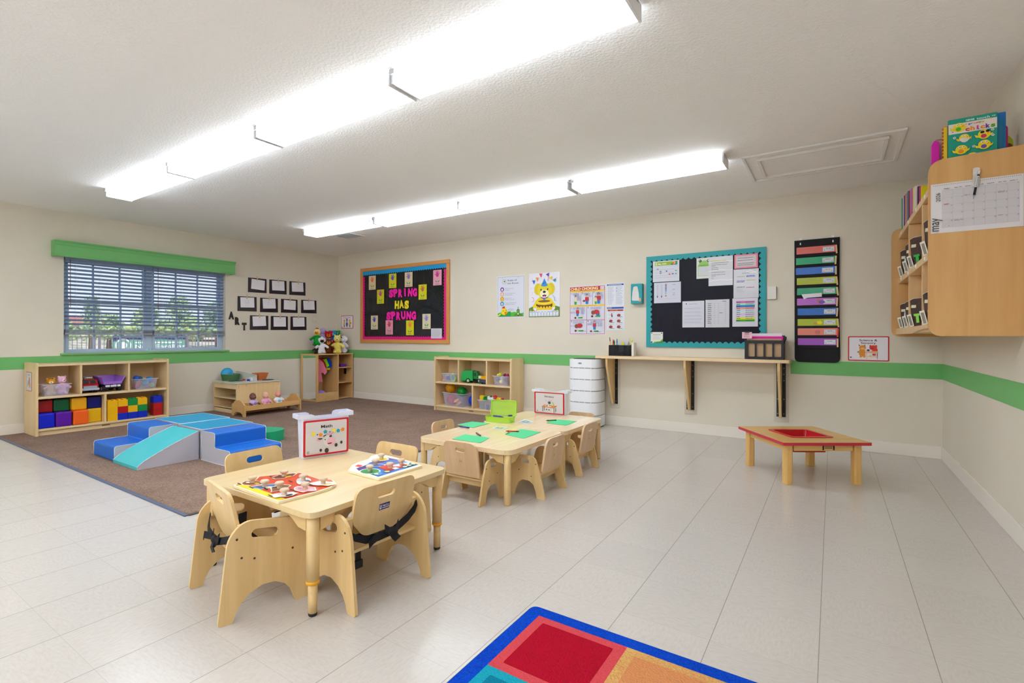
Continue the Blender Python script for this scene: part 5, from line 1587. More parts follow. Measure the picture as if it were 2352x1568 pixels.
for x, z0, z1 in ((.29, .10, .32), (.35, .15, .32), (.66, .06, .28), (.72, .12, .30)): s.rect(x - .009, z0, x + .009, z1, '#44465a')
s.rect(.562, .10, .567, .28, '#8a8c98'); s.ell(.42, .20, .02, .02, '#2c2a2c', 8); s.ell(.50, .19, .02, .02, '#2c2a2c', 8)
q = s.build('sign_plate', wb_, recalc=False); q.location = (-.1425, -.0012, .008); q['label'] = 'red bordered Writing sign with a small desk'
q.rotation_euler = (R(1.2), 0, 0)

# papers, cards, crayons, pencil box
def paper(pts, label, hx='#4fc98a', name='green_paper', group='green papers on the writing tables', z=ZW + .0012, th_=.0009, cat='paper'):
    return solo(MB().prism(pts, 0, th_, M(hx, .7), 'XY'), name, label, cat, (0, 0, z), 0, group)
paper([(-2.096,2.608), (-1.870,2.615), (-1.911,2.788), (-2.124,2.787)], 'green sheet nearest the camera at the left corner of the near writing table')
paper([(-1.881,2.937), (-1.710,2.892), (-1.725,3.162), (-1.901,3.183)], 'green sheet on the right of the near writing table beside the red crayon')
paper([(-1.894,2.947), (-1.719,2.895), (-1.733,2.948), (-1.917,3.028)], 'darker green sheet peeking from under the one by the red crayon', '#1f8a55', z=ZW + .0002, th_=.0008)
paper([(-2.405,3.056), (-2.228,3.021), (-2.231,3.249), (-2.394,3.233)], 'green sheet at the left edge of the tables beside the purple crayon')
paper([(-1.874,3.521), (-1.695,3.503), (-1.711,3.735), (-1.880,3.721)], 'green sheet on the far table in front of the Writing bin')
def card(pts, label, c1, c2):
    t = thing('picture_card', label, 'card', (0, 0, ZW + .0012), 0, 'picture cards on the writing tables')
    MB().prism(pts, 0, .0008, M('#dfe3ea', .4), 'XY').build('card_stock', t)
    b = MB()
    for k, (f_, c_) in enumerate(((.78, c1), (.5, c2), (.25, '#d8d23c'))):
        b.prism([tuple(Vector(p) * f_ + (sum((Vector(q) for q in pts), Vector((0, 0))) / len(pts)) * (1 - f_)) for p in pts], .0009 + k * .0002, .001 + k * .0002, M(c_, .4), 'XY')
    b.build('picture', t)
card([(-2.090,3.073), (-2.001,3.072), (-2.009,3.173), (-2.124,3.182)], 'small picture card lying near the middle of the near writing table', '#a6bfae', '#7f9a84')
card([(-2.079,3.427), (-1.972,3.381), (-1.976,3.499), (-2.101,3.566)], 'small picture card right of the green pencil box', '#8fb0c8', '#5f7f9c')
def crayon(a, b_, hx, dark, label, r=.0052):
    a = Vector((a[0], a[1], ZW + .0014 + r)); c_ = Vector((b_[0], b_[1], ZW + .0014 + r)); d = (a - c_); L_ = d.length
    t = thing('crayon', label, 'crayon', tuple(c_), math.degrees(math.atan2(d.y, d.x)), 'crayons on the writing tables')
    MB().cyl((0, 0, 0), (L_ * .86, 0, 0), r, M(hx, .5), n=12).build('wrapper', t)
    b = MB().cyl((L_ * .86, 0, 0), (L_, 0, 0), r * .85, M(dark, .5), r * .25, 12).cyl((-.003, 0, 0), (0, 0, 0), r * .85, M(dark, .5), n=12)
    b.build('tip', t)
    b = MB()
    for x in (.08, .75): b.cyl((L_ * x, 0, 0), (L_ * (x + .05), 0, 0), r * 1.03, '#1a1a1c', n=12)
    b.build('wrapper_band', t)
crayon((-2.328,2.979), (-2.234,2.979), '#4a3a9a', '#2f2470', 'purple crayon at the left edge of the near writing table')
crayon((-2.082,2.859), (-1.993,2.788), '#6f5a4c', '#52402f', 'brown crayon behind the nearest green sheet')
crayon((-1.941,3.026), (-1.856,3.065), '#c23a34', '#962420', 'red crayon lying across the edge of a green sheet')
crayon((-1.915,3.589), (-1.858,3.654), '#187a3a', '#0e5426', 'green crayon in front of the Writing bin')
t = thing('pencil_box', 'lime green see-through pencil box standing open on the far writing table', 'pencil box', (-2.219,3.380, ZW + .0012), 10)
LM = film('#cdf05e', .40, .25)
W, D, H = .225, .125, .042
b = MB(); loft([rr(W * .93, D * .9, 0, .015), rr(W, D, H, .018), rr(W - .005, D - .005, H, .018), rr(W * .93 - .005, D * .9 - .005, .003, .015)], LM, b)
b.prism([p[:2] for p in rr(W * .93, D * .9, 0, .015)], 0, .003, LM, 'XY'); b.build('box_body', t)
b = MB().prism(rpoly([(-W / 2, 0), (W / 2, 0), (W / 2, .125), (-W / 2, .125)], [.004, .004, .016, .016], 4), -.003, .003, LM, 'XZ')
b.prism(rpoly([(-W / 2, 0), (W / 2, 0), (W / 2, .125), (-W / 2, .125)], [.004, .004, .016, .016], 4), -.014, -.003, film('#c9ee4c', .5, .25), 'XZ', [rpoly([(-W / 2 + .006, .006), (W / 2 - .006, .006), (W / 2 - .006, .119), (-W / 2 + .006, .119)], .012, 4)])
q = b.build('lid', t); q.location = (0, D / 2 + .006, H - .004); q.rotation_euler = (R(-8), 0, 0)
px, py = t.location.x, t.location.y
for i, (dx, dy, a, hx, nm_) in enumerate(((-.07, -.01, 30, '#e2662a', 'orange'), (-.03, .01, 20, '#2a2f8c', 'navy'), (.0, -.02, 24, '#23286e', 'dark blue'), (.04, .02, 8, '#7a9a1c', 'olive'), (.06, -.02, 15, '#d8542a', 'red orange'), (-.05, .03, -12, '#5a3aa0', 'violet'), (.02, .0, -25, '#2f8a3a', 'green'))):
    t = thing('crayon', nm_ + ' crayon inside the open lime pencil box', 'crayon', (px + dx, py + dy, ZW + .020 + .004 * (i % 3) + .004), a + 10, 'crayons in the pencil box')
    MB().cyl((-.038, 0, 0), (.030, 0, .004), .0052, M(hx, .5), n=10).build('wrapper', t)
    MB().cyl((.030, 0, .004), (.040, 0, .0045), .0045, M(hx, .5), .0014, 10).build('tip', t)
t = thing('toy_scissors', 'dark blue child scissors resting in the lime pencil box', 'scissors', (px + .03, py, ZW + .048), 25)
MB().prism(rpoly([(-.05, -.006), (.03, -.004), (.052, .01), (.03, .012), (-.05, .004)], .003, 2), 0, .003, '#9aa0ac', 'XY').build('blade', t)
for k in (-.012, .014): MB().prism(E_(.055, k, .018, .011, 30, 14), -.001, .005, '#1c2a78', 'XY', [E_(.055, k, .011, .006, 30, 10)]).build('handle', t)

# ================================================================== THINGS ON THE LEFT WALL
names = {0: 'leftmost in the top row', 1: 'middle of the top row', 2: 'rightmost in the top row', 3: 'leftmost in the middle row', 4: 'second in the middle row',
         5: 'third in the middle row', 6: 'rightmost in the middle row', 7: 'leftmost in the bottom row', 8: 'middle of the bottom row', 9: 'rightmost in the bottom row'}
AP = [(3.996, 1.652), (4.326, 1.655), (4.659, 1.660), (3.842, 1.374), (4.180, 1.373), (4.518, 1.378), (4.867, 1.385), (4.025, 1.108), (4.350, 1.110), (4.680, 1.114)]
tint = [None, '#9fdcc4', '#d8cfa8', '#b8b0e6', '#b4c8ea', '#e6e08a', '#b0e0b4', '#eac0c0', '#d0c8e0', '#dcdae4']
for i, (y, z) in enumerate(AP):
    W, H = .287, .213
    t = thing('art_display_panel', 'black plastic art display panel on the left wall, ' + names[i], 'display panel', (XL + .001, y, z), 90, 'black art display panels')
    MB().prism([(0, 0), (W, .004), (W - .003, H), (.002, H - .002)], -.004, 0, M('#241d28', .18, .6, bump=.08, bscale=14), 'XZ').build('backing', t)
    px = .5 + (i % 3 - 1) * .03
    b = MB().box(px * W - .006, px * W + .006, -.010, -.0065, H - .035, H + .028, '#d8b98a').box(px * W - .006, px * W + .006, -.0145, -.011, H - .035, H + .028, '#d8b98a')
    b.box(px * W - .007, px * W + .007, -.0150, -.0062, H - .006, H - .002, '#a9a9ac')
    b.build('clothespin', t)
    a = [-3, 2, 3, 2, 3, -1, 3, 3, 1, 2][i]
    s = Sheet(.205, .145, '#e9e7ee', .0008)
    if tint[i]:
        for k in range(5): s.ell(.5 + .12 * math.sin(k * 2 + i), .55 + .1 * math.cos(k * 3 + i), .05, .04, '#' + ''.join('%02x' % int(.62 * 235 + .38 * int(tint[i][1 + 2 * j:3 + 2 * j], 16)) for j in range(3)), 9)
    o = s.build('drawing', recalc=False, loc=(XL + .0065, y + .045, z + .052), rz=90)
    o.rotation_euler = (0, R(-a), R(90))
    tag(o, "child's faint drawing clipped to the black panel, " + names[i], 'drawing', 'drawings on the black panels')
for ch, y, z in (('A', 3.755, 1.262), ('R', 3.842, 1.186), ('T', 3.942, 1.110)):
    b = MB()
    vs_, fs_, w_ = text_mesh(ch, .085)
    k = .108 / w_ if ch != 'T' else .085 / w_
    b.text(ch, 0, -.0045, 0, .130, '#2c2729', bold=.085, fit={'A': .080, 'R': .072, 'T': .070}[ch])
    b.text(ch, 0, -.0005, 0, .130, '#2c2729', bold=.085, fit={'A': .080, 'R': .072, 'T': .070}[ch])
    n = len(b.v) // 2
    o = b.build('cutout_letter', recalc=False, loc=(XL + .001, y, z), rz=90)
    tag(o, 'dark cutout letter %s of the word ART beside the window' % ch, 'letter', 'ART letters')
t = thing('light_switch', 'cream light switch plate near the room corner on the left wall', 'switch', (XL + .0006, 5.086, 1.232), 90)
MB().prism(rpoly([(0, 0), (.078, 0), (.078, .125), (0, .125)], .006, 3), -.006, 0, M('#d3cdb9', .4), 'XZ').build('plate', t, bevel=.002)
MB().box(.026, .052, -.009, -.0062, .038, .088, M('#dcd7c6', .4)).build('rocker', t, bevel=.001)

# ================================================================== THINGS ON THE BACK WALL
def sign(w_, h_):
    s = Sheet(w_, h_, '#c2202c', .003, .010)
    s.rect(.03, .04, .97, .96, '#e6e0ea', .006)
    return s
s = sign(.297, .217)
s.txt('Dramatic Play', .5, .80, .10, '#45454c', fit=.64, bold=.01)
for cx_, c1, c2 in ((.28, '#e8a04a', '#e5b27a'), (.5, '#b9703a', '#2466b8'), (.74, '#e8b01c', '#e0c02c')):
    s.ell(cx_, .60 if cx_ != .5 else .62, .07, .08, c1, 12); s.ell(cx_, .34, .085, .12, c2, 12); s.rect(cx_ - .045, .10, cx_ - .01, .26, '#5a4a44'); s.rect(cx_ + .01, .10, cx_ + .045, .26, '#5a4a44')
s.rect(.44, .70, .56, .76, '#1f4f9a'); s.ell(.82, .42, .04, .06, '#d84a2a', 8); s.ell(.10, .10, .03, .03, '#5a5a62', 10)
pin(s, 'area_sign', 'small red bordered Dramatic Play sign above the plush pile', 'sign', -6.880, 1.148)
t = thing('wall_outlet', 'cream outlet plate low on the back wall behind the dress up cabinet', 'outlet', (-6.66, YB - .0006, 1.10)) if False else None

# ---- spring bulletin board
x0, x1, z0, z1 = -6.386, -4.522, .915, 2.120
t = thing('bulletin_board', 'wood framed black bulletin board with blue and pink scalloped borders', 'bulletin board', (x0, YB - .0006, z0))
W, H = x1 - x0, z1 - z0
FW = wood('#d99a55', '#c48440', 'x', .6); FWZ = wood('#d99a55', '#c48440', 'z', .6)
f = .055
MB().box(0, W, -.024, 0, 0, f, FW).build('frame_rail', t, bevel=.004); MB().box(0, W, -.024, 0, H - f, H, FW).build('frame_rail', t, bevel=.004)
MB().box(0, f, -.0238, 0, f + .0003, H - f - .0003, FWZ).build('frame_rail', t, bevel=.004); MB().box(W - f, W, -.0238, 0, f + .0003, H - f - .0003, FWZ).build('frame_rail', t, bevel=.004)
def plastic_black(h, bscale=3.2, st=.5, rough=.16, sp=.6):
    m = bpy.data.materials.new('wrinkled_sheet'); m.use_nodes = True
    n = m.node_tree; b_ = n.nodes['Principled BSDF']; b_.inputs['Base Color'].default_value = C(h); b_.inputs['Roughness'].default_value = rough; b_.inputs['Specular IOR Level'].default_value = sp
    tc_ = n.nodes.new('ShaderNodeTexCoord'); mp = n.nodes.new('ShaderNodeMapping'); mp.inputs['Scale'].default_value = (bscale, 1, bscale * .45)
    z_ = n.nodes.new('ShaderNodeTexNoise'); z_.inputs['Scale'].default_value = 1; z_.inputs['Detail'].default_value = 3; z_.inputs['Distortion'].default_value = 1.2
    u = n.nodes.new('ShaderNodeBump'); u.inputs['Strength'].default_value = st; u.inputs['Distance'].default_value = .05
    n.links.new(tc_.outputs['Object'], mp.inputs[0]); n.links.new(mp.outputs[0], z_.inputs['Vector']); n.links.new(z_.outputs['Fac'], u.inputs['Height']); n.links.new(u.outputs[0], b_.inputs['Normal'])
    return m
MB().box(f + .0003, W - f - .0003, -.010, -.0005, f + .0003, H - f - .0003, plastic_black('#100f13', 2.4, .8, .20)).build('black_backing', t)
def scallop(L_, d_, wv, amp, col, name, parent, loc, ang):
    """strip L long, d deep, scalloped along its upper edge"""
    n_ = int(round(L_ / wv)); pts = [(0, 0), (L_, 0)]
    for i in range(n_, 0, -1):
        for k in range(6):
            u = (i - k / 6) / n_
            pts.append((u * L_, d_ - amp * abs(math.sin(math.pi * u * n_)) ** .8 if False else d_ - amp + amp * abs(math.sin(math.pi * u * n_))))
    pts.append((0, d_ - amp))
    o_ = MB().prism(pts, -.0015, 0, M(col, .5), 'XZ').build(name, parent)
    o_.location = loc; o_.rotation_euler = (0, R(-ang), 0)
    return o_
PK = '#e0107e'; BL = '#1498d6'
iw, ih = W - 2 * f, H - 2 * f
scallop(ih - .08, .050, .045, .015, PK, 'scalloped_border', t, (W - f - .001, -.0145, f + .001), 90)
scallop(ih - .08, .050, .045, .015, PK, 'scalloped_border', t, (f + .001, -.0145, H - f - .08), -90)
scallop(iw - .004, .050, .045, .015, PK, 'scalloped_border', t, (f + .002, -.0165, f + .001), 0)
scallop(iw - .004, .066, .045, .016, BL, 'scalloped_border', t, (W - f - .002, -.0165, H - f - .001), 180)
yb_ = YB - .0185
def hand_card(cx_, cz_, base, hand, label, rot=0):
    s = Sheet(.160, .222, base, .0010)
    s.ell(.5, .66, .17, .17, hand, 14)
    for k, (a, l) in enumerate(((160, .17), (118, .24), (95, .26), (72, .24), (38, .18))):
        ca, sa = math.cos(R(a)), math.sin(R(a))
        c = Vector((.5 * s.w + ca * .13 * s.w, .66 * s.h + sa * .13 * s.w)); e = c + Vector((ca, sa)) * l * s.w; nn = Vector((-sa, ca)) * .042 * s.w
        s.raw([tuple(c - nn), tuple(e - nn * .8), tuple(e + Vector((ca, sa)) * .03 * s.w), tuple(e + nn * .8), tuple(c + nn)], hand)
    s.line([(.5, .50), (.5, .22)], .0016, '#7fae7a')
    s.poly([(.5, .22), (.40, .27), (.26, .36), (.28, .26), (.38, .19)], '#1f9a4a'); s.poly([(.5, .22), (.60, .27), (.74, .36), (.72, .26), (.62, .19)], '#1f9a4a')
    s.scribble(.22, .72, .06, .13, 1, '#7a7468', .5, .1)
    o_ = s.build('handprint_card', recalc=False, loc=(cx_ - .08, yb_ + (.0002 if False else 0), cz_ - .111)); o_.rotation_euler = (0, R(rot), 0)
    tag(o_, label, 'card', 'handprint flower cards on the spring board')
HC = [((143, 285), '#dfc9a2', '#e5774a', 'cream card with an orange handprint flower, top left corner'), ((336, 267), '#d9cf1e', '#4a4fc0', 'yellow card with a blue handprint flower, top row'),
      ((487, 255), '#dcc8a4', '#8a6fc8', 'cream card with a purple handprint flower, top row'), ((760, 236), '#eaa0b8', '#c9358c', 'pink card with a magenta handprint flower, top right corner'),
      ((221, 417), '#d4cc1c', '#b8409a', 'yellow card with a magenta handprint flower, left of the word SPRING'), ((620, 373), '#d6ce1e', '#b86a40', 'yellow card with a brown handprint flower, right of the word SPRING'),
      ((163, 662), '#d9c8a4', '#3f45b4', 'cream card with a dark blue handprint flower, bottom left corner'), ((304, 708), '#e795ac', '#c23a44', 'pink card with a red handprint flower, bottom row'),
      ((500, 712), '#d9d01e', '#e88a3a', 'yellow card with an orange handprint flower, bottom row'), ((657, 652), '#ded2b2', '#8f86cc', 'cream card with a lavender handprint flower, lower right')]
HXY = [(-6.105,1.876), (-5.650,1.879), (-5.313,1.878), (-4.744,1.871), (-5.917,1.645), (-5.029,1.676), (-6.055,1.239), (-5.721,1.158), (-5.282,1.148), (-4.951,1.239)]
for (px, c1, c2, lb), (x, z) in zip(HC, HXY): hand_card(x, z, c1, c2, lb)
s = Sheet(.205, .145, '#d2cfdc', .001); s.scribble(.08, .92, .12, .9, 7, '#8f8c9c', .3, .2)
o = s.build('printed_note', recalc=False, loc=(-4.862, yb_, .990)); tag(o, 'small printed note at the lower right corner of the spring board', 'paper')
def letters(word, xa, xb, z, col, cname):
    n_ = len(word); st = (xb - xa) / n_
    for i, ch in enumerate(word):
        b = MB(); wd = st * (.34 if ch == 'I' else .90)
        dz = [.0, .008, -.004, .006, .0, -.005][i]
        for yy in (-.0022, -.0004): b.text(ch, 0, yy, 0, .150, M(col, .5), bold=.075, fit=wd)
        o_ = b.build('cutout_letter', recalc=False, loc=(xa + (i + .5) * st, yb_, z + dz))
        o_.rotation_euler = (0, R([3, -4, 2, -3, 4, -2][i]), 0)
        od = ['first', 'second', 'third', 'fourth', 'fifth', 'sixth'][i]
        tag(o_, '%s cutout letter %s, %s letter of the word %s' % (cname, ch, od, word), 'letter', 'letters on the spring board')
letters('SPRING', -5.735, -5.130, 1.632, '#f31ca8', 'bright pink')
letters('HAS', -5.610, -5.300, 1.452, '#ecdc22', 'yellow')
letters('SPRUNG', -5.790, -5.150, 1.284, '#f31ca8', 'bright pink')

# ---- posters
s = Sheet(.428, .550, '#dfe3ea', .003, .014)
s.rect(.025, .02, .975, .98, '#5a6a72', .010); s.rect(.032, .026, .968, .974, '#d6d8e6', .010)
s.ell(.27, .865, .075, .075, '#7f9a78'); s.ell(.27, .865, .066, .066, '#d6d8e6'); s.ell(.28, .87, .028, .028, '#4f7a34', 9)
s.txt('Rules of', .56, .87, .055, '#4a5152', fit=.32, bold=.01); s.txt('the Roost', .59, .80, .055, '#4a5152', fit=.40, bold=.01)
s.ell(.20, .965 - .02, .012, .02, '#c9c23a', 6); s.ell(.78, .955, .014, .022, '#c9c23a', 6)
tx = [('Be kind to yourself', 'and others.'), ('Use your listening ears', 'and looking eyes.'), ('Keep your hands', 'and feet to yourself.'), ('Use your walking feet and', 'inside voice in school.')]
for i, (z, c1, c2) in enumerate(((.680, '#6a2f9a', '#e9e0ee'), (.565, '#e6a06a', '#e8e6ee'), (.450, '#dd9a1c', '#f0d628'), (.335, '#1f93bc', '#cfe6ee'))):
    s.ell(.195, z, .068, .068, c1, 20); s.ell(.195, z - .005, .036, .040, c2, 12); s.ell(.195, z - .012, .012, .012, '#3a2f3a', 8)
    s.txt(tx[i][0], .30 + .008 * len(tx[i][0]), z + .008, .026, '#6f7382', fit=.016 * len(tx[i][0])); s.txt(tx[i][1], .30 + .008 * len(tx[i][1]), z - .028, .026, '#6f7382', fit=.016 * len(tx[i][1]))
s.poly([(.035, .03), (.035, .10), (.12, .13), (.25, .10), (.42, .15), (.55, .125), (.66, .135), (.80, .09), (.965, .11), (.965, .03)], '#4fbf2e'); s.poly([(.05, .03), (.16, .075), (.34, .09), (.50, .16), (.53, .03)], '#1f9a3c'); s.poly([(.035, .03), (.035, .055), (.12, .10), (.18, .10), (.09, .04)], '#e0d83a')
s.ell(.28, .145, .115, .105, '#f0d51e', 18); s.poly([(.20, .225), (.185, .245), (.22, .25), (.22, .275), (.255, .26), (.285, .285), (.30, .245), (.31, .225)], '#cf2430')
s.ell(.24, .165, .014, .016, '#4a3a1c', 8); s.ell(.345, .175, .014, .016, '#4a3a1c', 8); s.poly([(.28, .13), (.35, .15), (.385, .115), (.34, .085), (.29, .10)], '#ef8322'); s.ell(.335, .075, .02, .02, '#d83a2a', 8)
s.poly([(.63, .035), (.63, .065), (.78, .125), (.93, .065), (.93, .035)], '#5f8a24'); s.rect(.725, .10, .835, .175, '#5f9a2c'); s.poly([(.715, .17), (.78, .215), (.845, .17)], '#4f8a2a'); s.rect(.777, .21, .783, .245, '#4a5a4a'); s.rect(.76, .232, .80, .245, '#4a5a5a'); s.ell(.78, .085, .026, .026, '#d6d8c6', 10); s.rect(.755, .035, .805, .06, '#3f5a24')
s.scribble(.42, .64, .165, .215, 3, '#8a8d98', .3, .1)
pin(s, 'rules_poster', 'white Rules of the Roost poster with a cartoon chick', 'poster', -3.716, 1.268)
s = Sheet(.437, .555, '#e2e0ea', .004, .008)
s.poly([(0, 0), (0, .20), (.13, .245), (.5, .26), (.87, .245), (1, .215), (1, 0)], '#5f8a2c')
s.ell(.5, .20, .36, .13, '#e3e6f0', 24)
DY = '#e2cf1a'
s.poly([(.12, .24), (.16, .20), (.28, .21), (.34, .30), (.66, .30), (.72, .22), (.84, .21), (.87, .26), (.74, .40), (.62, .455), (.36, .455), (.24, .38)], DY)
s.ell(.30, .63, .125, .17, '#d9c416', 20); s.ell(.72, .63, .125, .17, '#d9c416', 20); s.ell(.51, .60, .235, .225, DY, 26); s.ell(.51, .52, .15, .115, '#efe6c2', 22)
s.ell(.40, .615, .022, .030, '#33301c', 12); s.ell(.615, .62, .022, .030, '#33301c', 12); s.ell(.507, .565, .05, .036, '#2a282c', 16); s.poly([(.44, .49), (.51, .505), (.58, .49), (.555, .455), (.51, .44), (.465, .455)], '#3a2622'); s.ell(.51, .455, .032, .026, '#e88ab4', 10)
s.poly([(.39, .455), (.51, .425), (.63, .455), (.61, .425), (.51, .40), (.41, .425)], '#4f4fc0'); s.poly([(.47, .41), (.50, .37), (.52, .41)], '#4f4fc0'); s.ell(.52, .385, .022, .024, '#2f9ae0', 8)
s.poly([(.40, .70), (.51, .875), (.62, .70), (.51, .685)], '#2f8fe6'); s.poly([(.44, .76), (.55, .80), (.565, .775), (.425, .73)], '#2a6cc8')
s.rect(.255, .155, .76, .30, '#eac81c'); s.ell(.507, .30, .252, .045, '#eac81c', 20); s.ell(.507, .335, .225, .050, '#f2dc2a', 20); s.ell(.507, .352, .20, .034, '#8a5a14', 20)
s.poly([(.245, .30), (.245, .25), (.29, .245), (.30, .205), (.33, .24), (.36, .20), (.385, .24), (.43, .235), (.45, .19), (.48, .235), (.52, .235), (.545, .185), (.575, .235), (.62, .235), (.64, .195), (.665, .24), (.71, .24), (.735, .205), (.77, .25), (.77, .30), (.70, .275), (.507, .262), (.32, .275)], '#6a3a12')
for i in range(10):
    x = .025 + i * .096; s.rect(x, .015, x + .082, .135, '#dfe3f2'); s.scribble(x + .012, x + .07, .10, .125, 1, '#8a8fa6', .5, .05); s.rect(x + .008, .082, x + .074, .084, '#a4a9be'); s.rect(x + .03, .03, x + .05, .042, '#9a9fb6')
    if i in (0, 1, 8, 9, 2): s.poly([(x + .03, .135), (x + .041, .185), (x + .055, .135)], '#ee9a2e')
for (px, pz, c_, fl) in ((.17, .80, '#2a6cc8', 0), (.285, .86, '#ec8a4a', 0), (.40, .945, '#e0566a', 0), (.62, .955, '#6a3aa8', 1), (.72, .875, '#ecc62c', 1), (.84, .82, '#1f9ab0', 1)):
    s.poly([(px - .055, pz + .04 * (1 - fl)), (px + .05, pz + .035), (px + .01 + .02 * fl, pz - .055)], c_)
s.line([(.10, .45), (.15, .44), (.18, .40), (.16, .36), (.11, .34)], .004, '#d85a4a'); s.line([(.79, .48), (.83, .44), (.86, .42), (.84, .36), (.90, .35)], .005, '#4a9ad8'); s.line([(.63, .90), (.66, .86), (.62, .83), (.64, .80)], .004, '#d85a5a')
for k in range(16): s.ell(random.choice((random.uniform(.05, .25), random.uniform(.78, .95))), random.uniform(.5, .98), .008, .008, random.choice(('#8a8fc0', '#ecc04a', '#e58a6a', '#4a8a7a')), 6)
pin(s, 'birthday_poster', 'birthday poster with a cartoon yellow dog in a party hat', 'poster', -3.222, 1.268)
s = Sheet(.462, .590, '#dcd6de', .0015)
RDC = '#b8204a'
s.rect(.02, .02, .98, .98, RDC); s.rect(.03, .028, .97, .972, '#d2d3e2'); s.rect(.03, .90, .97, .972, '#b52a36'); s.rect(.86, .905, .965, .97, '#dccfd8'); s.txt('911', .915, .922, .03, '#7a3040', fit=.08)
s.txt('CHILD CHOKING', .42, .913, .075, '#f2d9a0', fit=.76, bold=.04)
s.rect(.03, .868, .97, .898, '#f0c61c'); s.txt('CONSCIOUS CHOKING CHILD', .5, .876, .02, '#7a5a1c', fit=.5); s.rect(.03, .578, .97, .608, '#f0c61c'); s.txt('UNCONSCIOUS CHOKING CHILD', .5, .586, .02, '#7a5a1c', fit=.5)
for x in (.335, .655): s.rect(x - .004, .608, x + .004, .868, RDC)
s.rect(.486, .03, .494, .578, RDC); s.rect(.03, .30, .97, .308, RDC)
for i, (x, z) in enumerate(((.06, .83), (.375, .835), (.69, .84))): s.txt(str(i + 1), x, z, .045, '#2f2c38', bold=.02)
for i, (x, z) in enumerate(((.06, .535), (.53, .54), (.06, .262), (.53, .265))): s.txt(str(i + 1), x, z, .045, '#2f2c38', bold=.02)
def fig(cx_, z, k, top, leg, kneel=False):
    s.ell(cx_, z + .165 * k, .030 * k, .036 * k, '#5a3424', 10); s.ell(cx_ + .004, z + .155 * k, .020 * k, .022 * k, '#e8c4a0', 8)
    s.poly([(cx_ - .045 * k, z + .13 * k), (cx_ + .045 * k, z + .13 * k), (cx_ + .05 * k, z + .06 * k), (cx_ - .05 * k, z + .06 * k)], top); s.poly([(cx_ - .036 * k, z + .06 * k), (cx_ + .036 * k, z + .06 * k), (cx_ + .03 * k, z), (cx_ - .03 * k, z)], leg)
def lying(cx_, z, k=1.0):
    s.ell(cx_ - .12 * k, z, .032 * k, .026 * k, '#6a3a26', 8); s.ell(cx_ - .07 * k, z, .03 * k, .014 * k, '#e8ceaa', 8); s.poly([(cx_ - .05 * k, z + .012), (cx_ + .07 * k, z + .016), (cx_ + .10 * k, z), (cx_ + .06 * k, z - .014), (cx_ - .04 * k, z - .010)], '#2f9a3c'); s.rect(cx_ + .08 * k, z - .006, cx_ + .15 * k, z + .004, '#e8d6b8')
def bent(cx_, z, k=1.0):
    s.ell(cx_ + .06 * k, z + .06 * k, .085 * k, .060 * k, '#c22034', 14); s.ell(cx_ - .03 * k, z + .05 * k, .052 * k, .055 * k, '#8a4a30', 12)
fig(.18, .62, 1.0, '#e0d0a4', '#2f9a3c'); fig(.50, .625, 1.1, '#c22034', '#1f78c0'); s.ell(.42, .69, .04, .03, '#8a4a30', 8); fig(.82, .625, 1.2, '#c22034', '#1f78c0'); fig(.74, .62, .85, '#dccf9c', '#4a9a3c')
fig(.24, .385, .95, '#c22034', '#1f78c0'); lying(.30, .35); s.ell(.80, .42, .05, .07, '#1f6cb0', 12); bent(.70, .40); lying(.78, .375, 1.1); bent(.24, .13); lying(.32, .085, 1.1); fig(.71, .11, .95, '#c22034', '#1f78c0'); lying(.74, .075)
for q in ((.11, .30, .80, .855), (.43, .60, .80, .855), (.74, .95, .80, .855), (.22, .33, .70, .80), (.56, .64, .76, .80), (.88, .95, .72, .80), (.11, .46, .52, .565), (.60, .92, .52, .565), (.33, .46, .42, .52), (.04, .18, .44, .48), (.11, .44, .23, .29), (.60, .94, .23, .29), (.80, .94, .17, .23), (.52, .64, .20, .24), (.04, .17, .17, .20)): s.scribble(*q, max(2, int((q[3] - q[2]) / .014)), '#a4a6c0', .55, .12)
pin(s, 'choking_poster', 'red bordered child choking first aid poster with picture panels', 'poster', -2.657, 1.040)
s = Sheet(.216, .270, '#d9dbe4', .0012)
s.rect(.04, .90, .96, .965, '#1a4aa0'); s.scribble(.1, .85, .915, .95, 1, '#cfd8ea', .7, .05); s.scribble(.08, .48, .08, .86, 22, '#a9aec0', .4, .4); s.scribble(.54, .92, .08, .86, 18, '#a9aec0', .4, .4); s.ell(.58, .78, .02, .02, '#44464e', 8); s.ell(.58, .66, .02, .02, '#44464e', 8)
pin(s, 'printed_sheet', 'white sheet with a blue heading right of the choking poster, above the CPR sheet', 'poster', -2.186, 1.368)
s = Sheet(.216, .270, '#d9dbe4', .0012)
s.rect(.04, .91, .96, .985, '#1a4aa0'); s.scribble(.08, .30, .93, .965, 1, '#cfd8ea', .7, .05); s.rect(.08, .81, .94, .88, '#a83a34'); s.txt('CHILD CPR', .42, .825, .05, '#e8a04a', fit=.44, bold=.03)
for (x, z) in ((.30, .60), (.72, .60), (.28, .36), (.72, .36), (.28, .11), (.72, .11)):
    s.scribble(x - .16, x + .17, z + .13, z + .17, 2, '#a9aec0', .4, .2)
    if (x, z) == (.30, .60): s.ell(x, z + .10, .03, .035, '#4a3a34', 8); s.poly([(x - .03, z + .07), (x + .05, z + .07), (x + .06, z - .04), (x - .02, z - .04)], '#8a2a44'); s.rect(x - .17, z + .05, x - .02, z + .06, '#5a3a44')
    else: s.ell(x - .02, z + .035, .10, .075, '#a8383c', 12); s.ell(x - .07, z + .01, .05, .05, '#7a3a34', 8); s.poly([(x - .02, z - .02), (x + .18, z - .035), (x + .18, z - .05), (x - .02, z - .04)], '#2f7a4a')
s.rect(.498, .04, .502, .78, '#b9bcd0')
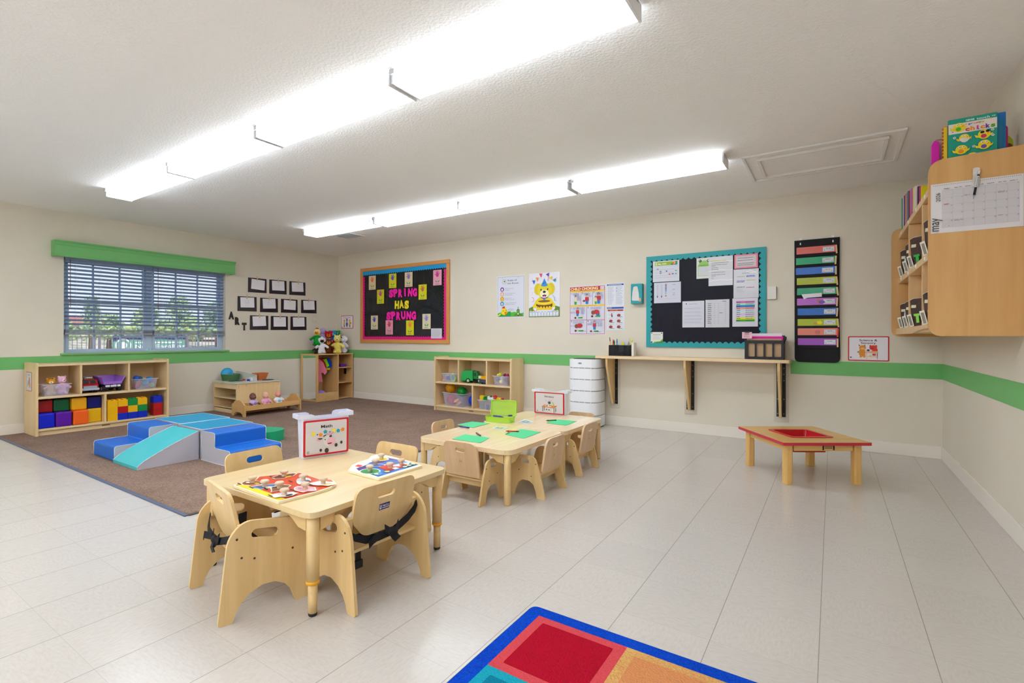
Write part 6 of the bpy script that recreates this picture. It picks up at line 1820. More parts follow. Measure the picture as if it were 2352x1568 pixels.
pin(s, 'cpr_sheet', 'white child CPR instruction sheet right of the choking poster', 'poster', -2.185, 1.096)

# ---- tissue box on the wall
t = thing('tissue_box', 'teal tissue box mounted on the wall left of the teal bulletin board', 'tissue box', (-1.872, YB - .0006, 1.388))
MB().prism(rpoly([(0, 0), (.125, 0), (.125, .222), (0, .222)], .006, 3), -.065, 0, M('#1a98a0', .5), 'XZ').build('box', t, bevel=.003)
b = MB(); b.prism(rpoly([(.010, .035), (.095, .03), (.090, .11), (.078, .17), (.072, .195), (.03, .19), (.018, .13)], .015, 4), -.0685, -.0655, M('#d3d2cf', .6), 'XZ')
b.build('front_panel', t)
MB().prism(rpoly([(.085, .022), (.118, .022), (.114, .06), (.10, .065)], .008, 3), -.071, -.0690, M('#d8a890', .6), 'XZ').build('sticker', t)
# ---- teal bulletin board
x0, x1, z0, z1 = -1.716, -.540, .908, 1.905
t = thing('bulletin_board', 'dark bulletin board with a wavy teal border above the ledge', 'bulletin board', (x0, YB - .0006, z0))
W, H = x1 - x0, z1 - z0
MB().box(.012, W - .012, -.008, 0, .012, H - .012, plastic_black('#1d1c28', 5, .35, .5, .15)).build('dark_backing', t)
TE = '#1f9aa2'
scallop(H, .064, .056, .020, TE, 'wavy_border', t, (W, -.0115, 0), 90)
scallop(H, .064, .056, .020, TE, 'wavy_border', t, (0, -.0115, H), -90)
scallop(W, .062, .056, .020, TE, 'wavy_border', t, (0, -.0135, 0), 0)
scallop(W, .062, .056, .020, TE, 'wavy_border', t, (W, -.0135, H), 180)
yt = YB - .0155
def pinT(s, name, label, x, z, k=0, cat='paper'):
    o_ = s.build(name, recalc=False, loc=(x, yt - .002 * k, z)); return tag(o_, label, cat, 'papers on the teal bulletin board')
s = Sheet(.281, .226, '#d3d5e0', .0008)
s.rect(.08, .78, .93, .955, '#93b41c'); s.txt('May 2026', .36, .83, .09, '#eef0dc', fit=.32, bold=.02); s.poly([(.68, .78), (.93, .78), (.93, .955), (.84, .955), (.80, .86), (.70, .85)], '#1f8a6a'); s.ell(.80, .885, .065, .065, '#e8a85a', 12); s.ell(.77, .87, .035, .03, '#d8543a', 8); s.rect(.10, .80, .17, .94, '#c9d88a')
s.grid(.06, .94, .10, .72, 7, 5, '#c2c5d2', .0007)
for x, z, c_ in ((.30, .50, '#2f8a7a'), (.30, .42, '#2f8a7a'), (.53, .50, '#1f6f9a'), (.64, .35, '#d84a5a'), (.76, .36, '#4a4ab8'), (.88, .50, '#6a9a86'), (.88, .36, '#6a9a86'), (.19, .62, '#8a8d98')): s.poly([(x - .045, z + .02), (x + .045, z + .02), (x + .02, z - .03), (x - .02, z - .03)], c_)
for z in (.58, .44, .30, .20): s.scribble(.10, .92, z - .01, z + .01, 1, '#b9a6b4', .7, .2)
pinT(s, 'menu_calendar', 'sheet with a green May heading at the top left of the teal board', -1.643, 1.620)
s = Sheet(.285, .224, '#c9cbd9', .0008)
for i, c_ in enumerate(('#b04a6a', '#4a4460', '#b0406a', '#2a3a7a', '#2f62b8', '#4a7ac8', '#7fa6c0', '#7aa6c4', '#c9cf4a', '#8a5a8a')): s.rect(.42, .88 - i * .062, .48, .92 - i * .062, c_)
for x in (.13, .29): s.scribble(x - .02, x + .03, .35, .90, 9, '#a4a6b4', .35, .0); s.rect(x - .02, .27, x + .02, .36, '#5a5a62')
for z, c_ in ((.87, '#b05a6a'), (.64, '#5a6a9a'), (.47, '#6a6aa0'), (.38, '#5a6ab0')): s.scribble(.70, .79, z - .012, z + .012, 1, c_, .8, 0)
s.line([(.14, .20), (.84, .20)], .001, '#c06a74')
pinT(s, 'schedule_sheet', 'landscape schedule sheet with a coloured column, left side of the teal board', -1.630, 1.388)
s = Sheet(.150, .215, '#d6d9d4', .0008)
s.rect(.10, .12, .92, .66, '#8ac06a'); s.rect(.13, .14, .89, .60, '#d3d5da'); s.ell(.50, .76, .34, .16, '#9cc86a', 18); s.rect(.12, .58, .90, .70, '#8fc25a')
for x in (.24, .78): s.ell(x, .86, .10, .10, '#2f3a30', 14); s.ell(x - .02, .87, .04, .04, '#d9dcd6', 8)
s.txt('Cleaning Schedule', .51, .615, .05, '#3f6a34', fit=.62, bold=.01); s.scribble(.17, .86, .16, .56, 8, '#a9b0b4', .18, .0)
pinT(s, 'frog_sheet', 'green frog topped sheet in the upper middle of the teal board', -1.187, 1.629)
s = Sheet(.230, .300, '#cbcbd2', .0008, rough=.12)
s.rect(.10, .84, .72, .865, '#d8cf1c')
for z, xe in ((.785, .85), (.72, .80), (.68, .30), (.62, .40), (.56, .42), (.46, .70), (.38, .72), (.34, .30), (.27, .22)): s.scribble(.12, xe, z - .012, z + .012, 1, '#5f6068', .6, .05)
for z in (.80, .50, .16): s.line([(.0, z), (.2, z + .02), (.5, z + .045), (.8, z + .02), (1, z + .03)], .003, '#eeeef4')
pinT(s, 'plastic_sleeve', 'page in a shiny wrinkled plastic sleeve beside the frog sheet', -1.068, 1.546, 1)
s = Sheet(.212, .140, '#e9879c', .0010); s.rect(.07, .10, .92, .90, '#d0c6ce')
for z in (.74, .58, .36, .24): s.scribble(.14, .86, z - .035, z + .035, 1, '#8a8a92', .7, .1)
s.line([(.10, .70), (.5, .62), (.8, .68), (.82, .50), (.12, .42)], .003, '#eeeaf0')
pinT(s, 'pink_notice', 'pink bordered notice at the top right of the teal board', -.825, 1.707)
s = Sheet(.226, .290, '#cacbd6', .0008, rough=.12)
s.scribble(.35, .65, .84, .87, 1, '#8a8a96', .7, 0)
for x, z, c_ in ((.30, .74, '#a8b06a'), (.68, .76, '#2f6ab8'), (.68, .73, '#3f4ab0'), (.30, .60, '#7a6ab8'), (.28, .56, '#5a4a9a'), (.68, .61, '#c9c84a'), (.30, .38, '#4a8a5a'), (.68, .36, '#b04a5a')): s.scribble(x - .16, x + .18, z - .014, z + .014, 1, c_, .8, .1)
s.scribble(.12, .46, .20, .34, 5, '#b4b6c2', .3, .3); s.line([(.5, .92), (.7, .86), (.95, .90)], .004, '#eeeef6'); s.line([(.6, .95), (.8, .90), (.96, .82)], .004, '#eeeef6')
pinT(s, 'plastic_sleeve', 'page with coloured lines in a plastic sleeve below the pink notice', -.832, 1.410)
s = Sheet(.220, .278, '#cfd0de', .0008)
s.ell(.18, .90, .03, .03, '#4a4a52', 8); s.txt('School Menu', .50, .875, .045, '#5a5a66', fit=.40); s.ell(.82, .92, .05, .02, '#d8d43a', 8); s.grid(.08, .94, .12, .80, 5, 5, '#b9bccb', .0007)
for z in (.72, .58, .44, .31, .19): s.scribble(.10, .92, z - .03, z + .03, 2, '#a4a7b6', .35, .15)
pinT(s, 'menu_sheet', 'white monthly menu grid, left one in the lower row of the teal board', -1.329, 1.120)
s = Sheet(.228, .286, '#cccdd6', .0008, rough=.15)
s.grid(.08, .94, .08, .92, 5, 12, '#b4b6c4', .0006)
for i in range(11):
    z = .86 - i * .07; s.scribble(.10, .26, z - .018, z + .012, 1, '#5a5a64', .7, .3)
    for x in (.38, .54, .84): s.line([(x - .02, z - .01), (x - .01, z - .02), (x + .03, z + .02)], .0012, '#4a4a54')
s.scribble(.60, .74, .50, .54, 2, '#3a3a44', .5, .1); s.rect(.72, .92, .88, .935, '#3a3a44')
pinT(s, 'checklist_sheet', 'laminated checklist full of tick marks, middle of the lower row on the teal board', -1.098, 1.118)
s = Sheet(.230, .284, '#cfcfdc', .0010, rough=.15)
for i, c_ in enumerate(('#d26fb8', '#a8dcc4', '#0f82cc', '#e59a8e', '#c9d2e0', '#c0dcd4', '#d9b8dc', '#c9cbe0', '#e6dc1c', '#3fae22')):
    z = .90 - i * .072; s.rect(.15, z - .072, .88, z, c_); s.scribble(.17, .34, z - .058, z - .02, 1, '#3a4a7a', .6, .3); s.scribble(.52, .86, z - .055, z - .022, 1, '#3a4a7a', .55, .15)
pinT(s, 'name_chart', 'sheet with rainbow coloured rows at the lower right of the teal board', -.842, 1.124)
s = Sheet(.132, .120, '#d9dcd6', .0008)
s.txt('NAPLES', .5, .72, .13, '#4a5048', fit=.62); s.scribble(.2, .8, .30, .62, 5, '#b0b4b0', .3, .2); s.poly([(.2, 0), (.3, .12), (.75, .15), (1, .4), (1, 0)], '#6fae2c'); s.poly([(.35, 0), (.5, .08), (.9, .16), (1, .26), (1, 0)], '#3f8a24'); s.ell(.08, .92, .07, .05, '#5a6a5a', 8); s.ell(.90, .90, .05, .05, '#2f332f', 8); s.ell(.08, .08, .07, .07, '#2f332f', 8)
pinT(s, 'small_card', 'small white and green card in the bottom left corner of the teal board', -1.664, .952, 1)
t = thing('wall_thermostat', 'white plastic box on the wall right of the teal bulletin board', 'thermostat', (-.530, YB - .0006, 1.388))
MB().prism(rpoly([(0, 0), (.076, 0), (.076, .124), (0, .124)], .005, 3), -.026, 0, M('#dedbd6', .4), 'XZ').build('cover', t, bevel=.003)
MB().prism(rpoly([(-.004, -.005), (.080, -.005), (.080, .118), (-.004, .118)], .004, 2), -.006, 0, M('#b0a898', .5), 'XZ').build('wall_plate', t)

# ---- pocket chart
t = thing('pocket_chart', 'black hanging pocket chart holding ten coloured folders', 'pocket chart', (-.300, YB - .016, .785))
BKF = M('#18161b', .7, .3, bump=.3, bscale=30)
b = MB().prism(rpoly([(0, 0), (.357, 0), (.348, .6), (.352, 1.150), (-.004, 1.150), (-.002, .6)], [.045, .045, .3, .004, .004, .3], 6), -.003, 0, BKF, 'XZ')
b.build('backing', t)
zt = [1.865 - i * .0952 for i in range(10)]
zt = [1.867, 1.768, 1.674, 1.578, 1.482, 1.385, 1.291, 1.192, 1.104, 1.011]
b = MB()
for z in zt: b.prism([(.008, z - .785 - .098), (.345, z - .785 - .098), (.345, z - .785 - .060), (.008, z - .785 - .060)], -.0125, -.0105, BKF, 'XZ')
b.build('pockets', t, bevel=.001)
for i, x in enumerate((.045, .300)):
    h_ = thing('adhesive_hook', ('left' if i == 0 else 'right') + ' white adhesive hook holding up the black pocket chart', 'hook', (-.300 + x, YB - .0006, 1.915), 0, 'hooks above the pocket chart')
    MB().prism(rpoly([(-.011, -.02), (.011, -.02), (.011, .042), (-.011, .042)], .005, 3), -.006, 0, M('#e6e5e3', .35), 'XZ').build('hook_plate', h_)
    MB().prism(rpoly([(-.005, -.024), (.005, -.024), (.004, -.004), (-.004, -.004)], .002, 2), -.024, -.0192, M('#e6e5e3', .35), 'XZ').build('hook_tip', h_)
fc = ['#d8665e', '#0fa06a', '#1264c4', '#a8b40c', '#0f9a6c', '#b060c4', '#1264bc', '#a8b822', '#e08272', '#9a4cbc']
fn = ['coral', 'emerald green', 'blue', 'olive yellow', 'sea green', 'lilac', 'royal blue', 'yellow green', 'salmon', 'violet']
od = ['top', 'second', 'third', 'fourth', 'fifth', 'sixth', 'seventh', 'eighth', 'ninth', 'bottom']
for i, z in enumerate(zt):
    x0_ = -.288 + [0.002, -.002, -.004, .005, .007, .007, .012, .012, .013, .014][i]
    s = Sheet(.316, .064, fc[i], .0012, .003, .25)
    s.rect(.66, .14, .935, .80, '#cfd3dc'); s.scribble(.74, .86, .52, .64, 1, '#7a7d88', .6, .1); s.ell(.70, .32, .010, .012, '#5a5d68', 6); s.ell(.895, .36, .010, .012, '#5a5d68', 6)
    if i == 5: s.ell(.55, .55, .07, .06, '#b0707a', 9); s.ell(.62, .40, .08, .05, '#7a50a8', 9)
    if i == 7: s.ell(.55, .45, .08, .06, '#e6dc1c', 5); s.ell(.45, .35, .05, .04, '#c99a3a', 7)
    if i == 8: s.ell(.50, .45, .07, .06, '#c9706a', 9)
    o_ = s.build('file_folder', recalc=False, loc=(x0_, YB - .0295, z - .066)); tag(o_, '%s file folder, %s of the ten in the black pocket chart' % (fn[i], od[i]), 'folder', 'folders in the pocket chart')
    b = MB().box(-.006, .006, -.0085, -.0025, -.070, .006, '#e0bd86' if i != 8 else '#d8453a').box(-.006, .006, -.0015, 0, -.070, .006, '#d2ac74')
    o_ = b.build('clothespin', loc=(x0_ + .311 + .002 * (i % 3), YB - .0325, z - .012)); o_.rotation_euler = (0, R([-3, 3, 0, -5, -6, 3, 4, -5, 3, 0][i]), 0)
    tag(o_, 'wooden clothespin at the right end of the %s folder' % fn[i], 'clothespin', 'clothespins on the pocket chart')
s = Sheet(.17, .032, '#dcd8e2', .0008); 
o_ = MB().prism([(0, .03), (.16, .038), (.16, .002), (.045, -.004), (.02, -.018)], -.001, 0, M('#e0dde6', .5), 'XZ').build('loose_paper', loc=(-.245, YB - .0335, 1.392)); tag(o_, 'torn white paper sticking up behind the lilac folder', 'paper')
s = sign(.294, .220)
s.txt('Science &', .5, .80, .115, '#3a3a42', fit=.44, bold=.02); s.txt('Sensory', .5, .69, .115, '#3a3a42', fit=.37, bold=.02)
OR = '#d88a2c'
s.ell(.36, .54, .085, .075, OR, 14); s.ell(.35, .34, .085, .13, OR, 14); s.poly([(.27, .60), (.26, .68), (.31, .62)], '#7a5a34'); s.poly([(.39, .60), (.42, .68), (.43, .60)], '#7a5a34'); s.rect(.29, .14, .34, .26, OR); s.rect(.38, .14, .43, .26, OR); s.ell(.36, .50, .05, .03, '#e8b46a', 10); s.poly([(.42, .42), (.50, .46), (.50, .42)], OR); s.ell(.25, .36, .02, .02, '#5a3a24', 6)
s.ell(.62, .54, .095, .075, '#dd3a2a', 14); s.ell(.55, .61, .025, .03, '#dd3a2a', 8); s.ell(.69, .61, .025, .03, '#dd3a2a', 8); s.ell(.66, .44, .07, .08, '#dd3a2a', 12); s.ell(.60, .51, .04, .025, '#b82a24', 8)
s.rect(.44, .32, .74, .40, '#e6b48a'); s.rect(.45, .12, .47, .32, '#e6c4a0'); s.rect(.71, .12, .73, .32, '#c25a44'); s.rect(.45, .16, .73, .19, '#e6c4a0'); s.rect(.52, .19, .58, .23, '#e8d01c'); s.rect(.60, .22, .68, .30, '#c23a34'); s.rect(.47, .40, .53, .47, '#3a3a7a'); s.ell(.07, .14, .024, .026, '#5a5a62', 8); s.ell(.46, .085, .010, .010, '#5a5a62', 6); s.ell(.72, .085, .010, .010, '#5a5a62', 6)
pin(s, 'area_sign', 'red bordered Science & Sensory sign right of the pocket chart', 'sign', .115, .808)

# ---- things on the wall ledge
zl = .8092
t = thing('desk_organizer', 'black mesh desk organizer full of pens at the left end of the ledge', 'organizer', (-2.075, 5.375, zl))
MS = film('#17171c', .5, .5)
W, D, H = .245, .11, .115
MB().box(0, W, 0, .002, .003, H, MS).box(0, W, D - .002, D, .003, H, MS).box(0, .002, .0021, D - .0021, .003, H, MS).box(W - .002, W, .0021, D - .0021, .003, H, MS).box(.168, .170, .0021, D - .0021, .003, H, MS).box(0, W, 0, D, 0, .003, '#17171c').build('mesh_wall', t)
b = MB(); r_ = .0025
for a_, c_ in (((0, 0, H), (W, 0, H)), ((W, 0, H), (W, D, H)), ((W, D, H), (0, D, H)), ((0, D, H), (0, 0, H)), ((0, 0, 0), (0, 0, H)), ((W, 0, 0), (W, 0, H)), ((0, 0, .003), (W, 0, .003)), ((.169, 0, 0), (.169, 0, H)), ((.04, 0, .02), (.04, 0, H))): b.cyl(a_, c_, r_, '#111114', n=6)
b.build('wire_rim', t)
ox, oy = -2.075, 5.375
def pen(x, y, lean, L_, hx, cap, label, r=.0045, lz=.006):
    o_ = MB().cyl((0, 0, 0), (L_ * .78 * math.sin(R(lean)), 0, L_ * .78 * math.cos(R(lean))), r, M(hx, .4), n=10).cyl((L_ * .78 * math.sin(R(lean)), 0, L_ * .78 * math.cos(R(lean))), (L_ * math.sin(R(lean)), 0, L_ * math.cos(R(lean))), r * 1.1, M(cap, .4), r * .7, 10).build('pen', loc=(ox + x, oy + y, zl + lz))
    tag(o_, label, 'pen', 'pens in the desk organizer')
pen(.018, .03, -6, .20, '#d8a81c', '#3a3022', 'yellow pencil at the left end of the organizer')
pen(.020, .06, 3, .175, '#d8432a', '#c2301c', 'red orange marker second from the left in the organizer', .006)
pen(.030, .085, 0, .165, '#1f9a3c', '#1a8434', 'green marker at the left of the organizer', .007)
pen(.062, .085, 0, .18, '#3f8ac8', '#2a6cb0', 'blue marker left of the cards in the organizer', .006)
pen(.190, .04, 8, .150, '#d8a24a', '#c08a34', 'tan pencil in the right cell of the organizer')
pen(.195, .075, 6, .165, '#b98a5a', '#e8dcc8', 'brown brush in the right cell of the organizer')
pen(.215, .055, 10, .155, '#2f5a3a', '#e8de2a', 'pen with a yellow top at the right of the organizer', .006)
solo(MB().ball((0, 0, 0), .012, M('#eae02a', .4), 8, 12), 'pen_topper', 'round yellow topper sticking up at the right of the organizer', 'pen topper', (ox + .243, oy + .055, zl + .170), 0)
solo(MB().box(0, .115, 0, .004, 0, .115, M('#c4cfdf', .5)), 'index_cards', 'pale blue cards standing in the middle of the organizer', 'card', (ox + .078, oy + .098, zl + .045))
solo(MB().box(0, .035, 0, .010, 0, .03, M('#e6d01c', .5)), 'sticky_notes', 'small yellow sticky note pad at the right of the index cards', 'sticky notes', (ox + .115, oy + .070, zl + .118))
b = MB().prism(rpoly([(0, 0), (.10, .0), (.095, .018), (.05, .032), (.015, .018)], .008, 3), 0, .03, M('#d99ab4', .5), 'XZ'); solo(b, 'pink_eraser', 'pink item lying inside the mesh organizer', 'eraser', (ox + .05, oy + .02, zl + .012), 0, None, bevel=.003)
solo(MB().box(0, .026, 0, .09, 0, .145, M('#e6e2da', .5)), 'paper_pad', 'white pad standing just right of the desk organizer', 'pad', (ox + .252, oy + .01, zl), 0, None, bevel=.002)
t = thing('file_holder', 'black desktop file holder with slots showing kraft folders on the ledge', 'file holder', (-.700, 5.335, zl))
W, D, H = .325, .185, .205
FB_ = M('#1c1b22', .45, .4)
holes = [rpoly([(.030 + k * .073, .025), (.086 + k * .073, .025), (.086 + k * .073, .150), (.030 + k * .073, .150)], .008, 3) for k in range(4)]
MB().prism(rpoly([(0, 0), (W, 0), (W, H - .025), (0, H - .025)], .006, 3), 0, .004, FB_, 'XZ', holes).build('front_panel', t)
MB().prism([(0, 0), (W, 0), (W, H + .02), (0, H + .02)], D - .004, D, FB_, 'XZ').build('rear_panel', t)
for x in (0, W - .004): MB().prism([(.0042, .0045), (D - .0042, .0045), (D - .0042, H + .02), (.0042, H - .025)], x, x + .004, FB_, 'YZ').build('end_panel', t)
MB().box(0, W, .0042, D - .0042, 0, .004, FB_).build('base', t)
b = MB().prism(rpoly([(.305, .10), (.345, .19), (.345, .215), (.325, .215)], .005, 2), .06, .064, FB_, 'XZ'); b.build('side_fin', t)
for i, (y, h_, hx, nm_, dx) in enumerate(((.02, .190, '#b99a78', 'kraft brown file folder at the front of the black file holder', 0), (.055, .212, '#e812a0', 'hot pink file folder standing in the black file holder', .01), (.085, .240, '#e4dfe8', 'white file folder behind the pink one in the file holder', -.002))):
    solo(MB().box(0, .290, 0, .010, 0, h_, M(hx, .6)), 'file_folder', nm_, 'folder', (-.684 + dx, 5.335 + y, zl + .0048), 0, 'folders in the black file holder')
s = Sheet(.085, .062, '#e6b8c8', .0012); s.scribble(.25, .75, .55, .85, 2, '#5a4a52', .5, .1); s.scribble(.2, .8, .15, .5, 2, '#8a7a84', .4, .2)
o_ = s.build('pink_note', recalc=False, loc=(-.722, 5.333, zl + .196)); tag(o_, 'small pink note clipped to the left corner of the black file holder', 'note')
solo(MB().box(-.02, .02, -.0035, 0, 0, .014, '#2a2328'), 'binder_clip', 'small black binder clip on the pink note', 'clip', (-.678, 5.3315, zl + .252))

# ================================================================== THINGS ON THE CUBBY CABINET
# calendar
xc, yc = .419, 3.4188
s = Sheet(.338, .253, '#dedbe0', .0016)
s.rect(.13, .10, .955, .86, '#cfccd2'); s.grid(.13, .955, .10, .86, 7, 5, '#a3a0a8', .0006)
for i in range(46): s.ell(.03 + i * .0208, .965, .0048, .0048, '#55535a', 6)
for i in range(7): s.scribble(.145 + i * .118, .145 + i * .118 + .085, .875, .89, 1, '#8a8890', .8, .1)
s.text('may', .092 * s.w, s._y(), .17 * s.h, .058, M('#2a282c', .5), fit=.068, ang=90)
s.text('2026', .105 * s.w, s._y(), .72 * s.h, .024, M('#2a282c', .5), fit=.044, ang=90)
dnum = 1
for r_i in range(5):
    for c_i in range(7):
        if r_i == 0 and c_i < 5: continue
        if dnum > 31: break
        s.text(str(dnum), (.13 + (c_i + .86) * .1179) * s.w, s._y(), (.86 - r_i * .152 - .035) * s.h, .0075, M('#55535a', .5))
        dnum += 1
s.line([(.13, .10), (.248, .252)], .0006, '#a3a0a8'); s.text('31', .20 * s.w, s._y(), .115 * s.h, .0075, M('#55535a', .5))
s.scribble(.145, .20, .555, .575, 1, '#b86a74', .8, 0); s.scribble(.37, .43, .695, .71, 1, '#8a8890', .8, 0); s.scribble(.73, .80, .67, .71, 2, '#8a8890', .5, 0); s.scribble(.26, .34, .21, .24, 2, '#8a8890', .5, 0); s.scribble(.73, .78, .235, .248, 1, '#8a8890', .8, 0)
o_ = s.build('wall_calendar', recalc=False, loc=(xc, yc, 1.554)); tag(o_, 'white May 2026 wall calendar hanging on the cubby cabinet end panel', 'calendar')
t = thing('adhesive_clip', 'white adhesive clip holding the calendar on the cubby cabinet', 'clip', (.590, 3.4190, 1.770))
MB().prism(rpoly([(-.013, .0), (.013, .0), (.013, .094), (-.013, .094)], .010, 5), -.007, -.0035, M('#dcd8d4', .35), 'XZ').build('clip_body', t, bevel=.0015)
MB().prism(rpoly([(-.009, -.006), (.009, -.006), (.011, .045), (-.011, .045)], .004, 3), -.0115, -.0075, film('#e4e2e0', .7, .2), 'XZ').build('clip_lever', t, bevel=.001)
t = thing('ballpoint_pen', 'white and black ballpoint pen hanging from the clip over the calendar', 'pen', (.598, 3.402, 1.838))
t.rotation_euler = (0, R(9), 0)
MB().cyl((0, 0, -.075), (0, 0, -.020), .0044, M('#e2e0e2', .3), n=14).cyl((0, 0, -.012), (0, 0, .006), .0044, M('#e2e0e2', .3), n=14).build('barrel', t)
MB().cyl((0, 0, -.0195), (0, 0, -.0125), .0047, M('#17161a', .4), n=14).cyl((0, 0, -.112), (0, 0, -.0755), .0046, M('#17161a', .5), .0049, 14).build('grip', t)
MB().cyl((0, 0, -.132), (0, 0, -.1125), .0010, M('#b8bac0', .3, .5, .8), .0040, 12).build('nib', t)
b = MB()
for k in range(6): b.box(-.0012, .0012, -.0047, -.0043, -.070 + k * .008, -.066 + k * .008, '#3a3a44')
b.build('barrel_printing', t)

# pouches in the cubbies: brown fabric, cream trim, tag, framed card and a coloured clip
def pouch(label, y, z, x, lean, clip, H=.25, W=.135):
    t = thing('fabric_pouch', label, 'pouch', (x, y, z), -38, 'brown fabric pouches in the cubby cabinet')
    BR = M('#54433f', .85, .2, bump=.5, bscale=50)
    out = rpoly([(-W * .30, 0), (W * .30, 0), (W * .5, H * .96), (W * .30, H), (-W * .34, H * .985), (-W * .5, H * .93)], [.02, .02, .01, .03, .03, .01], 4)
    b = MB(); b.at(0, 0, 0, rx=lean); b.prism(out, -.016, .016, BR, 'XZ'); b.build('pouch_body', t, bevel=.008, seg=2)
    b = MB(); b.at(0, 0, 0, rx=lean)
    top_ = [(-W * .5, H * .93), (-W * .36, H * .985), (W * .30, H), (W * .5, H * .965)]
    b.tube([(p[0], -.012, p[1]) for p in top_], .0035, '#e2ddd0', 6); b.build('trim', t)
    b = MB(); b.at(0, 0, 0, rx=lean); b.box(-W * .40, -W * .18, -.0185, -.0165, H * .66, H * .76, '#dcd8b8'); b.build('name_tag', t)
    b = MB(); b.at(0, 0, 0, rx=lean); b.at(-W * .26, -.022, .0, ry=-14); b.box(-.014, .014, -.002, .002, .004, .092, '#e4dfcf').box(-.008, .008, -.0026, -.0020, .012, .080, '#8a867c'); b.build('card_holder', t)
    b = MB(); b.at(W * .02, -.022, 0, ry=-6); b.box(-.018, .020, -.004, .004, .078, .094, M(clip, .4)).box(-.006, .012, -.003, .003, .030, .078, M(clip, .4)); b.build('colored_clip', t)
    return t
un, lo_ = 1.5128, 1.0928
P_ = [(5.265, un, 'red'), (4.925, un, 'lime green'), (4.640, un, 'green'), (3.985, un, 'orange'), (5.265, lo_, 'purple'), (4.935, lo_, 'yellow'), (4.625, lo_, 'pale green'), (4.000, lo_, 'gold')]
cl = {'red': '#c8281e', 'lime green': '#8fdc2a', 'green': '#1fae3c', 'orange': '#f08a1c', 'purple': '#5a2a86', 'yellow': '#e8c81c', 'pale green': '#8fdc5a', 'gold': '#e6b41c'}
for (y, z, cn) in P_:
    pouch('brown fabric pouch with a %s clip in the %s cubby row' % (cn, 'upper' if z > 1.3 else 'lower'), y, z, .510, -6, cl[cn], .225 if z > 1.3 else .205)
for k, (y, z) in enumerate(((5.10, un), (4.84, un), (5.10, lo_))):
    b = MB().prism([(-.025, 0), (.025, 0), (.030, .12), (.0, .135), (-.028, .11)], -.006, .006, M('#dcdfe6', .6), 'XZ')
    solo(b, 'paper_roll', ['white folded paper right of the red clipped pouch', 'white folded paper beside the lime clipped pouch', 'white folded paper right of the purple clipped pouch'][k], 'paper', (.475, y, z), -90, 'folded papers in the cubby cabinet')

# books on the top
zs_ = 1.8862
def book(label, x, y, z, th_, dp, h_, cover, rz=0, pages='#e6e0d2', cat='book', group=None, tilt=0, pic=None):
    """spine faces local -x ... cover faces local -y"""
    t = thing('picture_book', label, cat, (x, y, z), rz, group)
    t.rotation_euler = (R(tilt), 0, R(rz))
    b = MB().prism(rpoly([(0, 0), (dp, 0), (dp, h_), (0, h_)], .005, 3), 0, .002, M(cover, .35), 'XZ').prism(rpoly([(0, 0), (dp, 0), (dp, h_), (0, h_)], .005, 3), th_ - .002, th_, M(cover, .35), 'XZ').box(0, .002, .002, th_ - .002, .001, h_ - .001, M(cover, .35))
    b.build('cover', t)
    MB().box(.0022, dp - .003, .0022, th_ - .0022, .002, h_ - .003, M(pages, .7)).build('pages', t)
    return t
G1 = 'books near the front on top of the cubby cabinet'
t = book('large turquoise chick picture book standing cover outward on the cubby cabinet', .492, 3.462, zs_, .016, .182, .252, '#149a86', 0, group=G1)
s = Sheet(.180, .250, '#149a86', .0006, .004)
s.rect(0, .700, 1, .905, '#e6dcd6')
s.txt('NEVER', .46, .925, .050, '#e8f0ee', fit=.18, bold=.03); s.txt('touch', .72, .920, .065, '#e8f0ee', fit=.27, bold=.01); s.txt('THE', .93, .935, .030, '#e8f0ee', fit=.075, bold=.02)
for i, (ch, c_) in enumerate(zip('grumpy', ('#6a4ab8', '#3f8fd0', '#e88a2a', '#d84a8a', '#7ab82a', '#e8a82a'))): s.txt(ch, .44 + i * .057, .848, .052, c_, bold=.03, fit=.050)
for i, (ch, c_) in enumerate(zip('chicks', ('#e0502a', '#ee8f1e', '#d048a0', '#ee8f1e', '#6a3ab0', '#5aa82a'))): s.txt(ch, .40 + i * .104, .725, .115, c_, bold=.05, fit=.045 if ch == 'i' else .092)
def chick(cx_, cz_, k, wing, extra=None):
    s.ell(cx_, cz_, .13 * k, .13 * k, '#ecd41c', 18); s.ell(cx_ - .01, cz_ - .035 * k, .06 * k, .055 * k, wing, 12)
    s.ell(cx_ - .04 * k, cz_ + .05 * k, .028 * k, .028 * k, '#f4f4ee', 8); s.ell(cx_ + .04 * k, cz_ + .055 * k, .028 * k, .028 * k, '#f4f4ee', 8); s.ell(cx_ - .035 * k, cz_ + .05 * k, .013 * k, .013 * k, '#1a1a1a', 6); s.ell(cx_ + .045 * k, cz_ + .055 * k, .013 * k, .013 * k, '#1a1a1a', 6); s.poly([(cx_ + .06 * k, cz_ + .02 * k), (cx_ + .12 * k, cz_ + .03 * k), (cx_ + .07 * k, cz_ - .005 * k)], '#ee8a22')
    s.poly([(cx_ - .12 * k, cz_ - .02), (cx_ - .20 * k, cz_ + .01), (cx_ - .17 * k, cz_ - .05), (cx_ - .10 * k, cz_ - .06)], '#ecd41c'); s.poly([(cx_ + .11 * k, cz_ - .02), (cx_ + .18 * k, cz_ + .02), (cx_ + .16 * k, cz_ - .03), (cx_ + .10 * k, cz_ - .05)], '#ecd41c')
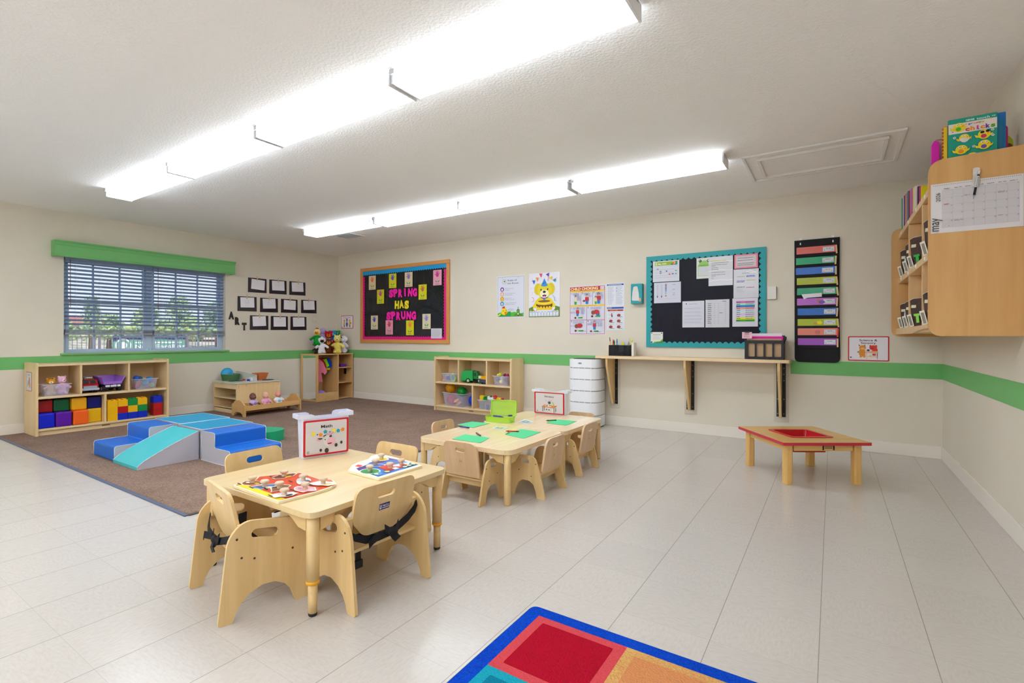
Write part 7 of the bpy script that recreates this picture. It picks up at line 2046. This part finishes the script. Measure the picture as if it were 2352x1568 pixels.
chick(.22, .82, 1.0, '#3fb41c'); chick(.33, .590, .85, '#f0e6da'); s.poly([(.23, .57), (.27, .595), (.31, .57), (.35, .595), (.39, .57), (.43, .595), (.43, .545), (.39, .51), (.34, .495), (.28, .51)], '#e2dce0'); chick(.74, .60, 1.0, '#d8306a'); s.ell(.70, .645, .045, .035, '#20182a', 10); s.ell(.81, .655, .045, .035, '#20182a', 10); chick(.27, .355, 1.0, '#ea8a1c'); chick(.74, .39, 1.0, '#6a4aa8'); chick(.5, .17, 1.0, '#e0508a')
for x, z in ((.12, .61), (.91, .55), (.52, .38), (.90, .66)):
    for a in range(5): s.ell(x + .024 * math.cos(a * 1.256), z + .018 * math.sin(a * 1.256), .014, .012, '#eef2ee', 6)
    s.ell(x, z, .010, .010, '#e0508a', 6)
for x, z in ((.46, .72), (.17, .56), (.46, .55), (.36, .85), (.86, .89)): s.ell(x, z, .020, .015, '#e89a2a', 7)
for x, z in ((.08, .73), (.50, .63), (.62, .71)): s.ell(x, z, .018, .012, '#2a5ac0', 6)
q = s.build('cover_art', t, recalc=False); q.location = (.001, -.0003, .001)
book('teal picture book directly behind the chick book', .520, 3.482, zs_, .022, .178, .216, '#1576a0', 0, group=G1)
t = book('tall board book with a blue rounded top at the right rear, by the wall', .560, 3.512, zs_, .018, .155, .262, '#1a78c8', 0, group=G1)
o_ = solo(MB().prism(rpoly([(0, 0), (.160, 0), (.165, .10), (.165, .19), (.15, .210), (.0, .20)], .02, 4), 0, .014, M('#cc2a6c', .5), 'XZ'), 'shaped_book', 'magenta octopus shaped board book by the right wall', 'book', (.562, 3.535, zs_ + .0), 0, G1, bevel=.002)
t = thing('shaped_book', 'lime green avocado shaped board book by the right wall', 'book', (.563, 3.555, zs_), 0, G1)
MB().prism(rpoly([(0, 0), (.180, 0), (.192, .06), (.186, .13), (.165, .16), (.02, .15)], .03, 5), 0, .014, M('#b4c41c', .5), 'XZ').build('cover', t, bevel=.002)
MB().prism(circ(.168, .09, .018, .024, 14), -.0012, -.0002, M('#7a3a14', .5), 'XZ').build('seed', t)
solo(MB().prism(rpoly([(0, 0), (.192, 0), (.192, .10), (0, .10)], .01, 4), 0, .014, M('#b892b8', .5), 'XZ'), 'shaped_book', 'small mauve board book lowest beside the right wall', 'book', (.565, 3.575, zs_), 0, G1, bevel=.002)
sp = [(3.500, .014, .235, '#cf2a34', 'red spiral bound book left of the chick book'), (3.52, .012, .215, '#2a9a5a', 'green edged book left of the chick book')]
for (yy, dth, hh, cx_, lb) in sp: book(lb, .478, yy, zs_, dth, .08, hh, cx_, 0, group=G1)
t = thing('spiral_book', 'yellow spine spiral notebook standing left of the chick book', 'book', (.470, 3.474, zs_), 0, G1)
MB().box(.006, .02, 0, .010, 0, .225, M('#e8c42a', .5)).build('cover', t)
b = MB()
for k in range(24): b.prism(circ(0, 0, .005, .0025, 8), -.001, .011, '#c23a24' if k % 2 else '#e8c01c', 'XZ') if False else b.box(.0, .006, -.001, .011, .006 + k * .009, .010 + k * .009, '#c2401c' if k % 2 else '#e2b41c')
b.build('spiral', t)
solo(MB().prism(rpoly([(0, 0), (.03, 0), (.03, .17), (.012, .182), (0, .16)], .006, 3), 0, .030, M('#d618b4', .5), 'XZ'), 'plush_book', 'hot pink soft book at the left of the book row', 'book', (.436, 3.53, zs_), 0, G1, bevel=.006)
solo(MB().box(0, .006, 0, .10, 0, .155, M('#bcd4e6', .4)), 'thin_book', 'pale blue thin book at the far left of the near book row', 'book', (.4655, 3.66, zs_), 0, G1)
solo(MB().box(0, .05, 0, .008, 0, .205, M('#b07a68', .6)), 'thin_book', 'brown book behind the hot pink soft book', 'book', (.462, 3.60, zs_), 0, G1)
solo(MB().box(0, .022, 0, .008, 0, .190, M('#e2a6bc', .6)), 'thin_book', 'pink and teal patterned book beside the spiral notebook', 'book', (.4655, 3.575, zs_), 0, G1)
G2 = 'books at the far end on top of the cubby cabinet'
FBK = [(5.335, .020, 0.285, '#2f9a5a', 'green'),(5.257, .020, 0.275, '#d9d2e0', 'white'),(5.179, .020, 0.270, '#5a3a9a', 'purple'),(5.101, .020, 0.265, '#e08a5c', 'orange'),(5.023, .020, 0.255, '#c79ab0', 'dusty pink'),(4.945, .020, 0.250, '#1a7f96', 'teal'),(4.867, .020, 0.235, '#b8232e', 'red'),(4.789, .020, 0.225, '#b98ad0', 'lilac'),(4.711, .020, 0.215, '#d8588a', 'rose'),(4.633, .020, 0.200, '#e2dca2', 'cream'),(4.555, .020, 0.190, '#e8ead8', 'off white'),(4.477, .020, 0.175, '#e8d0d0', 'pale pink'),(4.399, .020, 0.150, '#3a2a4a', 'indigo'),(4.321, .020, 0.130, '#c22a8a', 'magenta'),(4.243, .020, 0.115, '#dcd21c', 'yellow')]
for (y, th_, h_, hx, cn) in FBK:
    book('%s picture book with its spine out in the far row on the cubby cabinet' % cn, .472, y, zs_, th_, .13, h_, hx, 0, group=G2)
